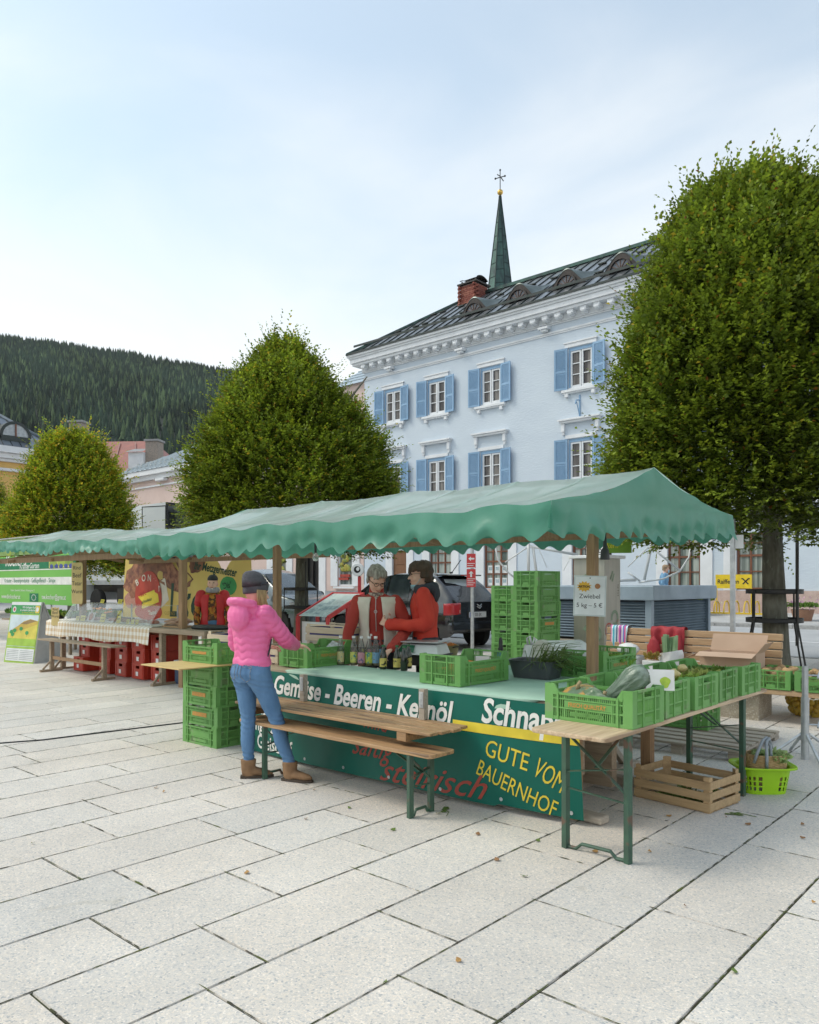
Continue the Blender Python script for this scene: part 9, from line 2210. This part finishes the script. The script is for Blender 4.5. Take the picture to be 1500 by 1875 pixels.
# steel cabinet with green and red emblem
cab = empty('steel_cabinet', (-5.42, 10.32, 0.13), 0, 'tall brushed steel cabinet with faded green and red emblems behind the stall post', 'cabinet')
m_ss = M('brushed_steel', (0.44, 0.42, 0.36), (0.38, 0.37, 0.32), rough=0.42, metal=0.55, scale=2, stretch=(8, 8, 0.4))
b = MB(); b.bx(-0.50, 0, 0, 0.50, 0, 1.86, 0)
e1, e2 = M('emblem_green', (0.24, 0.32, 0.22)), M('emblem_red', (0.55, 0.12, 0.08))
def onr(u, v): return (0.003, u, v)
b.add([onr(*q) for q in ((0.16, 1.55), (0.20, 1.55), (0.28, 1.68), (0.24, 1.68))], [(0, 1, 2, 3)], 1); b.add([onr(*q) for q in ((0.22, 1.52), (0.26, 1.52), (0.32, 1.64), (0.28, 1.64))], [(0, 1, 2, 3)], 1)
def ringp(f, cu, cv, r0, r1, a0, a1, m, n=24):
    vs = []
    for k in range(n + 1): a = a0 + (a1 - a0) * k / n; vs += [f(cu + r0 * math.cos(a), cv + r0 * math.sin(a)), f(cu + r1 * math.cos(a), cv + r1 * math.sin(a))]
    b.add(vs, [(2 * k, 2 * k + 1, 2 * k + 3, 2 * k + 2) for k in range(n)], m)
ringp(onr, 0.14, 0.80, 0.095, 0.115, R(-60), R(150), 2); ringp(onr, 0.14, 0.80, 0.09, 0.105, R(150), R(300), 2); b.add([onr(*q) for q in ((0.09, 0.76), (0.105, 0.75), (0.15, 0.90), (0.14, 0.91))], [(0, 1, 2, 3)], 2)
ringp(onr, 0.32, 0.98, 0.07, 0.12, R(-120), R(200), 1); ringp(onr, 0.30, 0.50, 0.06, 0.11, R(-30), R(230), 1)
ringp(lambda u, v: (-0.25 + u, -0.003, v), 0.0, 1.50, 0.08, 0.14, R(0), R(250), 1); ringp(lambda u, v: (-0.25 + u, -0.003, v), 0.05, 0.75, 0.10, 0.16, R(-90), R(160), 1)
b.text('wasserwerk', 0.085, lambda u, v: (0.004, 0.44 - v, 0.45 + u), 2, spacing=1.25); b.text('stadt', 0.07, lambda u, v: (0.004, 0.44 - v, 1.30 + u), 3, spacing=1.3)
b.build('body', [m_ss, e1, e2, m_ink], cab)
b = MB(); b.bx(-0.56, 0.06, -0.06, 0.56, 1.862, 1.91); b.build('lid', m_wplast, cab, bevel=0.008)
b = MB(); b.bx(-0.60, -0.22, 0.52, 0.53, 1.93, 2.07, 0); b.bx(-0.58, -0.24, 0.512, 0.519, 1.945, 2.055, 1); b.text('RAD', 0.085, lambda u, v: (-0.48 + u, 0.508, 1.965 + v), 0, bold=0.002); b.blob((-0.53, 0.508, 2.0), (0.03, 0.002, 0.022), 8, 5, m=0); b.bar((-0.4, 0.55, 0), (-0.4, 0.55, 2.0), 0.04, m=0)
o = b.build('cycle_sign', [m_iron, m_wplast], loc=(-5.42, 10.32, 0.13)); tag(o, 'white cycle path sign showing behind the steel cabinet', 'sign')
p = at_d(1118, 998, 12.5); b = MB(); b.bx(-0.33, 0.33, -0.01, 0.01, -0.13, 0.30, 0); b.blob((0.22, -0.012, 0.16), (0.10, 0.003, 0.08), 10, 6, 0.2, 3, m=1); b.text('Kürbiskern', 0.12, lambda u, v: (-0.31 + u, -0.013, -0.05 + v), 1, wide=0.8); b.bar((0.0, 0.02, -1.9), (0.0, 0.02, -0.1), 0.04, m=2)
o = b.build('green_sign', [M('sign_green', (0.14, 0.30, 0.02)), M('sign_yellow', (0.65, 0.55, 0.03)), m_iron], loc=p); o.rotation_euler = (0, 0, R(30)); tag(o, 'small green and yellow sign under the right awning edge', 'sign')
# louvred kiosk with white hoop frame
kx0, kx1, ky0, ky1 = -9.35, -6.32, 13.8, 16.6; kz = rise(13.8) - 0.05
ks = empty('louvred_kiosk', ((kx0 + kx1) / 2, (ky0 + ky1) / 2, kz), 0, 'low blue grey louvred metal enclosure on a concrete plinth', 'enclosure'); KO = ((kx0 + kx1) / 2, (ky0 + ky1) / 2, kz)
m_kb = M('kiosk_blue', (0.30, 0.38, 0.45), (0.22, 0.29, 0.35), rough=0.4, metal=0.25, scale=2, bump=0.05)
b = MB(); b.bx(kx0 - 0.3, kx1 + 0.3, ky0 - 0.3, ky1 + 0.3, kz, kz + 0.32); part(b, 'plinth', m_conc, ks, KO, bevel=0.02)
b = MB(); b.bx(kx0 + 0.12, kx1 - 0.12, ky0 + 0.12, ky1 - 0.12, kz + 0.321, kz + 1.1, 1)
for k in range(13):
    z = kz + 0.40 + 0.055 * k
    b.box(((kx0 + kx1) / 2, ky0 + 0.03, z), (kx1 - kx0 - 0.1, 0.09, 0.012), Matrix.Rotation(R(35), 3, 'X'), 0); b.box((kx1 - 0.03, (ky0 + ky1) / 2, z), (0.09, ky1 - ky0 - 0.1, 0.012), Matrix.Rotation(R(35), 3, 'Y'), 0)
for x, y in ((kx0, ky0), (kx1, ky0), (kx1, ky1), (kx1 - 1.5, ky0)): b.bx(x - 0.06, x + 0.06, y - 0.06, y + 0.06, kz + 0.322, kz + 1.12, 0)
part(b, 'louvres', [m_kb, m_iron], ks, KO)
b = MB(); b.bx(kx0 - 0.16, kx1 + 0.16, ky0 - 0.16, ky1 + 0.16, kz + 1.121, kz + 1.40); part(b, 'lid', m_kb, ks, KO, bevel=0.02)
hp = empty('hoop_frame', (KO[0], KO[1], kz + 1.40), 0, 'white tubular hoop frame standing on the louvred enclosure', 'frame')
b = MB(); HO = (KO[0], KO[1], kz + 1.40)
def pxk(px, py, t=16.0): q = at_d(px, py, t); return (q.x - HO[0], q.y - HO[1], max(q.z - HO[2], 0.0))
for seq, r_ in ((((968, 985), (968, 1058)), 0.03), (((976, 1000), (984, 1060)), 0.028), (((970, 1000), (1058, 1016)), 0.028), (((1196, 985), (1180, 1062)), 0.03), (((1190, 1000), (1246, 1045)), 0.022), (((905, 992), (912, 1025), (930, 1048), (948, 1062)), 0.018), (((1267, 985), (1262, 1020), (1245, 1046), (1215, 1060), (1170, 1067)), 0.018), (((965, 1003), (925, 1030)), 0.015), (((1150, 1048), (1172, 1064)), 0.02), (((1187, 1002), (1150, 1038)), 0.012), (((985, 1000), (1002, 1040)), 0.006), (((1050, 1012), (1032, 1045)), 0.006), (((1165, 1062), (1060, 1066)), 0.03)):
    b.tube([pxk(x, y) for x, y in seq], r_, 8)
b.build('tubes', m_wplast, hp, smooth=True)
# tree guards
def guard(x, y, label, rad=0.34):
    g = empty('tree_guard', (x, y, rise(y)), R(20), label, 'tree guard')
    for z in (1.30, 0.86):
        b = MB(); ring = [(rad * math.cos(a), rad * math.sin(a), z) for a in np.linspace(0, 2 * math.pi, 32, endpoint=False)]
        b.tube([(p[0], p[1], z - 0.025) for p in ring], 0.012, 6, False, closed=True); b.tube([(p[0], p[1], z + 0.025) for p in ring], 0.012, 6, False, closed=True)
        b.lathe([(rad, z - 0.03), (rad + 0.008, z - 0.03), (rad + 0.008, z + 0.03), (rad, z + 0.03), (rad, z - 0.03)], n=32); b.build('hoop', m_iron, g, smooth=40)
    for k in range(4):
        a = R(45 + 90 * k); c, s = math.cos(a) * rad, math.sin(a) * rad; b = MB(); top = 1.33 if k != 3 else 1.95
        b.tube([(c * 1.5, s * 1.5, 0.0), (c * 1.04, s * 1.04, 0.84), (c * 1.04, s * 1.04, top)], 0.014, 8); b.build('upright', m_iron, g)
guard(-3.78, 12.67, 'black hooped metal guard around the trunk of the right tree', 0.40); guard(-14.6, 12.35, 'black hooped metal guard around the trunk of the middle tree', 0.40)
# slim grey pole with a paper tag, right of the stall
p = at_d(1342, HZ, 10.4); pl = empty('metal_pole', (p.x, p.y, rise(p.y)), 0, 'slim grey metal pole with a white tag beside the right tree', 'pole')
b = MB(); b.bx(-0.028, 0.028, -0.028, 0.028, 0, 2.35); b.build('pole', m_galv, pl, bevel=0.004); b = MB(); b.bx(0.03, 0.14, -0.002, 0.002, 1.95, 2.13); b.build('tag', m_wplast, pl)
# cycle rack with sign
rk = empty('cycle_rack', (-8.95, 25.3, rise(25.3) + 0.07), 0, 'yellow cycle rack with a yellow bank sign in front of the blue house', 'cycle rack')
m_yr = M('rack_yellow', (0.72, 0.50, 0.04), (0.66, 0.45, 0.03), rough=0.4)
b = MB()
for k in range(9):
    x = -1.25 + 0.31 * k
    b.tube([(x, -0.35, 0.02), (x, -0.33, 0.25), (x, -0.22, 0.40), (x, -0.05, 0.42), (x, 0.10, 0.32), (x, 0.15, 0.02)], 0.022, 8)
for y in (-0.35, 0.15): b.bar((-1.35, y, 0.03), (1.35, y, 0.03), 0.05, 0.04)
b.build('hoops', m_yr, rk, smooth=40)
b = MB(); b.tube([(-0.36, 0.0, 0.0), (-0.36, 0, 1.24)], 0.025, 8); b.tube([(0.72, 0.0, 0.0), (0.72, 0, 1.24)], 0.025, 8); b.build('sign_posts', m_yr, rk, smooth=40)
b = MB(); b.bx(-0.38, 0.74, -0.05, -0.032, 0.82, 1.26, 0); b.text('Raiffeisen', 0.2, lambda u, v: (-0.32 + u, -0.054, 0.97 + v), 1, fit=0.68, bold=0.003)
for a in (45, -45): b.box((0.56, -0.054, 1.04), (0.24, 0.003, 0.04), Matrix.Rotation(R(a), 3, 'Y'), 1)
for sx in (-1, 1): b.bx(0.56 + sx * 0.10 - 0.03, 0.56 + sx * 0.10 + 0.03, -0.0555, -0.051, 1.11, 1.145, 1)
b.build('sign_board', [M('bank_yellow', (0.80, 0.58, 0.03), rough=0.4), m_ink], rk)
# flower tubs along the house, shrubs
def flower_tub(px, t, label, sc=1.0, col=(0.14, 0.24, 0.05), pot=(0.30, 0.16, 0.10), fl=(0.72, 0.65, 0.62), seed=1, n=420):
    p = at_d(px, HZ, t); g = empty('flower_tub', (p.x, p.y, rise(p.y) + (0.07 if p.y > 21.8 else 0)), 0, label, 'flower tub')
    b = MB(); b.lathe([(0, 0), (0.30 * sc, 0), (0.40 * sc, 0.42 * sc), (0.36 * sc, 0.42 * sc), (0, 0.36 * sc)], n=18); b.build('tub', M('tub%d' % seed, pot, rough=0.8), g, smooth=40)
    lf = leafy('leaves', None, None, (0, 0, 0.5 * sc), n, 0.16 * sc, col, spread=0.27 * sc, seed=seed, up=0.7); lf.parent = g
    rg = np.random.default_rng(seed); k = 70; P = np.stack([rg.normal(0, 0.3 * sc, k), rg.normal(0, 0.3 * sc, k), rg.uniform(0.45, 0.85, k) * sc], 1); D = rg.normal(0, 1, (k, 3)); D /= np.linalg.norm(D, axis=1, keepdims=True); Sd = np.cross(D, rg.normal(0, 1, (k, 3))); Sd /= np.linalg.norm(Sd, axis=1, keepdims=True)
    cc = np.array(fl)[None] * rg.uniform(0.8, 1.1, (k, 1)); leaves_mesh('blossoms', P, D, Sd, np.full(k, 0.09 * sc), np.full(k, 0.09 * sc), cc.astype(np.float32), g, m_leaf)
flower_tub(1277, 24.5, 'tub of pale green plants beside the louvred enclosure', 0.9, (0.22, 0.28, 0.06), (0.20, 0.11, 0.06), (0.55, 0.6, 0.4), 3)
flower_tub(1470, 21.5, 'tub of pink and white flowers right of the right tree', 0.75, seed=5, fl=(0.62, 0.38, 0.48))
flower_tub(1452, 25.4, 'taller tub of white flowers against the blue wall at right', 1.15, seed=7)
flower_tub(900, 27.0 * 0.97, 'tub with red flowers half hidden behind the black car', 0.9, seed=9, fl=(0.65, 0.12, 0.06), pot=(0.25, 0.33, 0.40))
flower_tub(545, 31.0, 'dark planted tub before the pink house behind the lectern', 0.8, seed=12)
# street lamp arm at right
b = MB(); p = at_d(1460, 1100, 16.0); b.tube([(0, 0, 0), (0, 0, 2.6)], 0.035, 8)
o = b.build('slender_post', m_iron, loc=(p.x, p.y, rise(p.y))); tag(o, 'thin dark post standing behind the right tree trunk', 'post')
